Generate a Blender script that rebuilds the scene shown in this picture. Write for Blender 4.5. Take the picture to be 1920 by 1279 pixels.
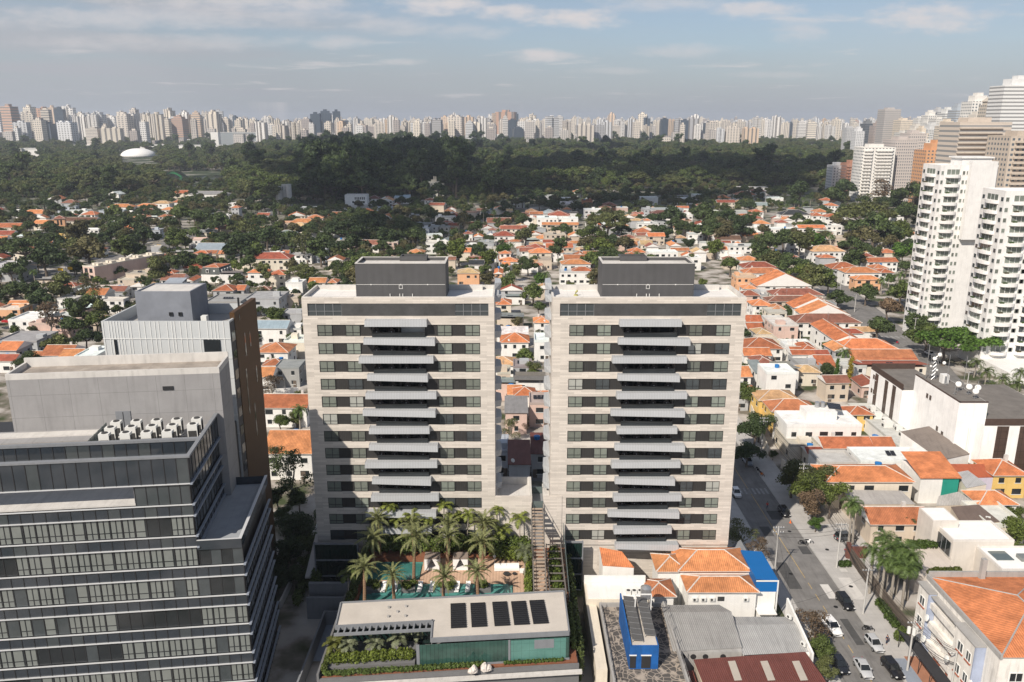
import bpy, math, random
import numpy as np
from mathutils import Vector, Matrix
R = math.radians
rnd = random.Random(7)
HAZE = 0.92e-4
S = bpy.context.scene
for o in list(bpy.data.objects): bpy.data.objects.remove(o)
COL = S.collection
# ---------------------------------------------------------------- camera
CAMH, FPX, PITCH = 80.0, 1530.0, R(15.1)
cam = bpy.data.objects.new('camera', bpy.data.cameras.new('camera')); COL.objects.link(cam)
cam.location = (0, 0, CAMH); cam.rotation_euler = (math.pi/2 - PITCH, 0, 0)
cam.data.sensor_width = 36; cam.data.lens = FPX/1920*36
cam.data.clip_start = 1; cam.data.clip_end = 60000
S.camera = cam
# ---------------------------------------------------------------- light and sky
SUN_EL, SUN_AZ = R(41), R(36.5)          # light travels towards +X +Y
ld = Vector((math.sin(SUN_AZ)*math.cos(SUN_EL), math.cos(SUN_AZ)*math.cos(SUN_EL), -math.sin(SUN_EL)))
sl = bpy.data.lights.new('sun', 'SUN'); sl.energy = 5.0; sl.angle = R(0.5); sl.color = (1, .91, .80)
sun = bpy.data.objects.new('sun', sl); COL.objects.link(sun); sun.location = (-300, -300, 400)
sun.rotation_euler = ld.to_track_quat('-Z', 'Y').to_euler()
S.view_settings.view_transform = 'Standard'; S.view_settings.look = 'None'
S.view_settings.exposure = 0.2; S.view_settings.gamma = 1
W_ = bpy.data.worlds.new('World'); S.world = W_; W_.use_nodes = True
wn, wl = W_.node_tree.nodes, W_.node_tree.links
for n in list(wn): wn.remove(n)
def wnode(t, **k):
    n = wn.new(t)
    for a, b in k.items(): setattr(n, a, b)
    return n
sky = wnode('ShaderNodeTexSky', sky_type='NISHITA', sun_disc=False, sun_elevation=SUN_EL, sun_rotation=R(180)+SUN_AZ,
            altitude=700, air_density=1.0, dust_density=1.2, ozone_density=2.6)
tc = wnode('ShaderNodeTexCoord'); sx = wnode('ShaderNodeSeparateXYZ'); wl.new(tc.outputs['Generated'], sx.inputs[0])
def wmath(op, a, b=None):
    n = wnode('ShaderNodeMath', operation=op)
    for i, v in enumerate((a, b)):
        if v is None: continue
        if isinstance(v, (int, float)): n.inputs[i].default_value = v
        else: wl.new(v, n.inputs[i])
    return n.outputs[0]
zc = wmath('MAXIMUM', sx.outputs[2], .02)
zc = wmath('ADD', zc, .05)
u, v = wmath('DIVIDE', sx.outputs[0], zc), wmath('DIVIDE', sx.outputs[1], zc)
cx = wnode('ShaderNodeCombineXYZ'); wl.new(u, cx.inputs[0]); wl.new(wmath('MULTIPLY', v, 1.3), cx.inputs[1]); cx.inputs[2].default_value = 3.7
def cloud(scale, lo, hi, detail, off):
    n = wnode('ShaderNodeTexNoise'); n.inputs['Scale'].default_value = scale; n.inputs['Detail'].default_value = detail
    n.inputs['Roughness'].default_value = .58; n.inputs['Distortion'].default_value = .35
    a = wnode('ShaderNodeVectorMath', operation='ADD'); wl.new(cx.outputs[0], a.inputs[0]); a.inputs[1].default_value = off
    wl.new(a.outputs[0], n.inputs['Vector'])
    r = wnode('ShaderNodeMapRange', interpolation_type='SMOOTHSTEP'); r.inputs[1].default_value = lo; r.inputs[2].default_value = hi
    wl.new(n.outputs['Fac'], r.inputs[0]); return r.outputs[0]
veil = cloud(.30, .28, .70, 6, (4.5, 1, 0))
leftb = wnode('ShaderNodeMapRange', interpolation_type='SMOOTHSTEP'); leftb.inputs[1].default_value = .12; leftb.inputs[2].default_value = -.45
leftb.inputs[3].default_value = .25; leftb.inputs[4].default_value = 1.0
wl.new(sx.outputs[0], leftb.inputs[0])
veil = wmath('MULTIPLY', wmath('MULTIPLY', veil, leftb.outputs[0]), .85)
puff = wmath('MULTIPLY', cloud(.95, .58, .74, 7, (1.3, 7.7, 0)), .6)
ua, ue = wmath('DIVIDE', sx.outputs[0], wmath('MAXIMUM', sx.outputs[1], .05)), wmath('DIVIDE', sx.outputs[2], wmath('MAXIMUM', sx.outputs[1], .05))
cv = wnode('ShaderNodeCombineXYZ'); wl.new(wmath('MULTIPLY', ua, 26), cv.inputs[0]); wl.new(wmath('MULTIPLY', ue, 75), cv.inputs[1])
pn = wnode('ShaderNodeTexNoise'); pn.inputs['Scale'].default_value = 1.0; pn.inputs['Detail'].default_value = 7; pn.inputs['Roughness'].default_value = .6; wl.new(cv.outputs[0], pn.inputs['Vector'])
pnz = wmath('MULTIPLY', wmath('SUBTRACT', pn.outputs['Fac'], .5), 3.6); dens = None
for (u0, e0, a, b_, k) in ((-.085, .128, .06, .012, .95), (.0, .119, .045, .010, .9), (.075, .113, .055, .012, .95), (.035, .073, .04, .0085, .85), (.28, .122, .055, .010, .8), (.48, .114, .07, .017, .9), (.33, .098, .03, .014, .45), (-.13, .105, .06, .010, .45), (-.05, .099, .05, .008, .4), (-.20, .088, .04, .008, .5), (.20, .079, .06, .008, .4), (.17, .130, .08, .010, .5), (-.30, .132, .14, .014, .7), (-.42, .115, .22, .014, .55), (-.27, .117, .12, .007, .5), (-.40, .088, .16, .010, .4), (.30, .052, .06, .004, .3), (.12, .056, .05, .004, .3), (-.13, .066, .03, .004, .5)):
    qa, qb = wmath('DIVIDE', wmath('SUBTRACT', ua, u0), a), wmath('DIVIDE', wmath('SUBTRACT', ue, e0), b_)
    g_ = wmath('ADD', wmath('SUBTRACT', 1.0, wmath('ADD', wmath('MULTIPLY', qa, qa), wmath('MULTIPLY', qb, qb))), pnz)
    r_ = wnode('ShaderNodeMapRange', interpolation_type='SMOOTHSTEP'); r_.inputs[1].default_value = -.5; r_.inputs[2].default_value = 1.5; r_.inputs[4].default_value = k; wl.new(g_, r_.inputs[0])
    dens = r_.outputs[0] if dens is None else wmath('MAXIMUM', dens, r_.outputs[0])
front = wmath('GREATER_THAN', sx.outputs[1], .06)
puff = wmath('MAXIMUM', puff, wmath('MULTIPLY', dens, front))
def wmix(f, a, b):
    n = wnode('ShaderNodeMix', data_type='RGBA'); wl.new(f, n.inputs[0])
    for i, c in ((6, a), (7, b)):
        if isinstance(c, tuple): n.inputs[i].default_value = c
        else: wl.new(c, n.inputs[i])
    return n.outputs[2]
c1 = wmix(veil, sky.outputs[0], (5.2, 5.0, 5.2, 1))
gv = wnode('ShaderNodeValue'); gv.outputs[0].default_value = .33
hz = wnode('ShaderNodeMapRange', interpolation_type='SMOOTHSTEP'); hz.inputs[1].default_value = .11; hz.inputs[2].default_value = -.01; hz.inputs[3].default_value = .3; hz.inputs[4].default_value = .95; wl.new(sx.outputs[2], hz.inputs[0])
c1 = wmix(hz.outputs[0], c1, (4.05, 4.3, 4.8, 1))
c2 = wmix(puff, c1, (7.2, 6.8, 6.8, 1))
bg = wnode('ShaderNodeBackground'); bg.inputs[1].default_value = .088; wl.new(c2, bg.inputs[0])
wo = wnode('ShaderNodeOutputWorld'); wl.new(bg.outputs[0], wo.inputs[0])
# ---------------------------------------------------------------- pixel <-> world
CP, SP = math.cos(PITCH), math.sin(PITCH)
def ray(px, py):
    x, v = (px-960)/FPX, (py-639.5)/FPX
    return Vector((x, CP-v*SP, -SP-v*CP))
def G(px, py, z=0.0):
    d = ray(px, py); t = (z-CAMH)/d.z
    return d.x*t, d.y*t
def WP(px, py, Y):
    d = ray(px, py); t = Y/d.y
    return d.x*t, CAMH+d.z*t
def proj(x, y, z):
    z -= CAMH; q = y*CP - z*SP
    return 960+FPX*x/q, 639.5-FPX*(y*SP+z*CP)/q
# ---------------------------------------------------------------- materials
MATS = {}
def M(name, col=(.5, .5, .5), rough=.85, var=.12, scale=.6, metal=0, spec=.3, objcol=False, orand=0.0,
      stripe=None, stripe_amt=.25, stripe_axis='x', brick=None, island=0.0, grid=None, bump=0.0, emit=None, streak=0.0, trans=0.0):
    m = bpy.data.materials.new(name); m.use_nodes = True
    nt = m.node_tree; N, L = nt.nodes, nt.links
    b = N['Principled BSDF']
    b.inputs['Roughness'].default_value = rough; b.inputs['Metallic'].default_value = metal
    b.inputs['Specular IOR Level'].default_value = spec
    def mth(op, a, c=None):
        n = N.new('ShaderNodeMath'); n.operation = op
        for i, q in enumerate((a, c)):
            if q is None: continue
            if isinstance(q, (int, float)): n.inputs[i].default_value = q
            else: L.new(q, n.inputs[i])
        return n.outputs[0]
    if objcol:
        oi = N.new('ShaderNodeObjectInfo'); base = oi.outputs['Color']
    else:
        r = N.new('ShaderNodeRGB'); r.outputs[0].default_value = (*col, 1); base = r.outputs[0]
    t = N.new('ShaderNodeTexCoord')
    fac = None
    def mul(a, c): return c if a is None else mth('MULTIPLY', a, c)
    if var:
        n1 = N.new('ShaderNodeTexNoise'); n1.inputs['Scale'].default_value = scale; n1.inputs['Detail'].default_value = 6
        n1.inputs['Roughness'].default_value = .65; L.new(t.outputs['Object'], n1.inputs['Vector'])
        mr = N.new('ShaderNodeMapRange'); mr.inputs[1].default_value = .25; mr.inputs[2].default_value = .75
        mr.inputs[3].default_value = 1-var; mr.inputs[4].default_value = 1+var*.7; L.new(n1.outputs['Fac'], mr.inputs[0])
        fac = mul(fac, mr.outputs[0])
    if streak:                                   # rain streaks and dirt running down walls
        mp = N.new('ShaderNodeMapping'); mp.inputs['Scale'].default_value = (1.6, .16, 1); L.new(t.outputs['UV'], mp.inputs[0])
        n2 = N.new('ShaderNodeTexNoise'); n2.inputs['Scale'].default_value = 1.0; n2.inputs['Detail'].default_value = 5; L.new(mp.outputs[0], n2.inputs['Vector'])
        mr = N.new('ShaderNodeMapRange'); mr.inputs[1].default_value = .5; mr.inputs[2].default_value = .8
        mr.inputs[3].default_value = 1; mr.inputs[4].default_value = 1-streak; L.new(n2.outputs['Fac'], mr.inputs[0])
        fac = mul(fac, mr.outputs[0])
    bsig = None
    if stripe:                                    # parallel ridges, in metres along u ('x') or v ('y')
        sp = N.new('ShaderNodeSeparateXYZ'); L.new(t.outputs['UV'], sp.inputs[0])
        ph = mth('MULTIPLY', sp.outputs[0 if stripe_axis == 'x' else 1], 2*math.pi/stripe)
        w = mth('MULTIPLY', mth('ADD', mth('SINE', ph), 1.0), .5); bsig = w
        fac = mul(fac, mth('ADD', mth('MULTIPLY', w, stripe_amt), 1-stripe_amt*.6))
    if grid:                                      # joints: (du, dv, width, darkness)
        sp = N.new('ShaderNodeSeparateXYZ'); L.new(t.outputs['UV'], sp.inputs[0])
        g = None
        for i in (0, 1):
            f = mth('FRACT', mth('DIVIDE', sp.outputs[i], grid[i])); q = mth('LESS_THAN', f, grid[2]/grid[i])
            g = q if g is None else mth('MAXIMUM', g, q)
        fac = mul(fac, mth('SUBTRACT', 1.0, mth('MULTIPLY', g, grid[3])))
    if brick:                                     # (w, h, contrast): planks, tiles, stone courses
        bt = N.new('ShaderNodeTexBrick'); bt.inputs['Scale'].default_value = 1
        bt.inputs['Brick Width'].default_value = brick[0]; bt.inputs['Row Height'].default_value = brick[1]
        bt.inputs['Mortar Size'].default_value = .012; bt.inputs['Color1'].default_value = (1-brick[2],)*3+(1,)
        bt.inputs['Color2'].default_value = (1+brick[2]*.5,)*3+(1,); bt.inputs['Mortar'].default_value = (1-brick[2]*1.3,)*3+(1,)
        L.new(t.outputs['UV'], bt.inputs['Vector']); fac = mul(fac, bt.outputs['Color'])
    if island:
        ge = N.new('ShaderNodeNewGeometry')
        fac = mul(fac, mth('ADD', mth('MULTIPLY', ge.outputs['Random Per Island'], 2*island), 1-island))
    if fac is not None:
        mx = N.new('ShaderNodeVectorMath'); mx.operation = 'SCALE'; L.new(base, mx.inputs[0]); L.new(fac, mx.inputs['Scale']); base = mx.outputs[0]
    if orand:
        oi = N.new('ShaderNodeObjectInfo'); hs = N.new('ShaderNodeHueSaturation'); L.new(base, hs.inputs['Color'])
        L.new(mth('ADD', mth('MULTIPLY', oi.outputs['Random'], orand*2), 1-orand), hs.inputs['Value'])
        L.new(mth('ADD', mth('MULTIPLY', oi.outputs['Random'], orand*.12), .5-orand*.06), hs.inputs['Hue'])
        base = hs.outputs[0]
    L.new(base, b.inputs['Base Color'])
    if bump and bsig is not None:
        bp = N.new('ShaderNodeBump'); bp.inputs['Strength'].default_value = bump; bp.inputs['Distance'].default_value = .08
        L.new(bsig, bp.inputs['Height']); L.new(bp.outputs[0], b.inputs['Normal'])
    if trans:
        td = N.new('ShaderNodeBsdfTranslucent'); L.new(base, td.inputs[0]); ms = N.new('ShaderNodeMixShader'); ms.inputs[0].default_value = trans
        L.new(b.outputs[0], ms.inputs[1]); L.new(td.outputs[0], ms.inputs[2]); L.new(ms.outputs[0], N['Material Output'].inputs[0])
    MATS[name] = m
    return m
def facade(name, pu, pv, wu, wv, glass=(.10, .12, .14), band=False):
    """far towers: wall of the object's own colour with a grid of panes (pitch pu x pv metres)"""
    m = bpy.data.materials.new(name); m.use_nodes = True; N, L = m.node_tree.nodes, m.node_tree.links; b = N['Principled BSDF']
    t = N.new('ShaderNodeTexCoord'); sp = N.new('ShaderNodeSeparateXYZ'); L.new(t.outputs['UV'], sp.inputs[0])
    def mth(op, a, c):
        n = N.new('ShaderNodeMath'); n.operation = op
        for i, q in enumerate((a, c)):
            if q is None: continue
            if isinstance(q, (int, float)): n.inputs[i].default_value = q
            else: L.new(q, n.inputs[i])
        return n.outputs[0]
    a = mth('LESS_THAN', mth('FRACT', mth('DIVIDE', sp.outputs[0], pu), None), wu)
    c = mth('LESS_THAN', mth('FRACT', mth('DIVIDE', sp.outputs[1], pv), None), wv)
    g = c if band else mth('MULTIPLY', a, c)
    ge = N.new('ShaderNodeNewGeometry'); s2 = N.new('ShaderNodeSeparateXYZ'); L.new(ge.outputs['Normal'], s2.inputs[0])
    g = mth('MULTIPLY', g, mth('LESS_THAN', mth('ABSOLUTE', s2.outputs[2], None), .5))
    oi = N.new('ShaderNodeObjectInfo'); mx = N.new('ShaderNodeMix'); mx.data_type = 'RGBA'
    L.new(g, mx.inputs[0]); L.new(oi.outputs['Color'], mx.inputs[6]); mx.inputs[7].default_value = (*glass, 1)
    L.new(mx.outputs[2], b.inputs['Base Color'])
    mr = N.new('ShaderNodeMapRange'); L.new(g, mr.inputs[0]); mr.inputs[3].default_value = .85; mr.inputs[4].default_value = .3; L.new(mr.outputs[0], b.inputs['Roughness'])
    b.inputs['Specular IOR Level'].default_value = .3
    MATS[name] = m; return m
M('travertine', (.585, .538, .482), .75, .09, .25, brick=(2.4, .30, .17), streak=.06)
M('dark_panel', (.035, .034, .033), .6, .15, .5, stripe=.3, stripe_amt=.2)
M('charcoal', (.082, .082, .085), .7, .12, .4, stripe=1.3, stripe_amt=.06, streak=.12)
M('metal_grey', (.42, .435, .45), .5, .06, .5, metal=.1, stripe=.45, stripe_amt=.09)
M('frame_dark', (.03, .03, .032), .45, 0)
M('frame_white', (.7, .7, .68), .5, 0)
M('frame_grey', (.22, .23, .24), .45, .06)
M('glass_curtain', (.36, .37, .34), .08, .15, .8, spec=.5)
M('glass_window', (.17, .19, .165), .06, .25, .8, spec=.5, orand=.35)
M('glass_dark', (.02, .024, .027), .06, .2, .6, spec=.6)
M('glass_blind', (.18, .195, .185), .08, .12, .7, spec=.6)
M('glass_mid', (.055, .065, .07), .06, .2, .5, spec=.6)
M('glass_spandrel', (.032, .04, .05), .06, .2, .4, spec=.7)
M('glass_green', (.035, .085, .07), .06, .45, .5, spec=.7, grid=(.55, 50, .06, .5))
M('glass_green_dark', (.008, .022, .019), .1, .25, .3, spec=.5, grid=(.5, 50, .05, .4))
M('glass_rail', (.10, .13, .13), .06, .1, .6, spec=.6)
M('fin_white', (.55, .56, .57), .4, .04, metal=.1)
M('fin_blue', (.25, .28, .33), .4, .05)
M('concrete', (.36, .35, .335), .9, .22, .35, streak=.25)
M('concrete_pale', (.56, .54, .51), .9, .16, .35, streak=.22)
M('concrete_clean', (.29, .285, .285), .85, .12, .3, grid=(3.9, 3.3, .05, .35), streak=.16)
M('grey_paint', (.20, .21, .225), .85, .12, .4, streak=.15)
M('roof_dirty', (.33, .29, .25), .95, .45, .35, grid=(2.4, 2.4, .08, .2))
M('roof_slab', (.70, .68, .65), .9, .12, .3, grid=(2.6, 2.6, .05, .22))
M('roof_membrane', (.50, .46, .41), .9, .14, .3)
M('cladding_white', (.50, .52, .525), .5, .05, .5, metal=.05)
M('brown_panel', (.075, .038, .014), .55, .15, .5, grid=(2.2, 3.1, .04, .4))
M('plaster', objcol=True, rough=.9, var=.12, scale=.35, streak=.14)
M('tile', objcol=True, rough=.85, var=.5, scale=.4, stripe=.34, stripe_amt=.32, brick=(.4, .36, .12), bump=.5)
M('mortar', (.58, .53, .48), .9, .3, 1.2)
M('corrugated', objcol=True, rough=.65, var=.22, scale=.35, stripe=.3, stripe_amt=.28, bump=.6, streak=.25)
M('tar_roof', objcol=True, rough=.95, var=.3, scale=.4)
M('soffit_white', (.74, .73, .70), .8, .08)
M('asphalt', (.19, .183, .175), .9, .3, .3, streak=.3)
M('pavement', (.42, .405, .385), .9, .16, .4, grid=(1.6, 1.6, .05, .18))
M('kerb', (.38, .37, .35), .9, .15, 1)
M('paint_yellow', (.44, .31, .12), .85, .4, 1.5)
M('paint_white', (.28, .28, .275), .85, .35, 1.5)
M('wood_deck', (.50, .34, .24), .8, .14, .8, stripe=.5, stripe_amt=.2)
M('wood_slat', (.36, .285, .22), .8, .15, 1)
M('pergola_metal', (.16, .145, .13), .6, .1)
M('pool_tile', (.08, .26, .235), .12, .25, .5, spec=.6)
M('fabric_white', (.78, .77, .75), .9, .06)
M('planter', (.15, .15, .152), .9, .12)
M('soil', (.22, .09, .05), .95, .3, 1.5)
M('lawn', (.06, .085, .025), .95, .4, .8)
M('leaf', objcol=True, rough=.6, var=.35, scale=.25, spec=.25, island=.6, trans=.22)
M('leaf_near', objcol=True, rough=.55, var=.25, scale=.5, spec=.3, island=.4, trans=.25)
M('bark', (.13, .105, .085), .95, .3, 2)
M('bark_pale', (.30, .27, .23), .95, .25, 2)
M('palm_bark', (.26, .165, .10), .95, .3, 3, stripe=.3, stripe_amt=.4, stripe_axis='y')
M('rock', (.6, .55, .5), .95, .3, 1.5)
M('solar', (.02, .021, .024), .18, .15, 1, spec=.5, grid=(1.0, 1.7, .05, -2.5))
M('solar_tube', (.012, .012, .014), .3, .1)
M('blue_paint', (.012, .10, .33), .75, .3, .6, streak=.35)
M('blue_tank', (.02, .16, .42), .45, .1)
M('green_paint', (.02, .26, .2), .8, .1, .5, streak=.1)
mm_ = M('stone_mosaic', (.5, .5, .5), .95, 0)
vt_ = mm_.node_tree.nodes.new('ShaderNodeTexVoronoi'); vt_.feature = 'DISTANCE_TO_EDGE'; vt_.inputs['Scale'].default_value = 1.1
tt_ = mm_.node_tree.nodes.new('ShaderNodeTexCoord'); nn_ = mm_.node_tree.nodes.new('ShaderNodeTexNoise'); nn_.inputs['Scale'].default_value = .55; nn_.inputs['Detail'].default_value = 6
rr_ = mm_.node_tree.nodes.new('ShaderNodeValToRGB'); rr_.color_ramp.elements[0].color = (.34, .29, .24, 1); rr_.color_ramp.elements[1].color = (.085, .078, .072, 1); rr_.color_ramp.elements[0].position = .03; rr_.color_ramp.elements[1].position = .07
r2_ = mm_.node_tree.nodes.new('ShaderNodeValToRGB'); r2_.color_ramp.elements[0].position = .52; r2_.color_ramp.elements[1].position = .62; r2_.color_ramp.elements[0].color = (0, 0, 0, 1)
m2_ = mm_.node_tree.nodes.new('ShaderNodeMix'); m2_.data_type = 'RGBA'; m2_.inputs[7].default_value = (.36, .31, .26, 1); ll_ = mm_.node_tree.links
ll_.new(tt_.outputs['UV'], vt_.inputs['Vector']); ll_.new(tt_.outputs['UV'], nn_.inputs['Vector']); ll_.new(vt_.outputs[0], rr_.inputs[0]); ll_.new(nn_.outputs[0], r2_.inputs[0]); ll_.new(r2_.outputs[0], m2_.inputs[0]); ll_.new(rr_.outputs[0], m2_.inputs[6]); ll_.new(m2_.outputs[2], mm_.node_tree.nodes['Principled BSDF'].inputs['Base Color'])
M('ac_white', (.66, .66, .63), .6, .05)
M('ac_grille', (.05, .05, .05), .6, .1)
M('steel', (.45, .46, .47), .35, .08, metal=.7)
M('pole_concrete', (.46, .45, .43), .9, .12, 1)
M('cable_black', (.02, .02, .02), .7, 0)
M('rubber', (.015, .015, .015), .8, 0)
M('car_paint', objcol=True, rough=.25, var=0, spec=.6)
M('car_glass', (.015, .018, .02), .05, 0, spec=.7)
M('lamp_red', (.35, .02, .015), .2, 0)
M('lamp_clear', (.7, .7, .68), .15, 0, spec=.6)
M('skin', (.42, .25, .18), .6, .05)
M('cloth', objcol=True, rough=.9, var=.1, scale=6)
M('hair', (.02, .015, .012), .7, 0)
M('sign_yellow', (.78, .46, .02), .5, .05)
M('water', (.018, .03, .028), .08, .15, .02, spec=.5)
M('bridge_green', (.03, .22, .08), .5, .1)
facade('facade_grid', 3.4, 3.1, .45, .48)
facade('facade_fine', 2.2, 3.0, .5, .45, (.14, .15, .16))
facade('facade_band', 3, 3.3, .5, .42, (.26, .26, .26), band=True)
facade('facade_dark', 2.6, 3.4, .82, .75, (.045, .06, .08))
facade('facade_far_grid', 6.5, 6.2, .5, .5, (.17, .17, .175))
facade('facade_far_strip', 8.5, 600, .36, 1.0, (.2, .19, .185))
facade('facade_far_band', 6, 6.6, .5, .42, (.22, .215, .21), band=True)
# ---------------------------------------------------------------- mesh builder
ROOTM = {}; SHIFT = set(); KB, ZB = 1.12, -9.6      # the office building's storeys are 4.45 m high
class MB:
    def __init__(s): s.v, s.f, s.m, s.T = [], [], [], None
    def add(s, pts, faces, mi=0):
        k = len(s.v)
        if s.T is not None: pts = [tuple(s.T @ Vector(p)) for p in pts]
        s.v.extend(pts); s.f.extend([tuple(i+k for i in f) for f in faces]); s.m.extend([mi]*len(faces)); return s
    def box(s, x0, y0, z0, x1, y1, z1, mi=0):
        if x0 > x1: x0, x1 = x1, x0
        if y0 > y1: y0, y1 = y1, y0
        if z0 > z1: z0, z1 = z1, z0
        return s.add([(x0, y0, z0), (x1, y0, z0), (x1, y1, z0), (x0, y1, z0), (x0, y0, z1), (x1, y0, z1), (x1, y1, z1), (x0, y1, z1)],
              [(0, 3, 2, 1), (4, 5, 6, 7), (0, 1, 5, 4), (1, 2, 6, 5), (2, 3, 7, 6), (3, 0, 4, 7)], mi)
    def poly(s, pts, mi=0): return s.add(pts, [tuple(range(len(pts)))], mi)
    def prism(s, pl, z0, z1, mi=0, top=None):
        n = len(pl); a = sum(pl[i][0]*pl[(i+1) % n][1]-pl[(i+1) % n][0]*pl[i][1] for i in range(n))
        if a < 0: pl = pl[::-1]
        s.add([(x, y, z0) for x, y in pl]+[(x, y, z1) for x, y in pl],
              [(i, (i+1) % n, n+(i+1) % n, n+i) for i in range(n)]+[tuple(range(n-1, -1, -1))], mi)
        return s.add([(x, y, z1) for x, y in pl], [tuple(range(n))], mi if top is None else top)
    def ring(s, pl, z0, z1, t, mi=0):            # parapet: a wall of thickness t inside a convex counter-clockwise outline
        n = len(pl); inn = []
        for i in range(n):
            p, q, r = Vector(pl[i-1]), Vector(pl[i]), Vector(pl[(i+1) % n])
            a, b = (q-p).normalized(), (r-q).normalized()
            na, nb = Vector((-a.y, a.x)), Vector((-b.y, b.x)); k = na+nb
            inn.append(tuple(q+k*(t/max(.2, k.dot(na)))))
        P = [(x, y, z0) for x, y in pl]+[(x, y, z1) for x, y in pl]+[(x, y, z0) for x, y in inn]+[(x, y, z1) for x, y in inn]
        F = []
        for i in range(n):
            j = (i+1) % n
            F += [(i, j, n+j, n+i), (n+i, n+j, 3*n+j, 3*n+i), (2*n+j, 2*n+i, 3*n+i, 3*n+j)]
        return s.add(P, F, mi)
    def cyl(s, x, y, z0, z1, r0, r1=None, n=12, mi=0, cap=True):
        r1 = r0 if r1 is None else r1; P = []
        for z, r in ((z0, r0), (z1, r1)):
            P += [(x+r*math.cos(2*math.pi*i/n), y+r*math.sin(2*math.pi*i/n), z) for i in range(n)]
        F = [(i, (i+1) % n, n+(i+1) % n, n+i) for i in range(n)]
        if cap: F += [tuple(range(n, 2*n)), tuple(range(n-1, -1, -1))]
        return s.add(P, F, mi)
    def tube(s, pts, rs, n=6, mi=0):
        if isinstance(rs, (int, float)): rs = [rs]*len(pts)
        P, F = [], []; pts = [Vector(p) for p in pts]
        for i, p in enumerate(pts):
            d = (pts[min(i+1, len(pts)-1)]-pts[max(i-1, 0)]).normalized()
            a = d.cross(Vector((0, 0, 1)) if abs(d.z) < .95 else Vector((1, 0, 0))).normalized(); b = d.cross(a)
            for k in range(n):
                t = 2*math.pi*k/n; P.append(tuple(p+(a*math.cos(t)+b*math.sin(t))*rs[i]))
        for i in range(len(pts)-1):
            for k in range(n):
                j = (k+1) % n; F.append((i*n+k, i*n+j, i*n+n+j, i*n+n+k))
        F += [tuple(range(n-1, -1, -1)), tuple(range((len(pts)-1)*n, len(pts)*n))]
        return s.add(P, F, mi)
    def dome(s, x, y, z, r, h, n=24, k=8, mi=0):
        P, F = [], []
        for i in range(k):
            a = i/k*math.pi/2
            P += [(x+r*math.cos(a)*math.cos(2*math.pi*j/n), y+r*math.cos(a)*math.sin(2*math.pi*j/n), z+h*math.sin(a)) for j in range(n)]
        P.append((x, y, z+h))
        for i in range(k-1):
            for j in range(n): q = (j+1) % n; F.append((i*n+j, i*n+q, i*n+n+q, i*n+n+j))
        F += [((k-1)*n+j, (k-1)*n+(j+1) % n, k*n) for j in range(n)]
        return s.add(P, F, mi)
    def mesh(s, name, mats):
        me = bpy.data.meshes.new(name); me.from_pydata(s.v, [], s.f)
        for m in mats: me.materials.append(MATS[m] if isinstance(m, str) else m)
        finish(me, s.m); return me
    def build(s, name, mats, parent=None, color=None, smooth=False, world=False):
        if isinstance(mats, str): mats = [mats]
        if world and parent is not None:
            Mi = ROOTM[parent.name].inverted(); s.v = [tuple(Mi @ Vector(p)) for p in s.v]
        if parent is not None and parent.name in SHIFT: s.v = [(x*KB, y*KB, z*KB+ZB) for x, y, z in s.v]
        me = s.mesh(name, mats)
        if smooth: me.polygons.foreach_set('use_smooth', [True]*len(me.polygons))
        return link(name, me, parent, color)
def finish(me, mi):
    me.polygons.foreach_set('material_index', np.array(mi, dtype=np.int32)); me.update()
    nl = len(me.loops)
    co = np.empty(len(me.vertices)*3, np.float32); me.vertices.foreach_get('co', co); co = co.reshape(-1, 3)
    no = np.empty(len(me.polygons)*3, np.float32); me.polygons.foreach_get('normal', no); no = no.reshape(-1, 3)
    lt = np.empty(len(me.polygons), np.int32); me.polygons.foreach_get('loop_total', lt)
    vi = np.empty(nl, np.int32); me.loops.foreach_get('vertex_index', vi)
    n = np.repeat(no, lt, axis=0); p = co[vi]
    tx = np.stack([-n[:, 1], n[:, 0], np.zeros(nl)], 1); ln = np.linalg.norm(tx, axis=1)
    flat = ln < .05; tx[flat] = (1, 0, 0); ln[flat] = 1; tx /= ln[:, None]
    bt = np.cross(n, tx)
    uv = np.stack([(p*tx).sum(1), (p*bt).sum(1)], 1).astype(np.float32)
    me.uv_layers.new(name='UVMap').data.foreach_set('uv', uv.ravel())
def link(name, me, parent=None, color=None, loc=None, rotz=0, scale=None):
    o = bpy.data.objects.new(name, me); COL.objects.link(o)
    if parent is not None: o.parent = parent; CHILD.setdefault(parent.name, []).append(o)
    if color is not None: o.color = (*color, 1)
    if loc is not None: o.location = loc
    if rotz: o.rotation_euler = (0, 0, rotz)
    if scale is not None: o.scale = scale
    return o
CHILD = {}
def tag(o, label, cat, group=None):
    o['label'] = label; o['category'] = cat
    if group: o['group'] = group
    return o
def root(name, label, cat, loc=(0, 0, 0), rotz=0.0, group=None, auto=None):
    o = bpy.data.objects.new(name, None); COL.objects.link(o); o.empty_display_size = .5
    o.location = loc; o.rotation_euler = (0, 0, rotz)
    ROOTM[o.name] = Matrix.Translation(Vector(loc)) @ Matrix.Rotation(rotz, 4, 'Z')
    if label is not None: tag(o, label, cat, group)
    else:
        o['category'] = cat
        if group: o['group'] = group
    return o
def struct(o, stuff=False): o['kind'] = 'stuff' if stuff else 'structure'; return o
AUTO = []
def auto(o, base, cat, group, zc=3.0):
    o['category'] = cat
    if group: o['group'] = group
    AUTO.append((o, base, cat, zc)); return o
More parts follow.
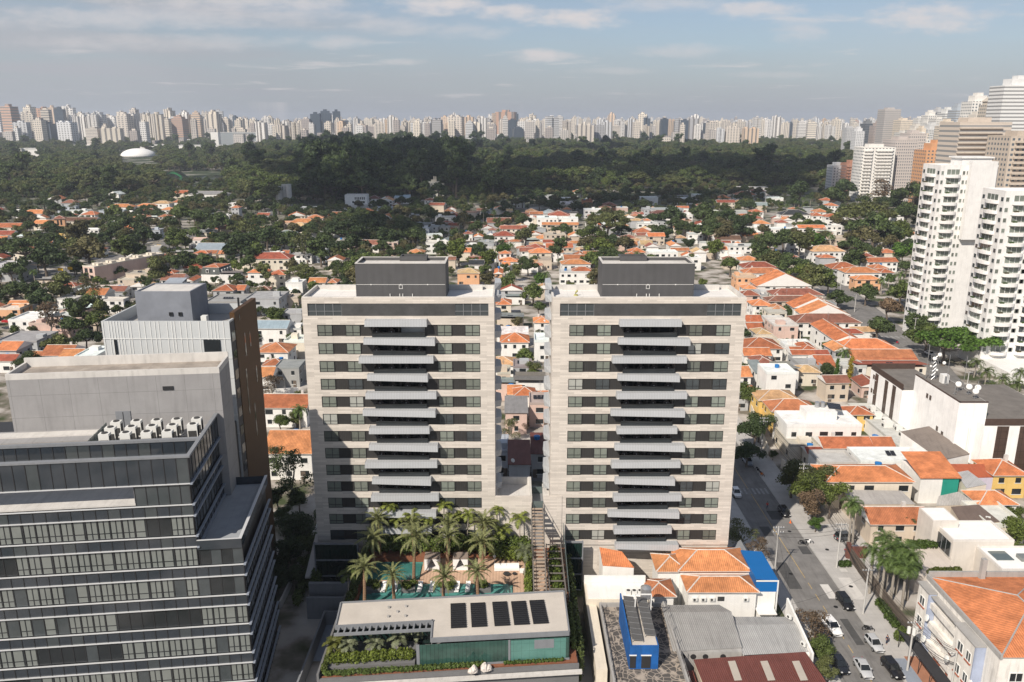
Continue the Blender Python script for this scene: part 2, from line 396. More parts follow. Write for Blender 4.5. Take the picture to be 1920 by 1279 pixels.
def dup(src, loc, rotz=0.0, scale=None):
    r = src.copy(); COL.objects.link(r); r.location = loc; r.rotation_euler = (0, 0, rotz)
    if scale is not None: r.scale = scale
    ROOTM[r.name] = Matrix.Translation(Vector(loc)) @ Matrix.Rotation(rotz, 4, 'Z')
    for ch in KIDS(src):
        c = ch.copy(); COL.objects.link(c); c.parent = r; CHILD.setdefault(r.name, []).append(c)
        for g in KIDS(ch):
            d = g.copy(); COL.objects.link(d); d.parent = c; CHILD.setdefault(c.name, []).append(d)
    return r
def KIDS(o): return CHILD.get(o.name, [])
# ---------------------------------------------------------------- ground, streets, water
gm = M('ground_mix', (.3, .29, .27), .95, 0)
N_, L_ = gm.node_tree.nodes, gm.node_tree.links
t_ = N_.new('ShaderNodeTexCoord')
def gnoise(sc, d=6):
    n = N_.new('ShaderNodeTexNoise'); n.inputs['Scale'].default_value = sc; n.inputs['Detail'].default_value = d; L_.new(t_.outputs['Object'], n.inputs['Vector'])
    return n.outputs['Fac']
def gramp(f, stops):
    r = N_.new('ShaderNodeValToRGB'); L_.new(f, r.inputs[0]); e = r.color_ramp.elements
    while len(e) < len(stops): e.new(.5)
    for q, (p, c) in zip(e, stops): q.position = p; q.color = (*c, 1)
    return r.outputs[0]
near_c = gramp(gnoise(.11), [(.36, (.045, .06, .022)), (.46, (.17, .15, .12)), (.54, (.36, .33, .295)), (.68, (.48, .45, .41))])
far_c = gramp(gnoise(.02, 10), [(.40, (.025, .04, .016)), (.52, (.05, .065, .03)), (.60, (.22, .20, .18)), (.72, (.5, .47, .43))])
sp_ = N_.new('ShaderNodeSeparateXYZ'); L_.new(t_.outputs['Object'], sp_.inputs[0])
mr_ = N_.new('ShaderNodeMapRange'); L_.new(sp_.outputs[1], mr_.inputs[0]); mr_.inputs[1].default_value = 500; mr_.inputs[2].default_value = 900
mx_ = N_.new('ShaderNodeMix'); mx_.data_type = 'RGBA'; L_.new(mr_.outputs[0], mx_.inputs[0]); L_.new(near_c, mx_.inputs[6]); L_.new(far_c, mx_.inputs[7])
L_.new(mx_.outputs[2], N_['Principled BSDF'].inputs['Base Color'])
g = MB(); g.poly([(-11500, -900, 0), (11500, -900, 0), (11500, 11500, 0), (-11500, 11500, 0)])
struct(g.build('ground', ['ground_mix']))
def strip(name, pts, w, z, mat):
    b = MB(); P = []
    for i, (x, y) in enumerate(pts):
        a, c = Vector(pts[max(i-1, 0)]), Vector(pts[min(i+1, len(pts)-1)]); d = (c-a).normalized(); nx = Vector((d.y, -d.x))*w/2
        P.append(((x-nx.x, y-nx.y, z), (x+nx.x, y+nx.y, z)))
    for (a, c), (d, e) in zip(P, P[1:]): b.poly([a, c, e, d])
    return struct(b.build(name, [mat]))
KL, KR = 48.4, 58.0
strip('road', [(53.2, -60), (53.2, 420)], KR-KL, .008, 'asphalt')
AVE = [(120, 190), (141, 268), (152, 340), (170, 470), (196, 640)]
strip('avenue', AVE, 15, .012, 'asphalt')
AVL = [(-262, 330), (-250, 411), (-240, 470), (-231, 545), (-222, 640), (-214, 760)]
strip('avenue', AVL, 16, .012, 'asphalt')
for i, (x0, y0, x1, y1) in enumerate(((49.2, 128, 51.4, 137), (54.5, 112, 55.8, 119), (50.4, 147, 52.4, 151), (55.6, 140, 57.4, 143), (49.4, 117.5, 50.6, 121), (54, 154, 56.5, 158))): b = MB(); b.box(x0, y0, -.01, x1, y1, .013); struct(b.build('asphalt_patch', [M('asphalt_dark', (.075, .074, .073), .92, .25, .8) if i == 0 else 'asphalt_dark']))
for x, y in ((55.2, 122.5), (51, 133), (56, 149), (60.2, 128.6), (60.8, 141.5)): b = MB(); b.cyl(x, y, -.01, .018 if x < 58 else .152, .38, n=16); struct(b.build('manhole_cover', ['rubber']))
strip('cross_street', [(-70, 178), (48, 176)], 8, .016, 'asphalt')
strip('side_street', [(44, 250), (47, 430), (46, 560)], 8, .012, 'asphalt')
strip('front_street', [(-120, 70), (48, 84)], 11, .02, 'asphalt')
b = MB(); b.box(KR, -60, -.2, 63.4, 300, .14); struct(b.build('pavement', ['pavement']))
b = MB(); b.box(45.6, 84, -.2, KL, 300, .14); struct(b.build('pavement', ['pavement']))
b = MB()
for x in (KR-.16, KL+.01): b.box(x, -60, -.2, x+.15, 300, .155)
struct(b.build('kerb', ['kerb']))
b = MB()
for k in range(46): b.box(53.05, 92+k*3.6, .012, 53.17, 92+k*3.6+(3.6 if k > 10 else 2.0), .016)
struct(b.build('centre_line', ['paint_yellow']))
b = MB()
for k in range(9): b.box(KL+.7+k*.95, 166, .012, KL+1.2+k*.95, 169, .016)
for k in range(12): b.box(KL+.4+k*.75, 186+.2*k, .012, KL+.75+k*.75, 188+.2*k, .016)
for k in range(8): b.box(139.5+k*1.9, 300.2, .016, 140.5+k*1.9, 304, .02)
for k in range(30): b.box(132.2+k*1.9-.06, 236+k*7.2, .016, 132.2+k*1.9+.06, 239+k*7.2, .02)
struct(b.build('crossing_stripes', ['paint_white']))
b = MB(); b.box(55, 125, .012, 56.5, 129.5, .016); b.box(59, 124.5, .142, 61.2, 131.5, .147); b.box(60.4, 133.5, .142, 61.6, 134.6, .148); struct(b.build('concrete_patch', ['concrete_pale']))
b = MB(); b.box(58.3, 99, .142, 60.5, 108.5, .147); struct(b.build('blue_pavement', [M('blue_floor', (.24, .27, .32), .9, .15)]))
b = MB(); b.box(60.5, 98, .143, 62.6, 109, .149); struct(b.build('red_pavement', [M('red_floor', (.33, .16, .10), .9, .2)]))
b = MB(); lk = [G(px, py) for px, py in ((300, 336), (318, 341), (370, 341), (432, 338), (440, 331), (400, 328), (352, 331), (340, 322), (312, 322))]
b.poly([(x, y, .05) for x, y in lk]); struct(b.build('lake', ['water']))

# ---------------------------------------------------------------- shared window meshes
_wm = {}
def win_mesh(w, h, fr='frame_dark', mull=1, glass='glass_window'):
    k = (round(w, 2), round(h, 2), fr, mull, glass)
    if k not in _wm:
        f = MB(); t = .07
        f.box(-w/2, -.06, 0, -w/2+t, .1, h); f.box(w/2-t, -.06, 0, w/2, .1, h)
        f.box(-w/2+t, -.06, 0, w/2-t, .1, t); f.box(-w/2+t, -.06, h-t, w/2-t, .1, h)
        if mull: f.box(-.035, -.04, t, .035, .09, h-t)
        if mull > 1: f.box(-w/2+t, -.038, h*.3, -.035, .088, h*.3+.06); f.box(.035, -.038, h*.3, w/2-t, .088, h*.3+.06)
        p = MB(); p.box(-w/2+t, .02, t, w/2-t, .05, h-t)
        _wm[k] = (f.mesh('window', [fr]), p.mesh('pane', [glass]))
    return _wm[k]
def window(parent, x, y, z, w, h, rotz=0.0, fr='frame_dark', mull=1, glass='glass_window', pane=True, name='window'):
    a, p = win_mesh(w, h, fr, mull, glass)
    o = link(name, a, parent, None, (x, y, z), rotz)
    if pane: link('pane', p, o)
    return o
_sm = {}
def far_window(parent, x, y, z, w, h, rotz=0.0, glass='glass_dark', name='window'):
    k = (round(w, 1), round(h, 1), glass)
    if k not in _sm:
        f = MB(); f.box(-w/2, -.05, 0, w/2, .1, h, 0); f.box(-w/2-.12, -.09, -.12, w/2+.12, .1, 0, 1); _sm[k] = f.mesh('window', [glass, 'frame_white'])
    return link(name, _sm[k], parent, None, (x, y, z), rotz)
# ---------------------------------------------------------------- the two stone towers
ROWZ = [46.7-3.1*i for i in range(13)]
def tower(x0, x1, strip_px, win_px, balc_px, par_px, pent_px, box_px, mirror, label):
    y0, y1, zt = 130.0, 140.5, 52.2
    r = root('apartment_tower', label, 'tower', ((x0+x1)/2, y0, 0))
    X = lambda px, z=46.7: (px-960)/FPX*(y0*CP-(z-CAMH)*SP)
    sx0, sx1 = X(strip_px[0]), X(strip_px[1]); bx0, bx1 = X(balc_px[0]), X(balc_px[1])
    b = MB(); dep = .28
    px0, px1 = X(pent_px[0], 50.2), X(pent_px[-1], 50.2)
    # stone front built in courses round the openings, solid core behind
    zs = zt; edges = []
    edges.append((49.15, 51.25, px0, px1))
    for z in ROWZ: edges.append((z-.98, z+.98, sx0, sx1))
    top = zt
    for (lo, hi, a, c) in edges:
        b.box(x0, y0, hi, x1, y0+dep, top); b.box(x0, y0, lo, a, y0+dep, hi); b.box(c, y0, lo, x1, y0+dep, hi); top = lo
    b.box(x0, y0, 7.6, x1, y0+dep, top)
    b.box(x0, y0+2.2, 0, x1, y1, 51.4)
    b.box(x0, y0+dep, 0, bx0, y0+2.2, 51.4); b.box(bx1, y0+dep, 0, x1, y0+2.2, 51.4)
    for i, z in enumerate(ROWZ): b.box(bx0, y0+dep, z+1.2 if i else 48.0, bx1, y0+2.2, (ROWZ[i-1]-1.25) if i else 51.4)
    b.box(bx0, y0+dep, 6, bx1, y0+2.2, ROWZ[-1]-1.25)
    b.build('wall', ['travertine'], r, world=True)
    b = MB(); b.box(x0+.35, y0+.35, 51.4, x1-.35, y1-.35, 51.62); b.build('roof_slab', ['roof_slab'], r, world=True)
    b = MB(); b.ring([(x0, y0+dep), (x1, y0+dep), (x1, y1), (x0, y1)], 51.4, 52.3, .3); b.box(x0+2.2, y1-1.4, 51.62, x1-2.2, y1-.8, 52.5)
    b.build('parapet', ['concrete_pale'], r, world=True)
    # dark cladding between the windows
    for z in ROWZ:
        for (a, c) in ((sx0, bx0), (bx1, sx1)): b = MB(); b.box(a, y0+.2, z-.98, c, y0+dep-.002, z+.98); b.build('dark_panel', ['dark_panel'], r, world=True)
    for i, z in enumerate(ROWZ):
        for k in range(4):
            a, c = X(win_px[2*k]), X(win_px[2*k+1])
            lx, ly = (a+c)/2-(x0+x1)/2, .12
            gl = rnd.choices(('glass_window', 'glass_mid', 'glass_curtain'), (7, 2, 1.2))[0]
            w = window(r, lx, ly, z-.95, abs(c-a), 1.9, 0, 'frame_dark', 2, gl)
    # penthouse glazing
    pg = [X(p, 50.2) for p in pent_px]
    for a, c in ((pg[0], pg[1]), (pg[2], pg[3])):
        b = MB(); b.box(a, y0+.2, 49.15, c, y0+.26, 51.25); o = b.build('penthouse_glass', ['glass_mid'], r, world=True)
        f = MB(); n = 4
        for q in range(n+1):
            xx = a+(c-a)*q/n; f.box(xx-.04, y0+.12, 49.15, xx+.04, y0+.2, 51.25)
        f.box(a, y0+.1, 49.9, c, y0+.16, 49.97); f.build('glass_frame', ['frame_grey'], o)
        f_ = CHILD[o.name][-1]; f_.location = (0, 0, 0); f_.data.transform(ROOTM[r.name].inverted())
    b = MB(); b.box(pg[1], y0+.1, 49.15, pg[2], y0+.2, 51.25)
    for q in range(11): b.box(pg[1], y0+.06, 49.25+q*.19, pg[2], y0+.1, 49.33+q*.19)
    b.build('louvre_screen', [M('louvre', (.11, .11, .11), .5, .35, .35, metal=.4)] if 'louvre' not in MATS else ['louvre'], r, world=True)
    # roof machine room
    a, c = X(box_px[0], 54), X(box_px[1], 54)
    b = MB(); b.box(a, y0+1.9, 51.5, c, y0+8.6, 56.9); b.ring([(a, y0+1.9), (c, y0+1.9), (c, y0+8.6), (a, y0+8.6)], 56.9, 57.5, .3)
    m = (a+c)/2+(1.2 if not mirror else -2.0); b.box(m-2.0, y0+8.6, 51.5, m+2.6, y0+10.3, 57.0); b.ring([(m-2.0, y0+7.6), (m+2.6, y0+7.6), (m+2.6, y0+10.3), (m-2.0, y0+10.3)], 57.0, 57.75, .25)
    o = b.build('machine_room', ['charcoal'], r, world=True)
    b = MB(); b.ring([(a-.03, y0+1.87), (c+.03, y0+1.87), (c+.03, y0+8.63), (a-.03, y0+8.63)], 57.5, 57.56, .36); b.box(a+.3, y0+2.2, 56.9, c-.3, y0+8.3, 56.95); b.build('coping', ['concrete_pale'], r, world=True)
    b = MB(); b.box(a+.1, y0+1.85, 54.0, c-.1, y0+1.9, 54.05)
    for q in (.17, .5, .8): b.box(a+(c-a)*q-.1, y0+1.8, 53.95, a+(c-a)*q+.1, y0+1.9, 54.1)
    q = (a+c)/2; b.box(q-.3, y0+1.84, 53.3, q+.3, y0+1.9, 53.36); b.box(q-.3, y0+1.84, 53.9, q+.3, y0+1.9, 53.96)
    b.box(q-.3, y0+1.845, 53.36, q-.24, y0+1.9, 53.9); b.box(q+.24, y0+1.845, 53.36, q+.3, y0+1.9, 53.9)
    for q2 in (-1.8, -.2, .3, 1.9): b.box(q+q2-.05, y0+1.7, 51.62, q+q2+.05, y0+1.88, 52.5)
    b.build('wall_pipe', ['frame_white'], r, world=True)
    # balconies: a grey metal parapet in front of every floor, slightly twisted in plan
    for i, (pl, pr) in enumerate(par_px):
        z = ROWZ[i]+1.62 if i < 13 else ROWZ[12]-1.5
        xl, xr = X(pl, z), X(pr, z)
        pj = (1.75, 1.35) if i % 2 == 0 else (1.35, 1.8)
        b = MB(); zl, zh = z-.66, z+.46
        P = [(xl, y0+.02), (xl+.05, y0-pj[0]), (xr-.05, y0-pj[1]), (xr, y0+.02)]
        up = [(xl+.1, y0+.02), (xl+.1, y0-pj[0]+.10), (xr-.08, y0-pj[1]+.10), (xr-.1, y0+.02)]
        b.add([(x, y, zl+(.12 if k in (0, 1) else .0)) for k, (x, y) in enumerate(P)]+[(x, y, zh) for x, y in up], [(0, 1, 5, 4), (1, 2, 6, 5), (2, 3, 7, 6)], 0)
        b.add([(x, y, zl+(.12 if k in (0, 1) else .0)) for k, (x, y) in enumerate(P)], [(3, 2, 1, 0)], 1)
        b.add([(x, y, zh-.06) for x, y in up], [(0, 1, 2, 3)], 0)
        b.build('balcony', ['metal_grey', 'concrete'], r, world=True)
        if i < 13:
            zz = ROWZ[i]
            if i == 0 and not mirror: b = MB(); b.box((bx0+bx1)/2+.2, y0+1.7, zz-1.1, bx1-.2, y0+1.85, zz+1.0); b.box((bx0+bx1)/2+.2, y0+.3, zz-1.19, bx1-.2, y0+1.7, zz-1.12); b.build('white_lining', ['frame_white'], r, world=True)
            b = MB(); b.box(bx0+.1, y0+1.9, zz-1.2, bx1-.1, y0+2.18, zz+1.2, 0)
            for q in range(4):
                xx = bx0+.5+q*(bx1-bx0-1)/4; b.box(xx, y0+1.84, zz-1.1, xx+1.5, y0+1.9, zz+1.0, 1)
            xm = (bx0+bx1)/2; b.box(xm-.12, y0+.05, zz-1.2, xm+.12, y0+1.9, zz+1.2, 0)
            b.build('recess', ['dark_panel', 'glass_dark'], r, world=True)
            b = MB(); b.box(bx0, y0-.3, zz-1.15, bx1, y0-.26, zz-.28, 0); b.box(bx0, y0-.32, zz-.28, bx1, y0-.24, zz-.23, 1)
            for q in range(5): xx = bx0+(bx1-bx0)*q/4; b.box(xx-.03, y0-.26, zz-1.15, xx+.03, y0-.2, zz-.25, 1)
            b.build('balcony_rail', ['glass_dark', 'frame_dark'], r, world=True)
            for q in range(4):
                xx = bx0+.7+q*(bx1-bx0-1.8)/3+rnd.uniform(-.2, .2)
                if i == 0 and q > 1: continue
                b = MB(); b.box(xx-.5, y0+.3, zz-1.15, xx+.5, y0+.75, zz-.15, 0); b.box(xx-.06, y0+.27, zz-.35, xx+.06, y0+.3, zz-.22, 1); b.box(xx-.25, y0+.6, zz-.15, xx+.25, y0+.7, zz+.25, 0)
                b.build('cabinet', [M('cabinet', (.055, .045, .042), .5, .1) if 'cabinet' not in MATS else 'cabinet', 'frame_white'], r, world=True)
    # small balconies bulging from the flank
    xs = x1 if not mirror else x0; sg = 1 if not mirror else -1
    b0 = MB(); b0.add([(0, 0, -.5), (sg*.95, .9, -.62), (sg*.75, 4.2, -.55), (0, 5, -.5), (0, 0, .62), (sg*1.15, .7, .62), (sg*.9, 4.4, .62), (0, 5, .62)],
        [(0, 1, 5, 4), (1, 2, 6, 5), (2, 3, 7, 6), (3, 2, 1, 0), (4, 5, 6, 7)])
    me = b0.mesh('side_balcony', ['metal_grey'])
    for z in ROWZ[:-2]+[ROWZ[0]+3.1, ROWZ[0]+5.2]: link('side_balcony', me, r, None, (xs-(x0+x1)/2, 3.6, z+1.4))
    return r
T1P = [(583, 1048), (572, 1110), (540, 1098), (600, 1058), (590, 1120), (567, 1115)]
T1P = [(540+a/4, 540+c/4) for a, c in T1P]+[(540+a/3.4286, 540+c/3.4286) for a, c in ((528, 916), (525, 970), (502, 965), (545, 927), (540, 975), (505, 960), (560, 930), (530, 960))]
T2P = [(638, 1105), (628, 1165), (583, 1143), (625, 1087), (615, 1145), (573, 1125)]
T2P = [(1000+a/4, 1000+c/4) for a, c in T2P]+[(1020+a/4.174, 1020+c/4.174) for a, c in ((560, 1035), (545, 1090), (518, 1060), (547, 1013), (533, 1068), (492, 1047), (537, 992), (548, 1042))]
T1 = tower(-34.3, -2.9, (595, 900), (595, 623, 647.5, 675, 819.5, 847, 871.5, 899.5), (698, 797), T1P, (576.5, 640, 853, 916), (663, 834), False,
      'beige stone apartment tower with grey balconies, left one of the matching pair')
T2 = tower(6.6, 38.2, (1067.5, 1370), (1067.5, 1095, 1119.5, 1146, 1292, 1317.5, 1342.5, 1370), (1170, 1269), T2P, (1050, 1114, 1326, 1390), (1131, 1306), True,
      'beige stone apartment tower with grey balconies, right one of the matching pair')
# small water pump with stain on the roof of the right tower
b = MB(); b.tube([(10.6, 134.4, 51.7), (10.7, 134.3, 52.2), (11.0, 134.5, 52.5)], .16, 8); b.cyl(10.75, 134.5, 51.62, 51.85, .4, .3, 10); tag(b.build('hose_reel', [M('hose', (.35, .33, .12), .7)]), 'yellow hose reel left on the roof terrace of the right stone tower', 'hose reel')
# link block between the towers
r = root('link_block', 'low stone block joining the two beige towers with glass slot', 'building', (1.8, 130, 0))
b = MB(); b.box(-2.9, 129.9, 0, 3.5, 130.2, 17.0); b.box(5.5, 129.9, 0, 8.7, 130.2, 17.0); b.build('wall', ['travertine'], r, world=True)
b = MB(); b.box(-2.88, 130.2, 0, 3.48, 138, 15.6, 0); b.box(5.52, 130.2, 0, 6.6, 138, 15.6, 0); b.box(-2.88, 137.7, 15.6, 3.48, 138, 17, 0); b.box(3.2, 130.2, 15.6, 3.48, 137.7, 17, 0); b.box(-2.88, 130.2, 15.6, -2.6, 137.7, 17, 0); b.build('roof_terrace', ['concrete_pale'], r, world=True)
b = MB(); b.box(3.5, 130.3, 0, 5.5, 138, 14.6, 1); b.box(3.5, 130.25, 14.6, 5.5, 130.3, 15.9, 0); b.box(3.5, 136, 14.6, 5.5, 136.1, 15.9, 0); b.build('glass_bridge', ['glass_rail', 'frame_grey'], r, world=True)
# ---------------------------------------------------------------- glass office building
ANG = R(6.7)
r = GB = root('office_building', 'dark glass office building with white fins and stepped roof terraces', 'building', (-40.88, 95.42, 0), ANG)
SHIFT.add(r.name)
XL = -48.0
def band(parent, name, x0, x1, y, z0, z1, step, mats, pick, side=0, rec=.04):
    """row of panes; side=0 front (along x at y), side=1 flank (along y at x=x0)"""
    b = MB(); n = max(1, round(abs(x1-x0)/step)); d = (x1-x0)/n
    for i in range(n):
        a, c = x0+i*d+.035, x0+(i+1)*d-.035; mi = pick(i)
        if side == 0 and mats[mi] == 'glass_blind':
            b.poly([(a, y, z0), (c, y, z0), (c, y, z1), (a, y, z1)], 0); t1 = z0+(z1-z0)*.3
            for (u0, u1) in ((a+.09, (a+c)/2-.07), ((a+c)/2+.07, c-.09)) if (i*7+int(z0)) % 5 else ((a+.09, c-.2),):
                b.poly([(u0, y-.006, z0+.12), (u1, y-.006, z0+.12), (u1, y-.006, t1-.06), (u0, y-.006, t1-.06)], mi); b.poly([(u0, y-.006, t1+.06), (u1, y-.006, t1+.06), (u1, y-.006, z1-.08), (u0, y-.006, z1-.08)], mi)
        elif side == 0: b.poly([(a, y, z0), (c, y, z0), (c, y, z1), (a, y, z1)], mi)
        else: b.poly([(y, a, z0), (y, c, z0), (y, c, z1), (y, a, z1)], mi)
    for i in range(n+1):
        a = x0+i*d
        if side == 0: b.box(a-.035, y-.05, z0, a+.035, y+.04, z1, len(mats)-1)
        else: b.box(y-.04, a-.035, z0, y+.05, a+.035, z1, len(mats)-1)
    return b.build(name, mats, parent)
FH = 3.98; ztop = 41.7
floors = [ztop-FH*k for k in range(11)]
core = MB(); core.box(XL, .5, 0, -.5, 30, 37.9); core.box(XL, 5.9, 37.9, -.5, 13.8, 41.6); core.box(-1, 1, 0, 4.6, 17.5, 31.9); core.build('wall', ['frame_dark'], r)
for k, z in enumerate(floors):
    low = z < 33; xr = 5.0 if z < 31 else 0.0
    hi = z+ (1.75 if k == 0 else 0)
    # spandrel: z-1.4 .. z (k==0 up to the parapet)
    band(r, 'spandrel_glass', XL, xr, 0, z-1.4, hi, 1.35, ['glass_spandrel', 'glass_mid', 'frame_dark'], lambda i: 0 if rnd.random() < .9 else 1)
    band(r, 'spandrel_glass', 0, 17.0 if low else 14, xr, z-1.4, hi, 1.35, ['glass_spandrel', 'frame_dark'], lambda i: 0, side=1)
    zb = z-FH
    st = [0]
    def pick(i, k=k):
        if rnd.random() < .13: st[0] = rnd.choice((0, 1))
        if k == 0: return 0
        return st[0] if k < 3 else (1 if rnd.random() > .16 and (i//7+k) % 4 else (0 if (i//7+k) % 4 == 0 and rnd.random() < .8 else 2))
    if k == 1 - 1:
        pass
    if k != 0 or True:
        if not (k == 0):
            band(r, 'window_band', XL, xr, .12, zb, z-1.4, 1.35, ['glass_dark', 'glass_blind', 'glass_mid', 'frame_dark'], pick)
        else:
            band(r, 'window_band', -9.5 if False else -6.2, xr, .12, zb+.0, z-1.4, 1.35, ['glass_dark', 'glass_blind', 'glass_mid', 'frame_dark'], lambda i: 2)
    band(r, 'window_band', 0, 17.0 if low else 14, xr-.12, zb, z-1.4, 1.35, ['glass_dark', 'glass_mid', 'frame_dark'], lambda i: 0 if rnd.random() < .8 else 1, side=1)
    b = MB()
    for zz in ((z, z-1.4) if k else (z-1.4,)):
        b.box(XL, -.2, zz-.035, xr+.02, -.002, zz+.045)
        b.box(xr+.022, -.26, zz-.08, xr+.3, 17 if low else 14, zz+.08, 1)
    b.build('fin', ['fin_white', 'fin_blue'], r)
b = MB(); b.box(XL, -.12, 43.46, .25, .45, 43.7); b.box(-.2, .45, 43.46, .25, 13.9, 43.7); b.box(XL, 5.4, 43.3, -.2, 5.9, 43.62); b.build('parapet_cap', ['grey_paint'], r)
band(r, 'window_band', XL, -.3, 5.5, 38.2, 43.3, 1.35, ['glass_spandrel', 'glass_mid', 'frame_dark'], lambda i: 0 if rnd.random() < .7 else 1)
b = MB(); b.box(XL, 5.0, 41.4, -.3, 5.49, 41.6); b.build('fin', ['fin_white'], r)
band(r, 'window_band', 0.1, 5, .12, 29.8, 31.9, 1.2, ['glass_dark', 'glass_mid', 'frame_dark'], lambda i: i % 2); band(r, 'spandrel_glass', .1, 5, -.02, 31.9, 33.1, 1.2, ['glass_spandrel', 'frame_dark'], lambda i: 0)
# recessed terrace one floor down
b = MB(); b.box(XL, .3, 37.72, -6.3, 5.3, 37.95, 0); b.box(-28, .5, 38, -27, .9, 40.3, 1); b.box(-6.4, .4, 37.9, -6.25, 5, 40.3, 1); b.build('loggia_floor', ['concrete_pale', 'grey_paint'], r)
b = MB(); b.box(XL, 5.9, 41.6, -.3, 13.9, 42.0); b.build('roof_terrace', ['roof_dirty'], r)
b = MB(); b.box(-26, 11.6, 42.0, -14, 13.2, 42.35); b.build('roof_plinth', ['concrete_pale'], r)
b = MB(); b.box(-1, 1, 31.9, 4.7, 17.2, 32.05); b.box(4.72, -.1, 31.9, 5.0, 17.5, 33.1, 1); b.box(0, -.1, 31.9, 4.72, .0, 33.1, 1); b.box(0, -.14, 33.1, 5.05, .04, 33.16, 2); b.box(4.7, .04, 33.1, 5.05, 17.5, 33.16, 2); b.box(.02, 17.3, 31.9, 4.7, 17.4, 33.1, 1)
b.build('lower_terrace', [M('terrace_floor', (.30, .32, .34), .9, .15, .5, grid=(1.2, 1.2, .04, .15)), 'glass_spandrel', 'fin_white'], r)
b = MB(); b.box(XL, 10, 32, -.2, 14, 42.2); b.build('rear_wall', ['concrete_clean'], r)
# glass guard and door at the air-conditioning yard
b = MB(); b.box(-13.2, 6.3, 42, -13.16, 13, 43.3); 
for q in range(6): b.box(-13.23, 6.3+q*1.3, 42, -13.14, 6.36+q*1.3, 43.35)
b.build('glass_guard', ['glass_rail'], r)
# grey concrete block on top
LB = 24.7
r2 = root('rooftop_block', 'plain grey concrete block with panel joints on the office roof', 'building', (-40.88, 95.42, 0), ANG); SHIFT.add(r2.name)
b = MB(); b.box(-LB, 14.0, 30, .9, 19.6, 49.0); b.build('wall', ['concrete_clean'], r2)
b = MB(); b.ring([(-LB, 14.0), (.9, 14.0), (.9, 19.6), (-LB, 19.6)], 49.0, 49.75, .3); b.box(-LB, 19.3, 49.75, .9, 19.6, 50.3); b.build('parapet', ['concrete_pale'], r2)
b = MB(); b.box(-LB+.3, 14.3, 49.0, .6, 19.3, 49.1); b.build('roof_slab', ['roof_dirty'], r2)
b = MB(); b.box(-6.2, 13.9, 47.0, -4.9, 14.0, 47.5); b.build('vent', ['frame_dark'], r2)
b = MB(); b.box(-12.3, 13.92, 42.0, -10.5, 14.0, 44.4, 0); b.box(-11.43, 13.88, 42.0, -11.37, 13.92, 44.3, 1); b.build('door', ['grey_paint', 'frame_dark'], r2)
# air conditioners on the office roof
acp = root('air_conditioner', None, 'air conditioner', (0, 0, 0), 0, 'air conditioners on the office roof')
b = MB(); b.box(-.6, -.45, .12, .6, .45, 1.75); b.box(-.55, -.4, 0, -.35, .4, .12); b.box(.35, -.4, 0, .55, .4, .12); b.build('casing', ['ac_white'], acp)
b = MB(); b.box(-.5, -.48, .3, .5, -.452, 1.15); b.box(.602, -.35, .3, .63, .35, 1.5); b.build('grille', ['ac_grille'], acp)
b = MB(); b.cyl(0, 0, 1.75, 1.82, .36, n=12); b.build('fan', ['ac_grille'], acp)
slots = [(-11.2+2.4*i, 6.9+2.0*j) for i in range(5) for j in range(3)]
slots = [s for n, s in enumerate(slots) if n not in (12,)]
OR = ('first', 'second', 'third', 'fourth', 'fifth', 'sixth', 'seventh', 'eighth', 'ninth', 'tenth', 'eleventh', 'twelfth')
for n, (x, y) in enumerate(slots):
    w = ROOTM[GB.name] @ Vector((x*KB, y*KB, 42.0*KB+ZB)); o = acp if n == 0 else dup(acp, w, ANG)
    if n == 0: o.location = w; o.rotation_euler = (0, 0, ANG); ROOTM[o.name] = Matrix.Translation(w) @ Matrix.Rotation(ANG, 4, 'Z')
    i, j = int(round((x+11.2)/2.4)), int(round((y-6.9)/2))
    o.scale = (1.1, 1.1, 1.4); o['label'] = f"white air conditioner on the office roof, {('front', 'middle', 'back')[j]} unit of {OR[i]} row from left"
    o['group'] = 'air conditioners on the office roof'
# ---------------------------------------------------------------- white clad building with the brown flank
r = root('clad_building', 'pale metal clad building with brown side wall behind the grey block', 'building', (-54.6, 125, 0))
b = MB(); b.box(-64.8, 125, 0, -44.6, 138, 47.6, 0); b.ring([(-64.8, 125), (-44.6, 125), (-44.6, 138), (-64.8, 138)], 47.6, 49.5, .3, 0); b.build('wall', ['cladding_white'], r, world=True)
b = MB(); b.box(-64.5, 125.3, 47.6, -44.9, 137.7, 47.75); b.build('roof_slab', ['concrete'], r, world=True)
b = MB(); x = -64.6
while x < -45: b.box(x, 124.93, 20, x+.09, 125, 49.5); x += rnd.choice((.45, .6, .9, 1.3, .75))
for z in (46.6, 43.4, 40.2, 37.0, 33.8, 30.6, 27.4): b.box(-64.82, 124.9, z, -44.58, 124.93, z+.1)
b.build('rib', ['frame_white'], r, world=True)
for (a, c, z0, z1) in ((-63.1, -62.7, 43.5, 46.5), (-62.8, -62.4, 40.4, 43.2), (-47.0, -46.0, 42.3, 43.2)):
    b = MB(); b.box(a, 124.85, z0, c, 124.98, z1); b.build('window', ['glass_dark'], r, world=True)
b = MB(); b.box(-48.9, 124.84, 43.6, -46.3, 124.97, 46.5, 1); b.box(-49, 124.6, 43.5, -46.2, 124.9, 44.1, 0); o = b.build('window_box', ['grey_paint', 'glass_dark'], r, world=True)
b = MB(); b.box(-44.6, 125.1, 0, -44.56, 127.2, 49.2, 0)
for k in range(12): b.box(-44.56, 125.5, 46-3.2*k, -44.52, 127.0, 47.6-3.2*k, 1)
b.build('side_recess', ['charcoal', 'glass_dark'], r, world=True)
b = MB(); b.box(-45.2, 127.2, 0, -44.45, 138.5, 50.4); b.build('brown_wall', ['brown_panel'], r, world=True)
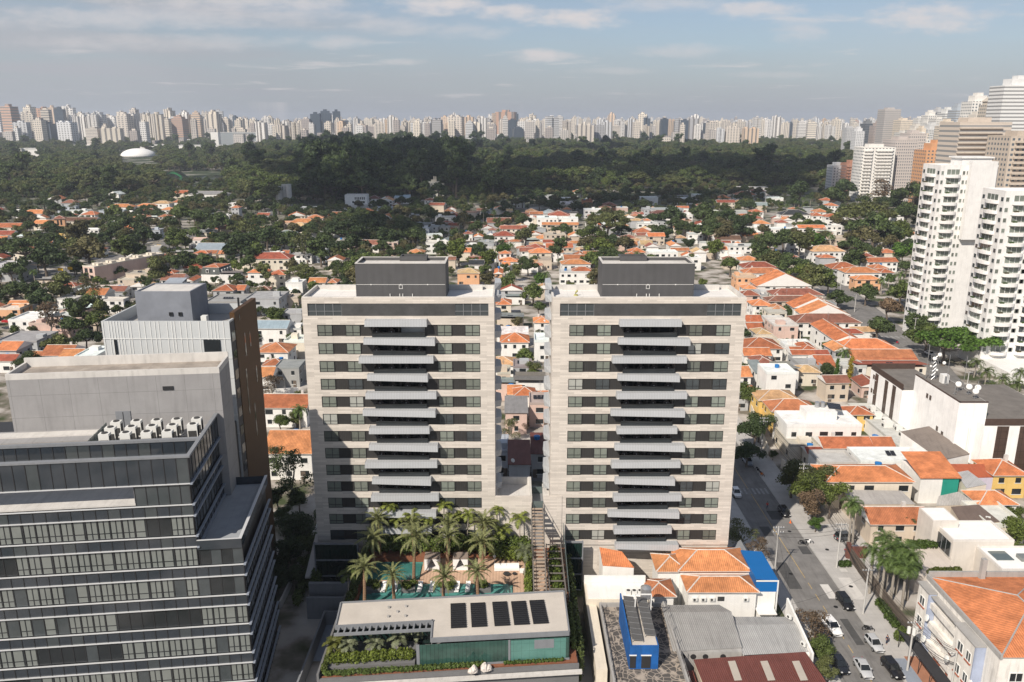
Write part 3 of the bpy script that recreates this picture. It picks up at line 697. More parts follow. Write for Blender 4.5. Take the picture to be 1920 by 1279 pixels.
for (y, z0, z1) in ((129.2, 48.6, 49.6), (131, 42, 46), (133.6, 43, 45.5), (130.2, 32, 40), (133, 27, 33), (135.5, 36, 39)):
    b = MB(); b.box(-44.5, y, z0, -44.42, y+.5, z1); b.build('slot_window', ['glass_dark'], r, world=True)
b = MB(); b.box(-60.5, 128.3, 47.7, -51.6, 135.5, 53.3, 0); b.box(-60.3, 128.5, 53.3, -51.8, 135.3, 53.4, 1); b.ring([(-60.5, 128.3), (-51.6, 128.3), (-51.6, 135.5), (-60.5, 135.5)], 53.3, 53.6, .25, 0)
b.build('machine_room', [M('blue_grey_render', (.20, .215, .245), .9, .18, .4), 'concrete_pale'], r, world=True)
for x in (-55.0, -53.5): window(r, x+54.6, 3.2, 49.6, .6, .6, 0, 'frame_dark', 0, 'glass_dark')
b = MB(); b.box(-50.2, 128, 47.75, -49.3, 129, 49.6); b.build('roof_unit', ['ac_white'], r, world=True)
b = MB(); b.tube([(-45.6, 133, 47.7), (-45.6, 133, 51.6)], .18, 8); b.build('flue', ['frame_dark'], r, world=True)
# ---------------------------------------------------------------- vegetation meshes
def leaf_cloud(lobes, n, size, seed, fill=.72, out=.55):
    rg = np.random.default_rng(seed); L = np.array(lobes, float)
    w = (L[:, 3]*L[:, 4]+L[:, 3]*L[:, 5]+L[:, 4]*L[:, 5]); idx = rg.choice(len(L), n, p=w/w.sum())
    d = rg.normal(size=(n, 3)); d /= np.linalg.norm(d, axis=1)[:, None]; d[:, 2] = np.where(d[:, 2] < -.45, -d[:, 2], d[:, 2])
    rr = rg.uniform(.35, 1.12, n)**.5
    p = L[idx, :3]+d*L[idx, 3:6]*rr[:, None]
    nr = d*out+rg.normal(size=(n, 3))*.55+np.array([0, 0, .25]); nr /= np.linalg.norm(nr, axis=1)[:, None]
    a = np.cross(nr, rg.normal(size=(n, 3))); a /= np.linalg.norm(a, axis=1)[:, None]; b = np.cross(nr, a)
    s = size*rg.uniform(.55, 1.35, n)
    V = []
    for (ua, ub) in ((-1, -.3), (.1, -.8), (1, .25), (-.2, .8)):
        j = rg.uniform(.7, 1.2, n); V.append(p+(a*ua*.62+b*ub*.62)*(s*j)[:, None])
    V = np.stack(V, 1).reshape(-1, 3); F = np.arange(n*4).reshape(-1, 4)
    vs, fs = [tuple(q) for q in V], [tuple(int(i) for i in f) for f in F]
    if fill:
        for (cx_, cy_, cz_, rx, ry, rz) in lobes:
            k = len(vs); nn, mm = 8, 5
            for i in range(mm+1):
                t = math.pi*i/mm
                for j in range(nn):
                    q = 2*math.pi*j/nn; jj = fill*rg.uniform(.8, 1.1)
                    vs.append((cx_+rx*jj*math.sin(t)*math.cos(q), cy_+ry*jj*math.sin(t)*math.sin(q), cz_+rz*jj*math.cos(t)))
            for i in range(mm):
                for j in range(nn): fs.append((k+i*nn+j, k+(i+1)*nn+j, k+(i+1)*nn+(j+1) % nn, k+i*nn+(j+1) % nn))
    return vs, fs
def cloud_mesh(name, lobes, n, size, seed, mat='leaf', fill=.72):
    vs, fs = leaf_cloud(lobes, n, size, seed, fill); me = bpy.data.meshes.new(name); me.from_pydata(vs, [], fs); me.materials.append(MATS[mat]); me.update(); return me
def lobes_for(kind, rg):
    """crown of unit-ish tree: returns lobes, height, crown base"""
    L = []
    if kind == 'dome':            # broad spreading crown, 14 m wide, 10 m high
        for i in range(11):
            a = rg.uniform(0, 6.28); q = rg.uniform(1.0, 5.2); L.append((q*math.cos(a), q*math.sin(a), 7.4-q*.42+rg.uniform(-.5, .6), rg.uniform(1.7, 2.6), rg.uniform(1.7, 2.6), rg.uniform(1.1, 1.7)))
        L.append((0, 0, 8, 2.8, 2.8, 1.6)); h = 4.2
    elif kind == 'round':         # 8 m wide, 9 m high
        for i in range(9):
            a = rg.uniform(0, 6.28); q = rg.uniform(.4, 2.4); L.append((q*math.cos(a), q*math.sin(a), rg.uniform(3.6, 7.6)-q*.3, rg.uniform(1.2, 1.9), rg.uniform(1.2, 1.9), rg.uniform(1.0, 1.6)))
        h = 3.2
    elif kind == 'tall':          # eucalyptus-like, 18 m
        for i in range(13):
            a = rg.uniform(0, 6.28); z = rg.uniform(8, 16.2); q = rg.uniform(.5, 4.2)*(1-.5*max(0, z-13)/4); L.append((q*math.cos(a), q*math.sin(a), z, rg.uniform(1.7, 2.7), rg.uniform(1.7, 2.7), rg.uniform(1.3, 2.1)))
        h = 6
    elif kind == 'umbrella':      # very wide flat crown, 18 m wide
        for i in range(18):
            a = rg.uniform(0, 6.28); q = 7.3*math.sqrt(rg.uniform(.02, 1)); L.append((q*math.cos(a), q*math.sin(a), 9.6-.055*q*q+rg.uniform(-.4, .4), rg.uniform(1.8, 2.8), rg.uniform(1.8, 2.8), rg.uniform(.9, 1.4)))
        h = 4.6
    elif kind == 'sparse':        # thin brownish crown
        for i in range(10):
            a = rg.uniform(0, 6.28); q = rg.uniform(.6, 3.2); L.append((q*math.cos(a), q*math.sin(a), rg.uniform(3.4, 7.4)-q*.2, rg.uniform(.9, 1.6), rg.uniform(.9, 1.6), rg.uniform(.7, 1.2)))
        h = 2.6
    elif kind == 'column':        # slim cypress-like
        for i in range(7): L.append((rg.uniform(-.2, .2), rg.uniform(-.2, .2), 1.2+i*1.15, 1.05-.07*i, 1.05-.07*i, 1.1))
        h = 1
    elif kind == 'bush':
        for i in range(6): L.append((rg.uniform(-1, 1), rg.uniform(-1, 1), rg.uniform(.5, 1.1), rg.uniform(.6, 1), rg.uniform(.6, 1), rg.uniform(.5, .8)))
        h = .3
    return L, h
TREES = {}
SPEC = {'dome': (1500, .62), 'round': (1100, .48), 'tall': (1100, .62), 'umbrella': (2200, .62), 'sparse': (800, .36), 'column': (700, .34), 'bush': (420, .26)}
def trunk_mesh(kind, L, hb, seed, bark):
    rg = random.Random(seed); b = MB(); r0 = {'dome': .38, 'umbrella': .45, 'tall': .34, 'round': .24, 'sparse': .22, 'column': .14, 'bush': .06}[kind]
    top = (rg.uniform(-.3, .3), rg.uniform(-.3, .3), hb)
    b.tube([(0, 0, -.2), (rg.uniform(-.1, .1), rg.uniform(-.1, .1), hb*.5), top], [r0*1.25, r0*.9, r0*.75], 7)
    for l in L:
        m = Vector(top).lerp(Vector(l[:3]), .5)+Vector((0, 0, -.25)); b.tube([top, m, l[:3]], [r0*.5, r0*.3, r0*.1], 5)
        if kind in ('sparse',):
            for q in range(4): b.tube([l[:3], (l[0]+rg.uniform(-1.3, 1.3), l[1]+rg.uniform(-1.3, 1.3), l[2]+rg.uniform(.1, 1.3))], [r0*.14, r0*.05], 4)
    return b.mesh('trunk', [bark])
def protos(kind):
    if kind not in TREES:
        TREES[kind] = []
        for v in range(3 if kind in ('dome', 'round', 'tall') else 2):
            rg = random.Random(hash(kind) % 1000 if False else sum(map(ord, kind))*7+v); L, hb = lobes_for(kind, rg); n, s = SPEC[kind]
            near = cloud_mesh('crown', L, int(n*2.6), s*.60, v+11, 'leaf_near', .66 if kind != 'sparse' else 0)
            far = cloud_mesh('crown', L, n, s, v+11, 'leaf', .74 if kind != 'sparse' else 0)
            TREES[kind].append((near, far, trunk_mesh(kind, L, hb, v, 'bark' if kind != 'sparse' else 'bark_pale'), L))
    return TREES[kind]
GREENS = {'dark': (.062, .088, .03), 'mid': (.088, .118, .032), 'light': (.105, .135, .03), 'olive': (.105, .118, .042), 'brown': (.15, .105, .065),
          'deep': (.048, .072, .027), 'yellow': (.30, .24, .03), 'purple': (.22, .10, .28), 'fresh': (.075, .14, .025), 'rust': (.10, .092, .042)}
GN = {'dark': 'dark green', 'mid': 'green', 'light': 'light green', 'olive': 'olive green', 'brown': 'brown', 'deep': 'very dark green', 'yellow': 'yellow', 'purple': 'purple flowering', 'fresh': 'fresh green', 'rust': 'rusty brown'}
KN = {'dome': 'spreading tree', 'round': 'round tree', 'tall': 'tall tree', 'umbrella': 'broad umbrella shaped tree', 'sparse': 'sparse twiggy tree', 'column': 'slim column shaped tree', 'bush': 'bush'}
KO = {'dome': 'spreading_tree', 'round': 'round_tree', 'tall': 'tall_tree', 'umbrella': 'umbrella_tree', 'sparse': 'sparse_tree', 'column': 'column_tree', 'bush': 'bush'}
NTREE = [0]
FOOT = []                                         # occupied ground: (x, y, radius)
def tree(x, y, s, kind='round', col='mid', near=None, z=0.0, label=None, sz=1.0, cat=None):
    P = protos(kind); p = P[rnd.randrange(len(P))]; near = (y < 260) if near is None else near
    t = root(KO[kind], label, cat or ('bush' if kind == 'bush' else 'tree'), (x, y, z), rnd.uniform(0, 6.28), 'bushes' if kind == 'bush' else 'trees')
    t.scale = (s, s, s*sz)
    c = GREENS[col]; k = rnd.uniform(.82, 1.2)
    link('trunk', p[2], t); link('crown', p[0] if near else p[1], t, tuple(q*k for q in c))
    if label is None: auto(t, GN[col]+' '+KN[kind], cat or ('bush' if kind == 'bush' else 'tree'), t['group'], 5*s)
    FOOT.append((x, y, 2.5*s)); NTREE[0] += 1
    return t
CW = {'dome': 6.6, 'round': 3.9, 'tall': 4.2, 'umbrella': 9.2, 'sparse': 3.8, 'column': 1.2, 'bush': 1.5}
CZ = {'dome': 6.4, 'round': 5.4, 'tall': 11.5, 'umbrella': 8.3, 'sparse': 5.4, 'column': 5, 'bush': .8}
def ptree(px, py, rpx, kind='round', col='mid', **k):
    """crown centred on the ray through (px, py) with crown radius rpx pixels, standing on the ground"""
    z = 5.0
    for _ in range(6):
        x, y = G(px, py, z); q = y*CP-(z-CAMH)*SP; s = rpx*q/FPX/CW[kind]; z = CZ[kind]*s
    return tree(x, y, s, kind, col, **k)
def palm_crown(nf, L, droop, seed, nl=13, ll=.55, up=75, low=-25, wid=.085, mat='leaf_near'):
    rg = random.Random(seed); vs, fs = [], []
    for i in range(nf):
        az = 2.399*i+rg.uniform(-.2, .2); el = R(low+(up-low)*(1-i/nf)**1.0+rg.uniform(-6, 6)); ln = L*rg.uniform(.85, 1.1)
        h = Vector((math.cos(az), math.sin(az), 0)); p = Vector((0, 0, 0)); e = el; pts = [p.copy()]
        for k in range(nl):
            p = p+(h*math.cos(e)+Vector((0, 0, math.sin(e))))*(ln/nl); pts.append(p.copy()); e -= R(droop)/nl*(1+k/nl)
        sd = Vector((-h.y, h.x, 0))
        for k in range(nl):
            a, c = pts[k], pts[k+1]; m = len(vs)
            vs += [tuple(a-sd*.03), tuple(a+sd*.03), tuple(c+sd*.02), tuple(c-sd*.02)]; fs.append((m, m+1, m+2, m+3))
            if k < 1: continue
            t = k/nl; q = ll*math.sin(math.pi*min(1, .18+t*.86))*1.1; d = (c-a).normalized(); dz = d.cross(sd)
            for sg in (-1, 1):
                for hf in (0, .5):
                    s0 = a.lerp(c, hf); tip = s0+(sd*sg*.86+d*.5+Vector((0, 0, rg.uniform(-.35, .12))))*q*rg.uniform(.8, 1.15); w = d*wid
                    m = len(vs); vs += [tuple(s0-w), tuple(s0+w), tuple(tip+w*.35), tuple(tip-w*.35)]; fs.append((m, m+1, m+2, m+3))
    me = bpy.data.meshes.new('fronds'); me.from_pydata(vs, [], fs); me.materials.append(MATS[mat]); me.update(); return me
PALM = {'date': [palm_crown(26, 4.5, 70, s, up=86, low=-8, ll=.46, nl=17, wid=.07) for s in (1, 2)], 'royal': [palm_crown(20, 4.3, 115, s, ll=.72, up=80, low=-8, wid=.06, nl=16) for s in (3, 4)],
        'slim': [palm_crown(10, 3.0, 105, s, ll=.62, up=74, low=15, wid=.065, nl=15) for s in (5, 6)], 'low': [palm_crown(15, 2.4, 85, s, ll=.5, up=80, low=10) for s in (7, 8)],
        'coco': [palm_crown(18, 3.8, 105, s, ll=.7, up=80, low=-10, wid=.06, nl=15) for s in (9, 10)]}
PCOL = {'date': (.20, .215, .09), 'royal': (.10, .15, .04), 'slim': (.20, .235, .05), 'low': (.17, .19, .11), 'coco': (.09, .12, .035)}
_tm = {}
def palm(x, y, z, h, kind, s=1.0, label=None, col=None, group='palms', zc=5):
    t = root('palm_tree', label, 'palm tree', (x, y, z), rnd.uniform(0, 6.28), group)
    k = (kind, round(h, 1))
    if k not in _tm:
        b = MB(); r0 = {'date': .26, 'royal': .22, 'slim': .09, 'low': .16, 'coco': .16}[kind]
        b.tube([(0, 0, -.1), (.05, .02, h*.5), (0, 0, h)], [r0*1.2, r0, r0*.95], 8); _tm[k] = b.mesh('trunk', ['palm_bark' if kind == 'date' else 'bark_pale'])
    link('trunk', _tm[k], t)
    c = link('fronds', PALM[kind][rnd.randrange(2)], t, col or PCOL[kind], (0, 0, h)); s *= rnd.uniform(.8, 1.0); c.scale = (s, s, s*rnd.uniform(.85, 1.1)); t.rotation_euler = (rnd.uniform(-.06, .06), rnd.uniform(-.06, .06), t.rotation_euler.z)
    if label is None: auto(t, {'date': 'date palm', 'royal': 'tall green palm', 'slim': 'slim feathery palm', 'low': 'low palm', 'coco': 'leaning green palm'}[kind], 'palm tree', group, h)
    FOOT.append((x, y, 1.5)); return t
def hedge(name, label, cat, pts, w, h, n, size, col, group=None, z=0.0, parent=None):
    """clipped or loose strip of planting along a line"""
    L = []
    for (a, c) in zip(pts, pts[1:]):
        a, c = Vector(a), Vector(c); k = max(2, int((c-a).length/(w*.8)))
        for i in range(k): p = a.lerp(c, (i+.5)/k); L.append((p.x+rnd.uniform(-.1, .1)*w, p.y+rnd.uniform(-.1, .1)*w, z+h*rnd.uniform(.38, .55), w*.62, w*.62, h*.55))
    me = cloud_mesh(name, L, n, size, len(L), 'leaf_near', .75); o = link(name, me, parent, GREENS[col] if isinstance(col, str) else col)
    if parent is None: tag(o, label, cat, group)
    return o
# ---------------------------------------------------------------- podium with pool garden
r = POD = root('garden_podium', 'planted podium with pool deck in front of the two stone towers', 'podium', (-8, 112, 0))
DZ = 7.0
b = MB(); b.prism([(-26.6, 95.3), (9.4, 98.6), (9.2, 129.85), (-26.6, 129.85)], 0, DZ-.9, 0); b.prism([(-26.6, 95.3), (9.4, 98.6), (9.4, 98.9), (-26.6, 95.6)], DZ-.9, DZ-.5, 0); b.prism([(-26.6, 95.3), (-26.3, 95.3), (-26.3, 129.8), (-26.6, 129.8)], DZ-.9, DZ+.35, 0)
b.build('wall', ['planter'], r, world=True)
b = MB(); b.prism([(-26.3, 112.0), (6.4, 112.0), (6.4, 129.8), (-26.3, 129.8)], DZ-.9, DZ-.75, 0); b.build('pool_floor', ['pool_tile'], r, world=True)
b = MB(); b.prism([(-15.2, 119.0), (6.3, 119.0), (6.3, 126.4), (-15.2, 126.4)], DZ-.7, DZ, 0); b.prism([(.2, 111.6), (6.3, 111.6), (6.3, 119.0), (.2, 119.0)], DZ-.7, DZ, 0); b.box(-24.4, 118.9, DZ-.7, -15.2, 119.5, DZ, 0)
b.build('deck', ['wood_deck'], r, world=True)
b = MB(); b.prism([(-26.3, 126.4), (6.3, 126.4), (6.3, 129.8), (-26.3, 129.8)], DZ-.7, DZ+.1, 0); b.prism([(6.3, 100), (9.1, 100), (9.1, 129.8), (6.3, 129.8)], DZ-.8, DZ+.1, 0); b.prism([(-26.2, 110), (-24.4, 110), (-24.4, 129), (-26.2, 129)], DZ-.8, DZ+.1, 0)
b.prism([(-26.2, 95.7), (9.2, 99.0), (9.2, 100.1), (-13.5, 97.9), (-14.5, 97.0), (-25.5, 96.0)], DZ-.7, DZ-.35, 0); b.build('planting_bed', ['soil'], r, world=True)
b = MB(); b.prism([(-25.9, 97.3), (-13.6, 98.4), (-13.6, 108), (-25.9, 108)], DZ-.6, DZ-.1, 0); b.build('terrace', ['planter'], r, world=True)
b = MB(); b.prism([(-24.3, 111.9), (.1, 111.9), (.1, 118.6), (-24.3, 118.6)], DZ-.45, DZ-.36, 0); b.prism([(-24.0, 119.8), (-15.4, 119.8), (-15.4, 125.2), (-24, 125.2)], DZ-.4, DZ-.3, 0); b.build('pool_water', [M('pool_water', (.045, .165, .15), .05, .3, .8, spec=.5)], r, world=True)
b = MB(); b.prism([(-22.5, 115.6), (-.6, 115.6), (-.6, 118.7), (-22.5, 118.7)], DZ-.36, DZ-.24, 0)
for k in range(4): b.box(-1.6+k*.42, 113.2, DZ-.4, -1.2+k*.42, 117.9, DZ-.3+.1*k, 0)
b.build('pool_ledge', ['pool_tile'], r, world=True)
b = MB(); b.prism([(-26.7, 94.6), (9.8, 97.9), (9.8, 98.5), (-26.7, 95.2)], DZ-1.6, DZ-1.2, 0); b.build('front_ledge', ['concrete_pale'], r, world=True)
# glass side walls of the podium
for nm, x0, x1, y in (('left of the pool garden', -34.3, -26.6, 127.0), ('right of the pool garden', 9.2, 12.4, 127.6)):
    q = root('glass_wall', 'dark green glass wall in grey frame '+nm, 'glass wall', (x0, y, 0))
    b = MB()
    for k in range(3): b.box(x0+.2, y+.1, .2+3.1*k, x1-.2, y+.18, 3.1+3.1*k)
    b.build('glass', ['glass_green_dark'], q, world=True)
    b = MB(); b.box(x0, y-.1, 0, x0+.2, y+.3, 9.6); b.box(x1-.2, y-.1, 0, x1, y+.3, 9.6)
    for k in range(4): b.box(x0+.2, y-.1, max(0, 3.1*k-.02), x1-.2, y+.3, 3.1*k+.2)
    b.build('frame', ['grey_paint'], q, world=True)
b = MB(); b.box(8.9, 112, DZ, 9.0, 129.5, DZ+4.2); b.v = [(x, y, z if z < DZ+1 else DZ+1.6+(y-112)*.2) for x, y, z in b.v]; tag(b.build('glass_screen', ['glass_rail']), 'sloping glass screen beside the stair pergola on the podium', 'glass screen')
# clubhouse
r = root('clubhouse', 'low flat roofed clubhouse with green glass front and solar panels', 'building', (-8, 104, 0))
roof = [(-25.3, 106.8), (-24.9, 101.2), (-11.3, 102.5), (-11.1, 98.3), (7.9, 99.9), (7.8, 109.9)]
b = MB(); b.prism(roof, 10.45, 10.8); b.build('roof', ['roof_membrane'], r, world=True)
b = MB()
for a, c in zip(roof, roof[1:]+roof[:1]):
    a, c = Vector(a), Vector(c); d = (c-a).normalized(); nn = Vector((-d.y, d.x))*.22
    b.prism([tuple(a-d*.1), tuple(c+d*.1), tuple(c+d*.1-nn), tuple(a-d*.1-nn)], 10.3, 11.0)
b.build('roof_edge', ['grey_paint'], r, world=True)
b = MB()
fl = Vector((-13.2, 97.6)); fr = Vector((8.0, 99.5)); d = (fr-fl)/8
b.prism([tuple(fl), tuple(fr), (fr.x, fr.y+.1), (fl.x, fl.y+.1)], 6.9, 10.2, 0); b.build('glass_front', ['glass_green'], r, world=True)
b = MB()
for t0, t1, z0, z1, mi in ((.0, .02, 6.8, 10.35, 1), (.598, .612, 6.8, 10.3, 1), (.77, .90, 8.7, 10.1, 1)):
    pa, pb = fl.lerp(fr, t0), fl.lerp(fr, t1); b.prism([(pa.x, pa.y-.08), (pb.x, pb.y-.08), (pb.x, pb.y-.01), (pa.x, pa.y-.01)], z0, z1, mi)
pa, pb = fl.lerp(fr, .612), fl.lerp(fr, .985)
b.prism([(pa.x, pa.y+.5), (pb.x, pb.y+.5), (pb.x, pb.y+.6), (pa.x, pa.y+.6)], 6.9, 10.2, 0)
pa, pb = fl.lerp(fr, .0), fl.lerp(fr, 1)
b.prism([(pa.x-.1, pa.y-.12), (pb.x+.1, pb.y-.12), (pb.x+.1, pb.y+.05), (pa.x-.1, pa.y+.05)], 6.55, 6.9, 1)
b.build('front_frame', ['glass_green', 'grey_paint'], r, world=True)
pa, pb = fl.lerp(fr, .615), fl.lerp(fr, .98); b = MB(); b.prism([(pa.x, pa.y-.05), (pb.x, pb.y-.05), (pb.x, pb.y-.012), (pa.x, pa.y-.012)], 6.95, 10.15)
b.build('bright_pane', [M('glass_lit', (.10, .23, .20), .08, .2, .5, spec=.5, grid=(1.1, 1.2, .05, .3))], r, world=True)
b = MB(); b.box(8.0, 99.6, 6.5, 8.1, 109.5, 10.3, 0); b.box(-25.2, 101.6, 6.5, -25.1, 106.6, 10.3, 0); b.box(-25, 106.5, 6.5, 7.7, 106.6, 10.4, 1); b.box(-24.8, 103.3, 6.5, -11.4, 103.4, 10.4, 0); b.box(-11.2, 98.4, 6.9, -11.1, 103, 10.4, 1); b.build('wall', ['glass_green_dark', 'grey_paint'], r, world=True)
b = MB(); p0, p1 = Vector((-24.9, 101.1)), Vector((-11.3, 102.4))
for k in range(15):
    p = p0.lerp(p1, (k+.5)/15.5); b.box(p.x-.12, p.y-1.6, 10.5, p.x+.12, p.y, 10.75)
b.prism([(-24.9, 99.3), (-11.3, 100.5), (-11.3, 100.75), (-24.9, 99.55)], 10.45, 10.85); b.build('pergola_beam', ['grey_paint'], r, world=True)
b = MB()
for (px, py) in ((729, 1138), (761, 1136), (745, 1146), (728, 1155), (760, 1154)): x, y = G(px, py, 11); b.box(x-.15, y-.15, 10.8, x+.15, y+.15, 11.1)
b.build('roof_vent', ['concrete'], r, world=True)
for i, (px0, px1, py0, py1) in enumerate(((846, 878, 1131, 1176), (884, 917, 1130, 1174), (926, 961, 1128, 1172), (962, 999, 1127, 1170), (997, 1035, 1125, 1168))):
    (xa, ya), (xb, yb), (xc, yc), (xd, yd) = G(px0, py1, 11), G(px1-4, py1-1, 11), G(px1-4 if i < 4 else px1-4, py0-1, 11), G(px0, py0, 11)
    xa, xd = (xa+xd)/2, (xa+xd)/2; xb = xc = xa+2.05; q = root('solar_panel', f'black solar water heating panel on the clubhouse roof, {OR[i]} of five from left', 'solar panel', ((xa+xb)/2, (ya+yd)/2, 10.8), R(4.7), 'solar panels on the clubhouse roof')
    b = MB(); hl = (yd-ya)/2; b.box(-1.1, -hl, .05, 1.1, hl, .12); b.build('sheet', ['frame_dark'], q)
    b = MB()
    for k in range(12): y = -hl+.1+(2*hl-.2)*k/11; b.tube([(-1.1, y, .18), (1.1, y, .18)], .09, 6)
    b.build('tube', ['solar_tube'], q)
# stair pergola
r = root('stair_pergola', 'long timber slat stair with steel rails climbing to the link block', 'stairs', (4.4, 120, 0))
b = MB(); n = 27
for k in range(n):
    t = k/(n-1); y = 111.2+18.3*t; z = 8.6+6.2*t; b.box(3.5, y-.22, z-.05, 5.3, y+.22, z+.06)
b.build('tread', ['wood_slat'], r, world=True)
b = MB()
for x in (3.42, 5.38): b.tube([(x, 111, 8.5), (x, 129.7, 14.9)], .1, 6); b.tube([(x, 111, 9.5), (x, 129.7, 15.9)], .05, 5)
for k in range(10):
    t = k/9
    for x in (3.42, 5.38): y = 111+18.5*t; z = 8.5+6.3*t; b.box(x-.05, y-.05, DZ, x+.05, y+.05, z+1)
for k in range(13): t = k/12; b.box(3.4, 111+18.5*t-.06, 8.3+6.3*t, 5.4, 111+18.5*t+.06, 8.5+6.3*t)
b.build('rail', ['pergola_metal'], r, world=True)
r = root('pergola_frame', 'steel ladder frame over climbing plants right of the stair', 'pergola', (7, 118, 0))
b = MB()
for x in (5.9, 8.4): b.box(x-.08, 110.5, 9.3, x+.08, 127, 9.5)
for k in range(8): b.box(5.98, 110.6+2.3*k, 9.32, 8.32, 110.76+2.3*k, 9.48); b.box(5.84, 110.6+2.3*k, DZ, 5.98, 110.75+2.3*k, 9.3); b.box(8.33, 110.6+2.3*k, DZ, 8.47, 110.75+2.3*k, 9.3)
b.build('frame', ['pergola_metal'], r, world=True)
hedge('climbing_plants', 'bright green climbing plants inside the steel ladder frame', 'plants', [(7.1, 110, 0), (7.1, 127, 0)], 1.7, 2.2, 2600, .30, (.10, .14, .025), z=DZ)
hedge('hedge', 'tall green hedge hanging down the right side of the podium', 'hedge', [(9.8, 101, 0), (9.8, 126, 0)], 1.1, 7.2, 3200, .34, 'mid', z=0.6)
hedge('hedge', 'feathery shrubs beside the clubhouse on the podium edge', 'hedge', [(8.8, 101, 0), (8.8, 111, 0)], .8, 2.4, 700, .3, 'light', z=DZ-.6)
hedge('shrub_border', 'dense dark shrubs along the foot of the left stone tower', 'shrubs', [(-25, 128.3, 0), (3, 128.3, 0)], 2.2, 3.3, 5200, .36, (.10, .14, .03), z=DZ)
hedge('shrub_border', 'sunny green shrubs right of the white sofa below the stair', 'shrubs', [(-3.5, 126.4, 0), (3, 125.2, 0)], 2.0, 2.4, 1700, .32, (.13, .165, .03), z=DZ)
hedge('shrub_border', 'bright shrubs between the deck and the stair pergola', 'shrubs', [(2.6, 113, 0), (2.8, 122.5, 0)], 1.2, 2.0, 1200, .3, (.13, .17, .03), z=DZ)
hedge('shrub_border', 'dark planting along the left edge of the pool', 'shrubs', [(-25.3, 110.5, 0), (-25.3, 127, 0)], 1.2, 1.9, 1700, .32, 'mid', z=DZ)
hedge('shrub_border', 'clipped shrubs in front of the low palms on the terrace', 'shrubs', [(-25.0, 98.6, 0), (-13.9, 99.6, 0)], 1.5, 1.6, 2200, .28, (.13, .165, .026), z=DZ-.3)
hedge('shrub_border', 'low green shrubs along the front ledge left of the rocks', 'shrubs', [(-25.9, 95.9, 0), (-3.8, 98.0, 0)], .8, .8, 2200, .22, (.09, .13, .03), z=DZ-.4)
hedge('shrub_border', 'young shrubs in red soil right of the rocks', 'shrubs', [(-1.2, 98.3, 0), (7.2, 99.1, 0)], .55, .6, 450, .2, (.07, .11, .02), z=DZ-.4)
hedge('shrub_border', 'shrubs on the left side of the front terrace', 'shrubs', [(-26.0, 96.3, 0), (-25.8, 101, 0)], .8, 1.0, 700, .24, 'light', z=DZ-.4)
for i, (px, py, s) in enumerate(((888, 1255, .62), (913, 1252, .7))):
    x, y = G(px, py, 7); b = MB(); rg = random.Random(i)
    for k in range(4):
        q = MB(); q.dome(x+rg.uniform(-.5, .5)*s, y+rg.uniform(-.3, .3)*s, DZ-.4, s*rg.uniform(.5, .8), s*rg.uniform(.9, 1.8), 7, 4); b.add([(a+rg.uniform(-.1, .1), c+rg.uniform(-.1, .1), e+rg.uniform(-.08, .08)) for a, c, e in q.v], q.f)
    tag(b.build('boulder', ['rock']), 'pale rock on the front planting bed, '+('left one of two' if i == 0 else 'right one of two'), 'rock', 'rocks on the front bed')
# sun loungers in the shallow water
lg = None
for i, px in enumerate((626, 700, 0)): pass
lpx = (722, 743, 789, 811, 858, 878)
for i, px in enumerate(lpx):
    x, y = G(px, 1095, DZ-.1)
    if i == 0:
        lg = root('sun_lounger', None, 'sun lounger', (x, 117.0, DZ-.24), R(-4), 'sun loungers in the pool')
        b = MB(); P = [(-1.05, .32), (-.2, .3), (.35, .42), (1.05, .95)]
        for (a, z0), (c, z1) in zip(P, P[1:]): b.add([(-.36, a, z0), (.36, a, z0), (.36, c, z1), (-.36, c, z1), (-.36, a, z0-.1), (.36, a, z0-.1), (.36, c, z1-.1), (-.36, c, z1-.1)], [(0, 1, 2, 3), (7, 6, 5, 4), (0, 4, 5, 1), (1, 5, 6, 2), (2, 6, 7, 3), (3, 7, 4, 0)])
        b.build('cushion', ['fabric_white'], lg); b = MB(); b.box(-.3, -.8, 0, .3, -.6, .2); b.box(-.3, .3, 0, .3, .5, .3); b.build('base', ['fabric_white'], lg); o = lg
    else: o = dup(lg, (x, 117.0, DZ-.24), R(-4))
    o['label'] = 'white sun lounger in the shallow pool, '+OR[i]+' of six from the left'; o['category'] = 'sun lounger'; o['group'] = 'sun loungers in the pool'
# planters with dwarf shrubs between the loungers
for i, (px, w) in enumerate(((698, 2.6), (766, 2.2), (838, 2.2), (905, 2.6))):
    x, y = G(px, 1100, DZ+.2); y = 117.0; q = root('planter', 'grey planter with bushy green plant in the pool, '+OR[i]+' from the left', 'planter', (x, y, DZ-.4), R(4), 'planters in the pool')
    b = MB(); b.box(-w/2, -1, 0, w/2, 1, .75); b.build('pot', ['planter'], q); L = [(rnd.uniform(-w/2.6, w/2.6), rnd.uniform(-.6, .6), 1.1, .75, .7, .6) for _ in range(5)]
    link('foliage', cloud_mesh('foliage', L, 420, .27, i, 'leaf_near', .75), q, (.085, .115, .02))
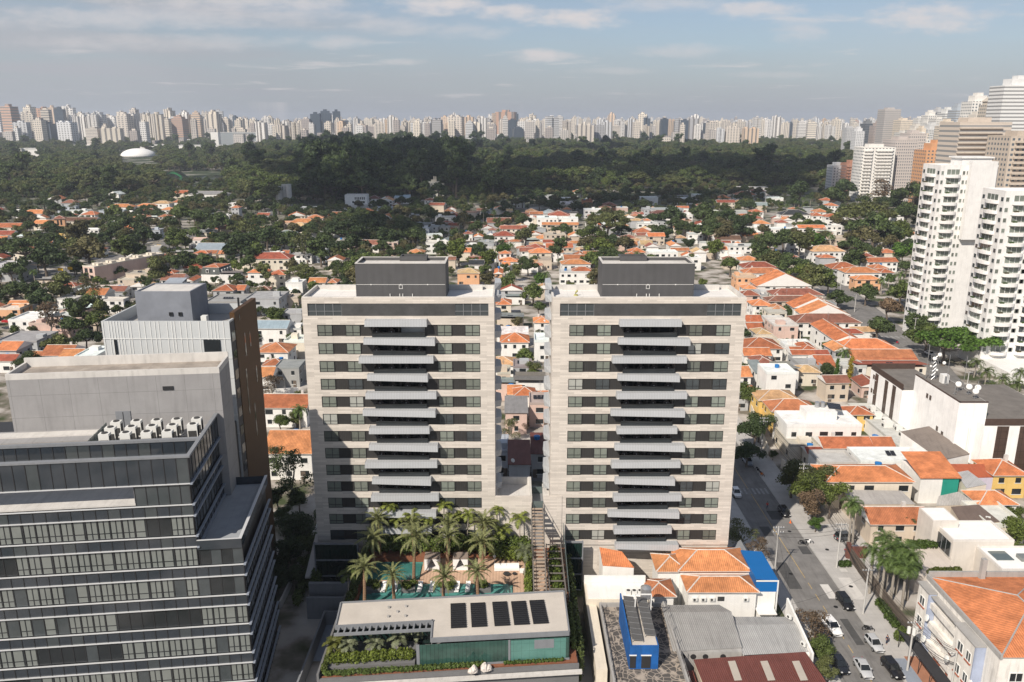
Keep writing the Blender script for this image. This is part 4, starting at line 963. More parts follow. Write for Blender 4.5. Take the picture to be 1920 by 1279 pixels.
# palms: (px of the trunk foot, Y, trunk height, kind, frond scale)
for px, Y, h, kd, s in ((679, 111.3, 7.2, 'date', .88), (736, 111.0, 6.2, 'date', .78), (829, 111.2, 5.9, 'date', .75), (897, 111.6, 6.4, 'date', .82), (773, 119.6, 8.2, 'date', 1.1), (838, 123.0, 6.4, 'date', .88), (905, 122.4, 5.4, 'date', .98), (700, 122.6, 6.0, 'date', .85),
                        (712, 127.5, 7.0, 'date', .9), (777, 127.0, 6.4, 'date', .88), (842, 127.2, 6.3, 'date', .88), (908, 127.0, 6.5, 'date', .9)):
    x, _ = WP(px, 1060 if Y < 115 else 1010, Y); palm(x, Y, DZ-.3, h, kd, s, group='palms in the pool garden')
for px, Y, h in ((729, 128.8, 8.6), (773, 128.9, 7.0), (800, 128.6, 6.2), (829, 128.8, 8.5), (856, 128.9, 6.4), (875, 128.6, 7), (932, 128.8, 7.6), (941, 128.9, 4.0), (974, 128.6, 6.2), (748, 128.9, 6), (917, 128.9, 5.2)):
    x, _ = WP(px, 1000, Y); palm(x, Y, DZ, h, 'slim', .95, group='palms in the pool garden')
for px, py, h in ((651, 1235, 1.5), (702, 1232, 1.4), (745, 1222, 1.7), (780, 1205, 1.2)): x, y = G(px, py, 7); palm(x, y+1.2, DZ-.2, h, 'low', 1.05, group='palms in the pool garden')
x, _ = WP(652, 1100, 113); palm(x, 113.4, DZ, 4.6, 'slim', .9, group='palms in the pool garden', col=(.09, .12, .03))
x, _ = WP(985, 1060, 118); palm(x, 119.0, DZ, 5.2, 'slim', 1.1, group='palms in the pool garden', col=(.13, .15, .08))
x, _ = WP(622, 1225, 99); palm(x, 100.5, DZ-.5, 1.8, 'low', 1.0, group='palms in the pool garden', col=(.12, .13, .03))
# gazebos and sofa
for i, (px, nm) in enumerate(((811, 'left one of two'), (864, 'right one of two'))):
    x, _ = WP(px, 1052, 123.6); q = root('gazebo', 'white curtained day bed gazebo on the deck, '+nm, 'gazebo', (x, 123.4, DZ), 0, 'day bed gazebos')
    b = MB(); b.box(-1.25, -1.1, 2.15, 1.25, 1.1, 2.3); b.build('canopy', [M('canopy_grey', (.25, .2, .17), .9, .1)] if 'canopy_grey' not in MATS else ['canopy_grey'], q)
    b = MB()
    for sx in (-1, 1):
        for sy in (-1, 1): b.box(sx*1.2-.05, sy*1.05-.05, 0, sx*1.2+.05, sy*1.05+.05, 2.15)
    b.build('post', ['frame_white'], q)
    b = MB()
    for sx in (-1, 1): b.add([(sx*1.18, -1.12, 2.15), (sx*.1, -1.12, 2.15), (sx*1.0, -1.1, .2), (sx*1.25, -1.1, .05)], [(0, 1, 2, 3)]); b.add([(sx*1.22, -1.1, 2.15), (sx*1.22, 1.0, 2.15), (sx*1.22, .4, .1), (sx*1.28, -1.1, .05)], [(0, 1, 2, 3)])
    b.add([(-1.18, 1.08, 2.15), (1.18, 1.08, 2.15), (1.18, 1.08, .3), (-1.18, 1.08, .3)], [(0, 1, 2, 3)]); b.build('curtain', ['fabric_white'], q)
    b = MB(); b.box(-1.0, -.9, 0, 1.0, .9, .45); b.build('mattress', ['fabric_white'], q)
q = root('sofa', 'long white outdoor sofa at the right end of the deck', 'sofa', (WP(950, 1058, 122.5)[0], 122.6, DZ), R(2))
b = MB(); b.box(-2.1, -.5, .1, 2.1, .5, .45); b.box(2.15, -1.3, .1, 3.1, -.3, .45); b.build('seat', ['fabric_white'], q); b = MB(); b.box(-2.1, .35, .45, -.02, .6, .95); b.box(.02, .35, .45, 2.1, .6, .95); b.build('backrest', ['fabric_white'], q)
q = root('coffee_table', 'dark low round table in front of the white sofa', 'table', (WP(950, 1062, 121)[0], 120.9, DZ)); b = MB(); b.cyl(0, 0, .3, .38, .6, n=14); b.cyl(0, 0, 0, .3, .1, n=8); b.cyl(1.3, .2, .2, .28, .4, n=12); b.cyl(1.3, .2, 0, .2, .08, n=8); b.build('top', ['frame_dark'], q)
q = root('garden_lamp', 'small white lamp between shrubs behind the deck', 'lamp', (WP(927, 1042, 125)[0], 125, DZ)); b = MB(); b.cyl(0, 0, 0, 1.1, .06, n=8); b.build('post', ['frame_white'], q); b = MB(); b.dome(0, 0, 1.1, .28, .4, 10, 4); b.build('shade', ['fabric_white'], q)
# ---------------------------------------------------------------- house kit
TILE = {'bright': (.60, .215, .09), 'mid': (.45, .15, .07), 'red': (.32, .09, .055), 'dull': (.28, .11, .075), 'tan': (.60, .36, .19), 'brown': (.15, .075, .05),
        'slate': (.04, .04, .045), 'grey': (.25, .25, .25), 'metal': (.34, .38, .43), 'white': (.66, .66, .65), 'beige': (.47, .42, .36), 'dirty': (.24, .22, .20), 'concrete': (.33, .33, .32), 'maroon': (.15, .055, .045)}
WALL = {'white': (.74, .73, .70), 'cream': (.66, .60, .50), 'grey': (.40, .41, .42), 'peach': (.66, .38, .22), 'yellow': (.66, .45, .15), 'beige': (.55, .47, .38), 'pink': (.58, .43, .37), 'bluegrey': (.45, .49, .54), 'concrete': (.33, .33, .32), 'brick': (.42, .19, .11), 'lilac': (.55, .5, .58)}
def hip(b, x0, y0, x1, y1, z, pitch=.42, ov=.45, gable=None, thick=.14):
    """roof on a rectangle; gable: None = hipped, 'x' ridge along x, 'y' ridge along y"""
    x0, y0, x1, y1 = x0-ov, y0-ov, x1+ov, y1+ov; w, d = x1-x0, y1-y0
    e = [(x0, y0), (x1, y0), (x1, y1), (x0, y1)]; cx_, cy_ = (x0+x1)/2, (y0+y1)/2; zt = z+thick
    if gable == 'x': rz = zt+pitch*d/2; A, B_ = (x0, cy_, rz), (x1, cy_, rz); F = [(0, 1, 5, 4), (2, 3, 4, 5), (1, 2, 5), (3, 0, 4)]
    elif gable == 'y': rz = zt+pitch*w/2; A, B_ = (cx_, y0, rz), (cx_, y1, rz); F = [(1, 2, 5, 4), (3, 0, 4, 5), (0, 1, 4), (2, 3, 5)]
    elif w >= d: rz = zt+pitch*d/2; A, B_ = (x0+d/2, cy_, rz), (x1-d/2, cy_, rz); F = [(0, 1, 5, 4), (2, 3, 4, 5), (1, 2, 5), (3, 0, 4)]
    else: rz = zt+pitch*w/2; A, B_ = (cx_, y0+w/2, rz), (cx_, y1-w/2, rz); F = [(1, 2, 5, 4), (3, 0, 4, 5), (0, 1, 4), (2, 3, 5)]
    P = [(x, y, zt) for x, y in e]+[A, B_]
    if gable: b.add(P, F[:2], 0); b.add(P, F[2:], 2)
    else: b.add(P, F, 0)
    b.add([(x, y, z) for x, y in e]+[(x, y, zt) for x, y in e], [(0, 1, 5, 4), (1, 2, 6, 5), (2, 3, 7, 6), (3, 0, 4, 7), (3, 2, 1, 0)], 1)
    b.tube([A, B_], .13, 5, 1) if (Vector(A)-Vector(B_)).length > .3 else None
    if not gable:
        for k, q in ((0, A), (1, B_ if w >= d else A), (2, B_), (3, A if w >= d else B_)): b.tube([P[k], q], .11, 5, 1)
    return rz
NH = [0]
def house(x, y, w, d, h, roof='hip', tile='bright', wall='white', rotz=0.0, label=None, cat='house', storeys=None, win=True, extras=True, floor0=0.0, group='houses', base=None):
    """front edge centred at (x, y), facing -Y, depth d behind"""
    rg = random.Random(NH[0]*31+5); NH[0] += 1
    flat = roof == 'flat'
    t = root(cat if cat != 'house' else {'flat': 'flat_roofed_house'}.get(roof, 'house'), label, cat, (x, y, floor0), rotz, group)
    tc_, wc = (TILE[tile] if isinstance(tile, str) else tile), (WALL[wall] if isinstance(wall, str) else wall)
    k = rg.uniform(.8, 1.12); g_ = rg.uniform(.92, 1.22); tc_ = (tc_[0]*k, tc_[1]*k*g_, tc_[2]*k*g_)
    b = MB(); b.box(-w/2, 0, -.3, w/2, d, h)
    if flat and extras and w > 7 and rg.random() < .6: b.box(-w/2-.003, -1.6, -.3, w/2*rg.uniform(-.2, .8), 0.002, h*.5)
    b.build('wall', ['plaster'], t, wc)
    if flat:
        b = MB(); b.box(-w/2+.25, .25, h, w/2-.25, d-.25, h+.06, 0); b.ring([(-w/2-.05, -.05), (w/2+.05, -.05), (w/2+.05, d+.05), (-w/2-.05, d+.05)], h-.15, h+rg.uniform(.3, .8), .28, 1)
        b.build('roof', ['tar_roof', 'plaster'], t, tuple((a*.5+c*.5) for a, c in zip(tc_, wc)))
        if extras and rg.random() < .7:
            a, c = rg.uniform(1.6, 3.2), rg.uniform(1.6, 3); q = rg.uniform(-w/2+a/2+.4, max(-w/2+a/2+.5, w/2-a/2-.4)); u_ = rg.uniform(1, max(1.1, d-c-.6))
            b = MB(); b.box(q-a/2, u_, h, q+a/2, u_+c, h+rg.uniform(1.2, 2.2)); b.build('roof_room', ['plaster'], t, wc)
    elif roof in ('shed', 'shedb'):
        b = MB(); r0, r1 = (h, h+d*.16) if roof == 'shed' else (h+d*.16, h)
        b.add([(-w/2-.3, -.4, r0), (w/2+.3, -.4, r0), (w/2+.3, d+.3, r1), (-w/2-.3, d+.3, r1), (-w/2-.3, -.4, r0+.12), (w/2+.3, -.4, r0+.12), (w/2+.3, d+.3, r1+.12), (-w/2-.3, d+.3, r1+.12)],
              [(4, 5, 6, 7), (3, 2, 1, 0), (0, 1, 5, 4), (1, 2, 6, 5), (2, 3, 7, 6), (3, 0, 4, 7)], 0)
        b.add([(-w/2, d, h-.1), (w/2, d, h-.1), (w/2, d, max(r0, r1)), (-w/2, d, max(r0, r1))], [(0, 1, 2, 3)], 0); b.build('roof', ['corrugated'], t, tc_)
    else:
        b = MB(); rz = hip(b, -w/2, 0, w/2, d, h, rg.uniform(.36, .48), .45, {'gx': 'x', 'gy': 'y'}.get(roof))
        rf = b.build('roof', ['tile' if tile not in ('metal', 'grey') else 'corrugated', 'mortar', 'soffit_white'], t, tc_)
        if extras and rg.random() < .16:
            b = MB(); q = rg.uniform(-w/3, w/3); b.box(q-.35, d*.6, h, q+.35, d*.6+.6, rz+.6); b.build('chimney', ['concrete_pale'], rf)
    if win:
        ns = storeys or max(1, int(round(h/3.0)))
        for s in range(ns):
            n = max(1, int(w/3.1)); z = s*h/ns+.95
            if z+1.2 > h: continue
            for i in range(n):
                if rg.random() < .2: continue
                ww, hh = rg.choice(((1.2, 1.2), (1.6, 1.2), (1.0, 1.3), (2.0, 1.3)))
                far_window(t, -w/2+w*(i+.5)/n, 0, z, ww, min(hh, h/ns-1.3), 0)
            sd = -1 if x > 0 else 1
            for i in range(max(1, int(d/3.8))):
                if rg.random() < .35: continue
                far_window(t, sd*w/2, d*(i+.5)/max(1, int(d/3.8)), z, 1.1, min(1.2, h/ns-1.3), R(90)*sd)
        b = MB(); b.box(-.5, -.06, 0, .5, .02, 2.1); q = b.build('door', ['bark'], t); q.location.x = rg.choice((-1, 1))*w*.3
    if extras:
        rr = rg.random()
        if rr < .16:
            b = MB(); b.cyl(0, 0, 0, .9, .62, .75, 12); b.cyl(0, 0, .9, 1.05, .78, .3, 12)
            q = b.build('water_tank', ['blue_tank'], t); q.location = (rg.uniform(-w/3, w/3), d*.7, (h if flat else h+d*.1)+.05)
        elif rr < .28:
            b = MB(); s = .42 if not flat else .3; n = rg.randint(2, 4)
            for i in range(n): b.add([(i*1.1, 0, 0), (i*1.1+1, 0, 0), (i*1.1+1, 1.7, 1.7*s), (i*1.1, 1.7, 1.7*s)], [(0, 1, 2, 3)])
            q = b.build('solar_panel', ['solar'], t); q.location = (-n*.55, d*.14 if not flat else d*.4, h+.32 if not flat else h+.3)
        elif rr < .42 and y < 420:
            if 'aerial' not in _sm: b = MB(); b.tube([(0, 0, 0), (0, 0, 3.2)], .04, 4); [b.box(-.5+.06*k, -.02, 2.3+.25*k, .5-.06*k, .02, 2.34+.25*k) for k in range(4)]; _sm['aerial'] = b.mesh('aerial', ['steel'])
            link('aerial', _sm['aerial'], t, None, (rg.uniform(-w/3, w/3), d*.55, h+(.1 if flat else d*.16)))
        elif rr < .5 and y < 420:
            if 'dish' not in _sm: b = MB(); b.dome(0, 0, 0, .5, .14, 12, 3); b.tube([(0, 0, 0), (0, 0, -.5)], .04, 4); _sm['dish'] = b.mesh('satellite_dish', ['ac_white'])
            q = link('satellite_dish', _sm['dish'], t, None, (rg.uniform(-w/3, w/3), .4, h+.75)); q.rotation_euler = (R(50), 0, R(40))
        elif rr < .62 and flat:
            q = ac_unit(t, rg.uniform(-w/3, w/3), d*rg.uniform(.3, .8), h+.1, rg.uniform(-.4, .4))
    FOOT.append((x+math.cos(rotz+math.pi/2)*d/2, y+d/2, max(w, d)*.56))
    if label is None: auto(t, base or f"{WN[wall] if isinstance(wall, str) else 'pale'} house with {TN[tile] if isinstance(tile, str) else 'dark'} {RN[roof]}", cat, group, h)
    return t
WN = {'white': 'white', 'cream': 'cream', 'grey': 'grey', 'peach': 'peach', 'yellow': 'yellow', 'beige': 'beige', 'pink': 'pink', 'bluegrey': 'bluish grey', 'concrete': 'bare concrete', 'brick': 'brick', 'lilac': 'lilac'}
TN = {'bright': 'bright orange', 'mid': 'orange', 'red': 'red', 'dull': 'dull red', 'tan': 'tan', 'brown': 'brown', 'slate': 'black', 'grey': 'grey', 'metal': 'bluish metal', 'white': 'white', 'beige': 'beige', 'dirty': 'weathered', 'concrete': 'grey', 'maroon': 'maroon'}
RN = {'hip': 'hipped roof', 'gx': 'gabled roof', 'gy': 'end gabled roof', 'flat': 'flat roof', 'shed': 'sloping roof', 'shedb': 'sloping roof'}
def hpx(xl, xr, ye, h, d, roof='hip', tile='bright', wall='white', rotz=0.0, **k):
    """house whose front eave runs from pixel xl to xr at row ye, eave height h metres"""
    (xa, ya), (xb, yb) = G(xl, ye, h), G(xr, ye, h)
    return house((xa+xb)/2, (ya+yb)/2+.4, max(3, xb-xa-.8), d, h, roof, tile, wall, rotz, **k)
def shed_px(name, label, corners, tile, wall, cat='building', mat='corrugated', over=.0, group=None, cap=False):
    """building under a roof given by its corners (pixel x, pixel y, height)"""
    P = [(*G(px, py, z), z) for px, py, z in corners]; cxx = sum(p[0] for p in P)/len(P); cyy = sum(p[1] for p in P)/len(P)
    t = root(name, label, cat, (cxx, cyy, 0), 0, group); n = len(P)
    Q = [(x-cxx, y-cyy, z) for x, y, z in P]
    a = sum(Q[i][0]*Q[(i+1) % n][1]-Q[(i+1) % n][0]*Q[i][1] for i in range(n))
    if a < 0: Q = Q[::-1]
    b = MB(); b.add([(x*.985, y*.985, -.3) for x, y, z in Q]+[(x*.985, y*.985, z-.12) for x, y, z in Q], [(i, (i+1) % n, n+(i+1) % n, n+i) for i in range(n)]); b.build('wall', ['plaster'], t, WALL[wall] if isinstance(wall, str) else wall)
    b = MB(); b.add([(x, y, z-.1) for x, y, z in Q]+[(x, y, z) for x, y, z in Q], [(i, (i+1) % n, n+(i+1) % n, n+i) for i in range(n)]+[tuple(range(n, 2*n)), tuple(range(n-1, -1, -1))]); b.build('roof', [mat], t, TILE[tile] if isinstance(tile, str) else tile)
    FOOT.append((cxx, cyy, 5)); return t
def ac_unit(parent, x, y, z, rotz=0.0, name='air_conditioner'):
    if 'acw' not in _sm:
        b = MB(); b.box(-.42, -.32, 0, .42, 0, .6, 0); b.cyl(0, 0, 0, .02, .22, n=12, mi=1); v0 = len(b.v)-24
        for i in range(v0, len(b.v)): q = b.v[i]; b.v[i] = (q[0]-.08, -.325-q[2], q[1]+.3)
        _sm['acw'] = b.mesh('air_conditioner', ['ac_white', 'ac_grille'])
    return link(name, _sm['acw'], parent, None, (x, y, z), rotz)
# ---------------------------------------------------------------- right foreground block
r = house(34.1, 122.4, 11.6, 7.0, 7.0, 'hip', 'bright', 'white', 0, 'large orange hipped roof house at the foot of the right stone tower', extras=False)
r = house(27.0, 122.9, 4.6, 5.2, 6.6, 'hip', 'bright', 'white', 0, 'low orange roofed annexe left of the large orange hipped house', extras=False, win=False)
r = house(34.3, 117.6, 11.0, 4.6, 6.0, 'hip', 'bright', 'white', 0, 'white house with air conditioners under a low orange hipped roof', extras=False, win=False)
for x in (-4.5, -3.1, -1.7, 3.8): ac_unit(r, x, 0, 4.4)
b = MB(); b.box(-.75, -.05, 4.3, .35, .02, 5.1); q = b.build('vent_grille', ['ac_grille'], r)
r = house(24.2, 117.3, 4.2, 4.6, 5.4, 'hip', 'mid', 'white', 0, 'small steep orange roof between the white yard walls', extras=False, win=False)
shed_px('lean_to', 'orange tiled lean to roof against the dark tower base', [(1124, 1026, 7.4), (1166, 1034, 7.4), (1189, 1064, 6.2), (1130, 1060, 6.2)], 'bright', 'white', mat='tile')
t = root('blue_roof_house', 'white side house with bright blue roof and blue wall band', 'house', (41.3, 118.5, 0)); b = MB(); b.box(39.9, 118.3, 0, 43.2, 127.5, 5.6); b.build('wall', ['plaster'], t, WALL['white'], world=True)
b = MB(); b.box(39.88, 118.25, 5.6, 43.3, 127.5, 7.6); b.add([(39.8, 118.2, 7.9), (43.5, 118.2, 7.6), (43.5, 127.6, 7.6), (39.8, 127.6, 7.9), (39.8, 118.2, 7.6), (39.8, 127.6, 7.6)], [(0, 1, 2, 3), (0, 3, 5, 4)]); b.build('roof', [M('blue_roof', (.005, .12, .36), .5, .06, .5)], t, world=True)
b = MB(); b.box(39.8, 118.14, 7.5, 43.5, 118.24, 7.72); b.box(43.3, 118.1, 0, 43.5, 118.3, 7.6); b.build('trim', ['frame_white'], t, world=True)
b = MB(); b.box(39.95, 116.2, 2.6, 43.0, 118.3, 2.75); b.build('canopy', ['soffit_white'], t, world=True)
t = root('yard_building', 'long white flat building with three roof fans beside dark tower base', 'building', (17, 118, 0)); b = MB(); b.box(12.0, 116.0, 0, 22.2, 121, 5.6); b.box(12.0, 100, 0, 13.6, 116, 4.6); b.build('wall', ['plaster'], t, WALL['cream'], world=True)
b = MB(); b.box(12.0, 120.7, 5.6, 22.2, 121, 7.0); b.box(12.3, 116.2, 5.6, 22, 120.6, 5.7); b.build('roof', ['plaster'], t, WALL['white'], world=True)
for k in range(3):
    x = 18.9+.95*k; b = MB(); b.box(x-.4, 117.0, 5.7, x+.4, 117.8, 6.4, 0); b.cyl(x, 117.4, 6.4, 6.44, .3, n=12, mi=1); b.build('roof_fan', ['ac_white', 'ac_grille'], t, world=True)
t = root('mosaic_terrace', 'weathered crazy paved roof terrace with low walls and wire fence', 'building', (19, 109, 0)); b = MB(); b.box(14.1, 92, 0, 24.4, 121-5.2, 4.4); b.build('wall', ['concrete'], t, world=True)
b = MB(); b.box(14.2, 92.1, 4.4, 24.3, 115.7, 4.5); b.build('floor', ['stone_mosaic'], t, world=True)
b = MB(); b.box(14.0, 92, 4.3, 14.25, 115.8, 5.2); b.box(24.2, 92, 4.3, 24.45, 115.8, 5.4); b.box(14.25, 115.55, 4.3, 24.2, 115.8, 5.2)
for k in range(8): b.box(24.3, 93+3*k, 5.4, 24.36, 93.06+3*k, 6.5); b.box(14.1, 93+3*k, 5.2, 14.16, 93.06+3*k, 6.6)
for z in (5.9, 6.4): b.box(24.31, 93, z, 24.34, 114.1, z+.03); b.box(14.11, 93, z, 14.14, 114.1, z+.03)
b.build('parapet', ['concrete'], t, world=True)
t = root('blue_block', 'bright blue rooftop block carrying two rows of solar panels', 'building', (18.8, 106, 4.5))
b = MB(); b.box(16.7, 100.2, 4.5, 20.8, 111.8, 8.3); b.add([(16.7, 100.2, 8.3), (16.7, 111.8, 8.3), (16.7, 111.8, 9.4), (16.7, 100.2, 8.6), (16.9, 100.2, 8.3), (16.9, 111.8, 8.3), (16.9, 111.8, 9.4), (16.9, 100.2, 8.6)], [(0, 1, 2, 3), (7, 6, 5, 4), (3, 2, 6, 7), (0, 3, 7, 4)]); b.build('wall', ['blue_paint'], t, world=True)
b = MB(); b.box(16.9, 100.4, 8.3, 20.6, 111.6, 8.36); b.build('roof', ['roof_membrane'], t, world=True)
for (x, w) in ((16.75, .85), (18.4, 1.3)): b = MB(); b.box(x, 100.12, 4.7, x+w, 100.22, 6.7, 0); b.box(x-.1, 100.1, 6.7, x+w+.1, 100.25, 6.85, 1); b.build('door', ['frame_dark', 'frame_white'], t, world=True)
for row, x0 in ((0, 17.1), (1, 19.1)):
    for k in range(8 if row == 0 else 7):
        y = 101.0+1.28*k+(1.2 if row else 0); z = 8.75+.07*k
        q = root('solar_panel', 'grey solar panel on the blue rooftop block, '+OR[k]+' from front in the '+('left' if row == 0 else 'right')+' row', 'solar panel', (x0, y, z), 0, 'solar panels on the blue block')
        b = MB(); b.add([(0, 0, .1), (1.6, 0, -.1), (1.6, 1.1, .0), (0, 1.1, .2), (0, 0, .04), (1.6, 0, -.16), (1.6, 1.1, -.06), (0, 1.1, .14)], [(0, 1, 2, 3), (7, 6, 5, 4), (0, 4, 5, 1), (1, 5, 6, 2), (3, 2, 6, 7), (3, 7, 4, 0)]); b.build('sheet', [M('solar_grey', (.10, .10, .10), .35, .1)] if 'solar_grey' not in MATS else ['solar_grey'], q)
        b = MB(); b.box(0, -.12, -.4, .06, -.04, .1); b.box(1.54, -.12, -.4, 1.6, -.04, -.1); b.add([(0, -.14, .1), (1.6, -.14, -.1), (1.6, -.02, -.1), (0, -.02, .1)], [(0, 1, 2, 3)]); b.build('frame', ['steel'], q)
q = root('water_tank', 'steel water tank on stand behind the solar panels', 'water tank', (20.9, 112.8, 4.5)); b = MB(); b.cyl(0, 0, 3.6, 5.3, .85, n=18); b.cyl(0, 0, 5.3, 5.65, .85, .25, 18); b.build('drum', ['steel'], q)
b = MB()
for sx in (-1, 1):
    for sy in (-1, 1): b.box(sx*.6-.05, sy*.6-.05, 0, sx*.6+.05, sy*.6+.05, 3.6)
b.build('leg', ['steel'], q)
q = root('pipe_frame', 'white pipe frame standing over the solar panels', 'frame', (19.6, 109.5, 8.4)); b = MB()
for x in (18.6, 21.0): b.box(x-.07, 108.6, 8.4, x+.07, 108.75, 11.2)
b.box(18.6, 108.6, 11.1, 21.0, 108.75, 11.25); b.build('pipe', ['frame_white'], q, world=True)
t = root('grey_shed', 'grey corrugated hall with arched holes in its front wall', 'shed', (29, 109, 0))
b = MB(); b.box(23.9, 104.4, 0, 34.0, 115, 4.3); b.build('wall', ['concrete'], t, world=True)
b = MB(); b.add([(23.7, 104.2, 4.5), (34.2, 105.2, 4.5), (34.4, 112.5, 5.7), (23.7, 112.3, 5.7), (33.2, 115.3, 5.1), (23.8, 115.2, 5.1)], [(0, 1, 2, 3), (3, 2, 4, 5)]); b.add([(23.7, 104.2, 4.3), (34.2, 105.2, 4.3), (34.2, 105.2, 4.5), (23.7, 104.2, 4.5)], [(0, 1, 2, 3)]); b.build('roof', ['corrugated'], t, (.30, .295, .285), world=True)
b = MB()
for x in (25.2, 26.8, 28.6, 31.2): b.cyl(x, 0, 0, .05, .42, n=14)
b.v = [(x, 104.36-z, 3.5+y) for x, y, z in b.v]; b.build('porthole', ['frame_dark'], t, world=True)
t = root('grey_shed', 'lower grey corrugated hall with white parapet beside the street', 'shed', (39, 109, 0)); b = MB(); b.box(34.2, 104.5, 0, 44, 113, 3.9); b.build('wall', ['plaster'], t, WALL['white'], world=True)
b = MB(); b.add([(34.0, 104.0, 4.0), (44, 104.8, 4.0), (44, 110.5, 4.8), (34.2, 110.3, 4.8), (44, 113.2, 4.3), (34.3, 113.2, 4.3)], [(0, 1, 2, 3), (3, 2, 4, 5)]); b.build('roof', ['corrugated'], t, (.36, .36, .355), world=True)
b = MB(); b.add([(44.0, 103.6, 0), (44.0, 115.5, 0), (44.0, 115.5, 6.2), (44.0, 103.6, 4.6), (44.3, 103.6, 0), (44.3, 115.5, 0), (44.3, 115.5, 6.2), (44.3, 103.6, 4.6)], [(0, 3, 2, 1), (4, 5, 6, 7), (3, 7, 6, 2), (0, 4, 7, 3), (1, 2, 6, 5)]); b.build('parapet', ['plaster'], t, WALL['white'], world=True)
q = ac_unit(t, 4.6, -3.2, 4.4, R(-60)); q = ac_unit(t, 4.4, 2.8, 5.0, R(-60))
t = root('red_shed', 'brown red corrugated shed with three pale roof lights', 'shed', (35, 98, 0)); b = MB(); b.box(26.8, 88, 0, 44.0, 103.3, 3.4); b.build('wall', ['plaster'], t, WALL['beige'], world=True)
b = MB(); b.add([(26.4, 102.6, 4.3), (43.3, 104.4, 4.3), (44.6, 96, 3.6), (44.6, 88, 3.0), (27.5, 88, 3.0)], [(0, 4, 3, 2, 1)]); b.build('roof', ['corrugated'], t, (.15, .052, .042), world=True)
for i, x in enumerate((31.3, 36.0, 40.6)):
    b = MB(); b.add([(x, 102.2, 4.32), (x+1.1, 102.3, 4.33), (x+1.1, 98.5, 3.95), (x, 98.4, 3.95)], [(0, 3, 2, 1)]); b.build('roof_light', [M('rooflight', (.40, .36, .31), .5, .1)] if 'rooflight' not in MATS else ['rooflight'], t, world=True)
t = root('red_shed', 'small dark red shed in shadow left of the large red shed', 'shed', (25.6, 97, 0)); b = MB(); b.box(24.5, 88, 0, 26.3, 102, 2.9); b.build('roof', ['corrugated'], t, (.16, .05, .04), world=True)
t = root('guard_booth', 'plain grey guard booth with pointed roof at the tower gate', 'booth', (41.4, 131, 0)); b = MB(); b.box(40.2, 128, 0, 42.6, 134, 5.2); b.add([(40.2, 128, 5.2), (42.6, 128, 5.2), (41.6, 129, 6.4), (41.6, 134, 6.4), (40.2, 134, 5.2), (42.6, 134, 5.2)], [(0, 1, 2), (1, 5, 3, 2), (0, 2, 3, 4)]); b.build('wall', ['grey_paint'], t, world=True); b = MB(); b.box(40.9, 127.95, 0, 41.9, 128.02, 2.2); b.build('door', ['frame_dark'], t, world=True)
# shadowed yard between the office and the podium
t = root('service_yard', 'dark sunken service yard with low walls left of the podium', 'yard', (-29, 108, 0))
b = MB(); b.box(-30.8, 96, 0, -30.5, 117.5, 2.6); b.box(-27.4, 96, 0, -27.1, 117.5, 2.6); b.box(-30.5, 117.2, 0, -27.4, 117.5, 2.6); b.box(-34, 119, 0, -26.7, 119.4, 4.0); b.box(-34, 121, 0, -26.7, 121.6, 5.4); b.build('wall', ['grey_paint'], t, world=True)
b = MB(); b.box(-30.5, 108, 0, -27.4, 117.2, .1); b.build('floor', ['blue_floor'], t, world=True)
b = MB(); b.box(-33.9, 121.6, 0, -34.6, 131, 2.0); b.box(-39.5, 122, 0, -39.2, 150, 1.4); b.build('side_wall', ['concrete_pale'], t, world=True)
hedge('hedge', 'dark shrubs in the shaded strip left of the left stone tower', 'hedge', [(-36.6, 122, 0), (-37.5, 145, 0)], 1.6, 2.2, 1400, .4, 'mid')
hedge('shrubs', 'shaded shrubs above the wall of the service yard', 'shrubs', [(-34, 123.5, 0), (-34, 128, 0)], 1.8, 2.4, 700, .35, 'mid', z=2)
for i, (x, y, s, k, c) in enumerate(((-38.6, 128, .6, 'round', 'dark'), (-40.8, 133, .9, 'round', 'deep'), (-38.4, 138, .7, 'round', 'mid'), (-41.5, 142, .8, 'dome', 'deep'), (-37.6, 147, .8, 'round', 'dark'), (-41, 126, .7, 'round', 'deep'), (-37.4, 133, .5, 'round', 'mid'))): tree(x, y, s, k, c)
hedge('hedge', 'dark hedge against the brown wall of the clad building', 'hedge', [(-42.5, 122, 0), (-42.8, 150, 0)], 2.2, 2.6, 2200, .45, 'deep')
t = root('white_ramp', 'pale sloping ramp slab beside the left stone tower', 'ramp', (-36, 132, 0)); b = MB(); b.add([(-36.2, 127, 3.0), (-34.5, 127, 3.0), (-34.5, 136, 6.5), (-36.2, 136, 6.5), (-36.2, 127, 2.7), (-34.5, 127, 2.7), (-34.5, 136, 6.2), (-36.2, 136, 6.2)], [(0, 1, 2, 3), (0, 4, 5, 1), (1, 5, 6, 2), (3, 7, 4, 0)]); b.build('slab', ['concrete_pale'], t, world=True)
# ---------------------------------------------------------------- apartment block, bottom right
t = root('apartment_block', 'weathered white three storey apartment block with orange tiled roof', 'apartment block', (65, 101, 0))
b = MB(); b.box(65.0, 92, 0, 82, 111.5, 12.2); b.box(63.8, 108.2, 0, 65.0, 111.2, 11.6); b.box(63.6, 95.2, 0, 65.0, 100.2, 11.8); b.box(64.1, 100.2, 3, 65.0, 108.2, 3.9)
for z in (6.2, 9.3): b.box(64.1, 100.2, z, 65.0, 108.2, z+.9)
b.build('wall', [M('old_plaster', (.74, .71, .66), .9, .2, .5, streak=.35)], t, world=True)
M('old_blue', (.35, .40, .52), .9, .2, .5, streak=.35)
b = MB(); b.box(63.77, 108.0, 0, 64.9, 108.2, 11.6); b.build('blue_pier', ['old_blue'], t, world=True); b = MB(); b.box(63.57, 95.0, 0, 65.0, 95.2, 11.8); b.build('blue_pier', ['old_blue'], t, world=True)
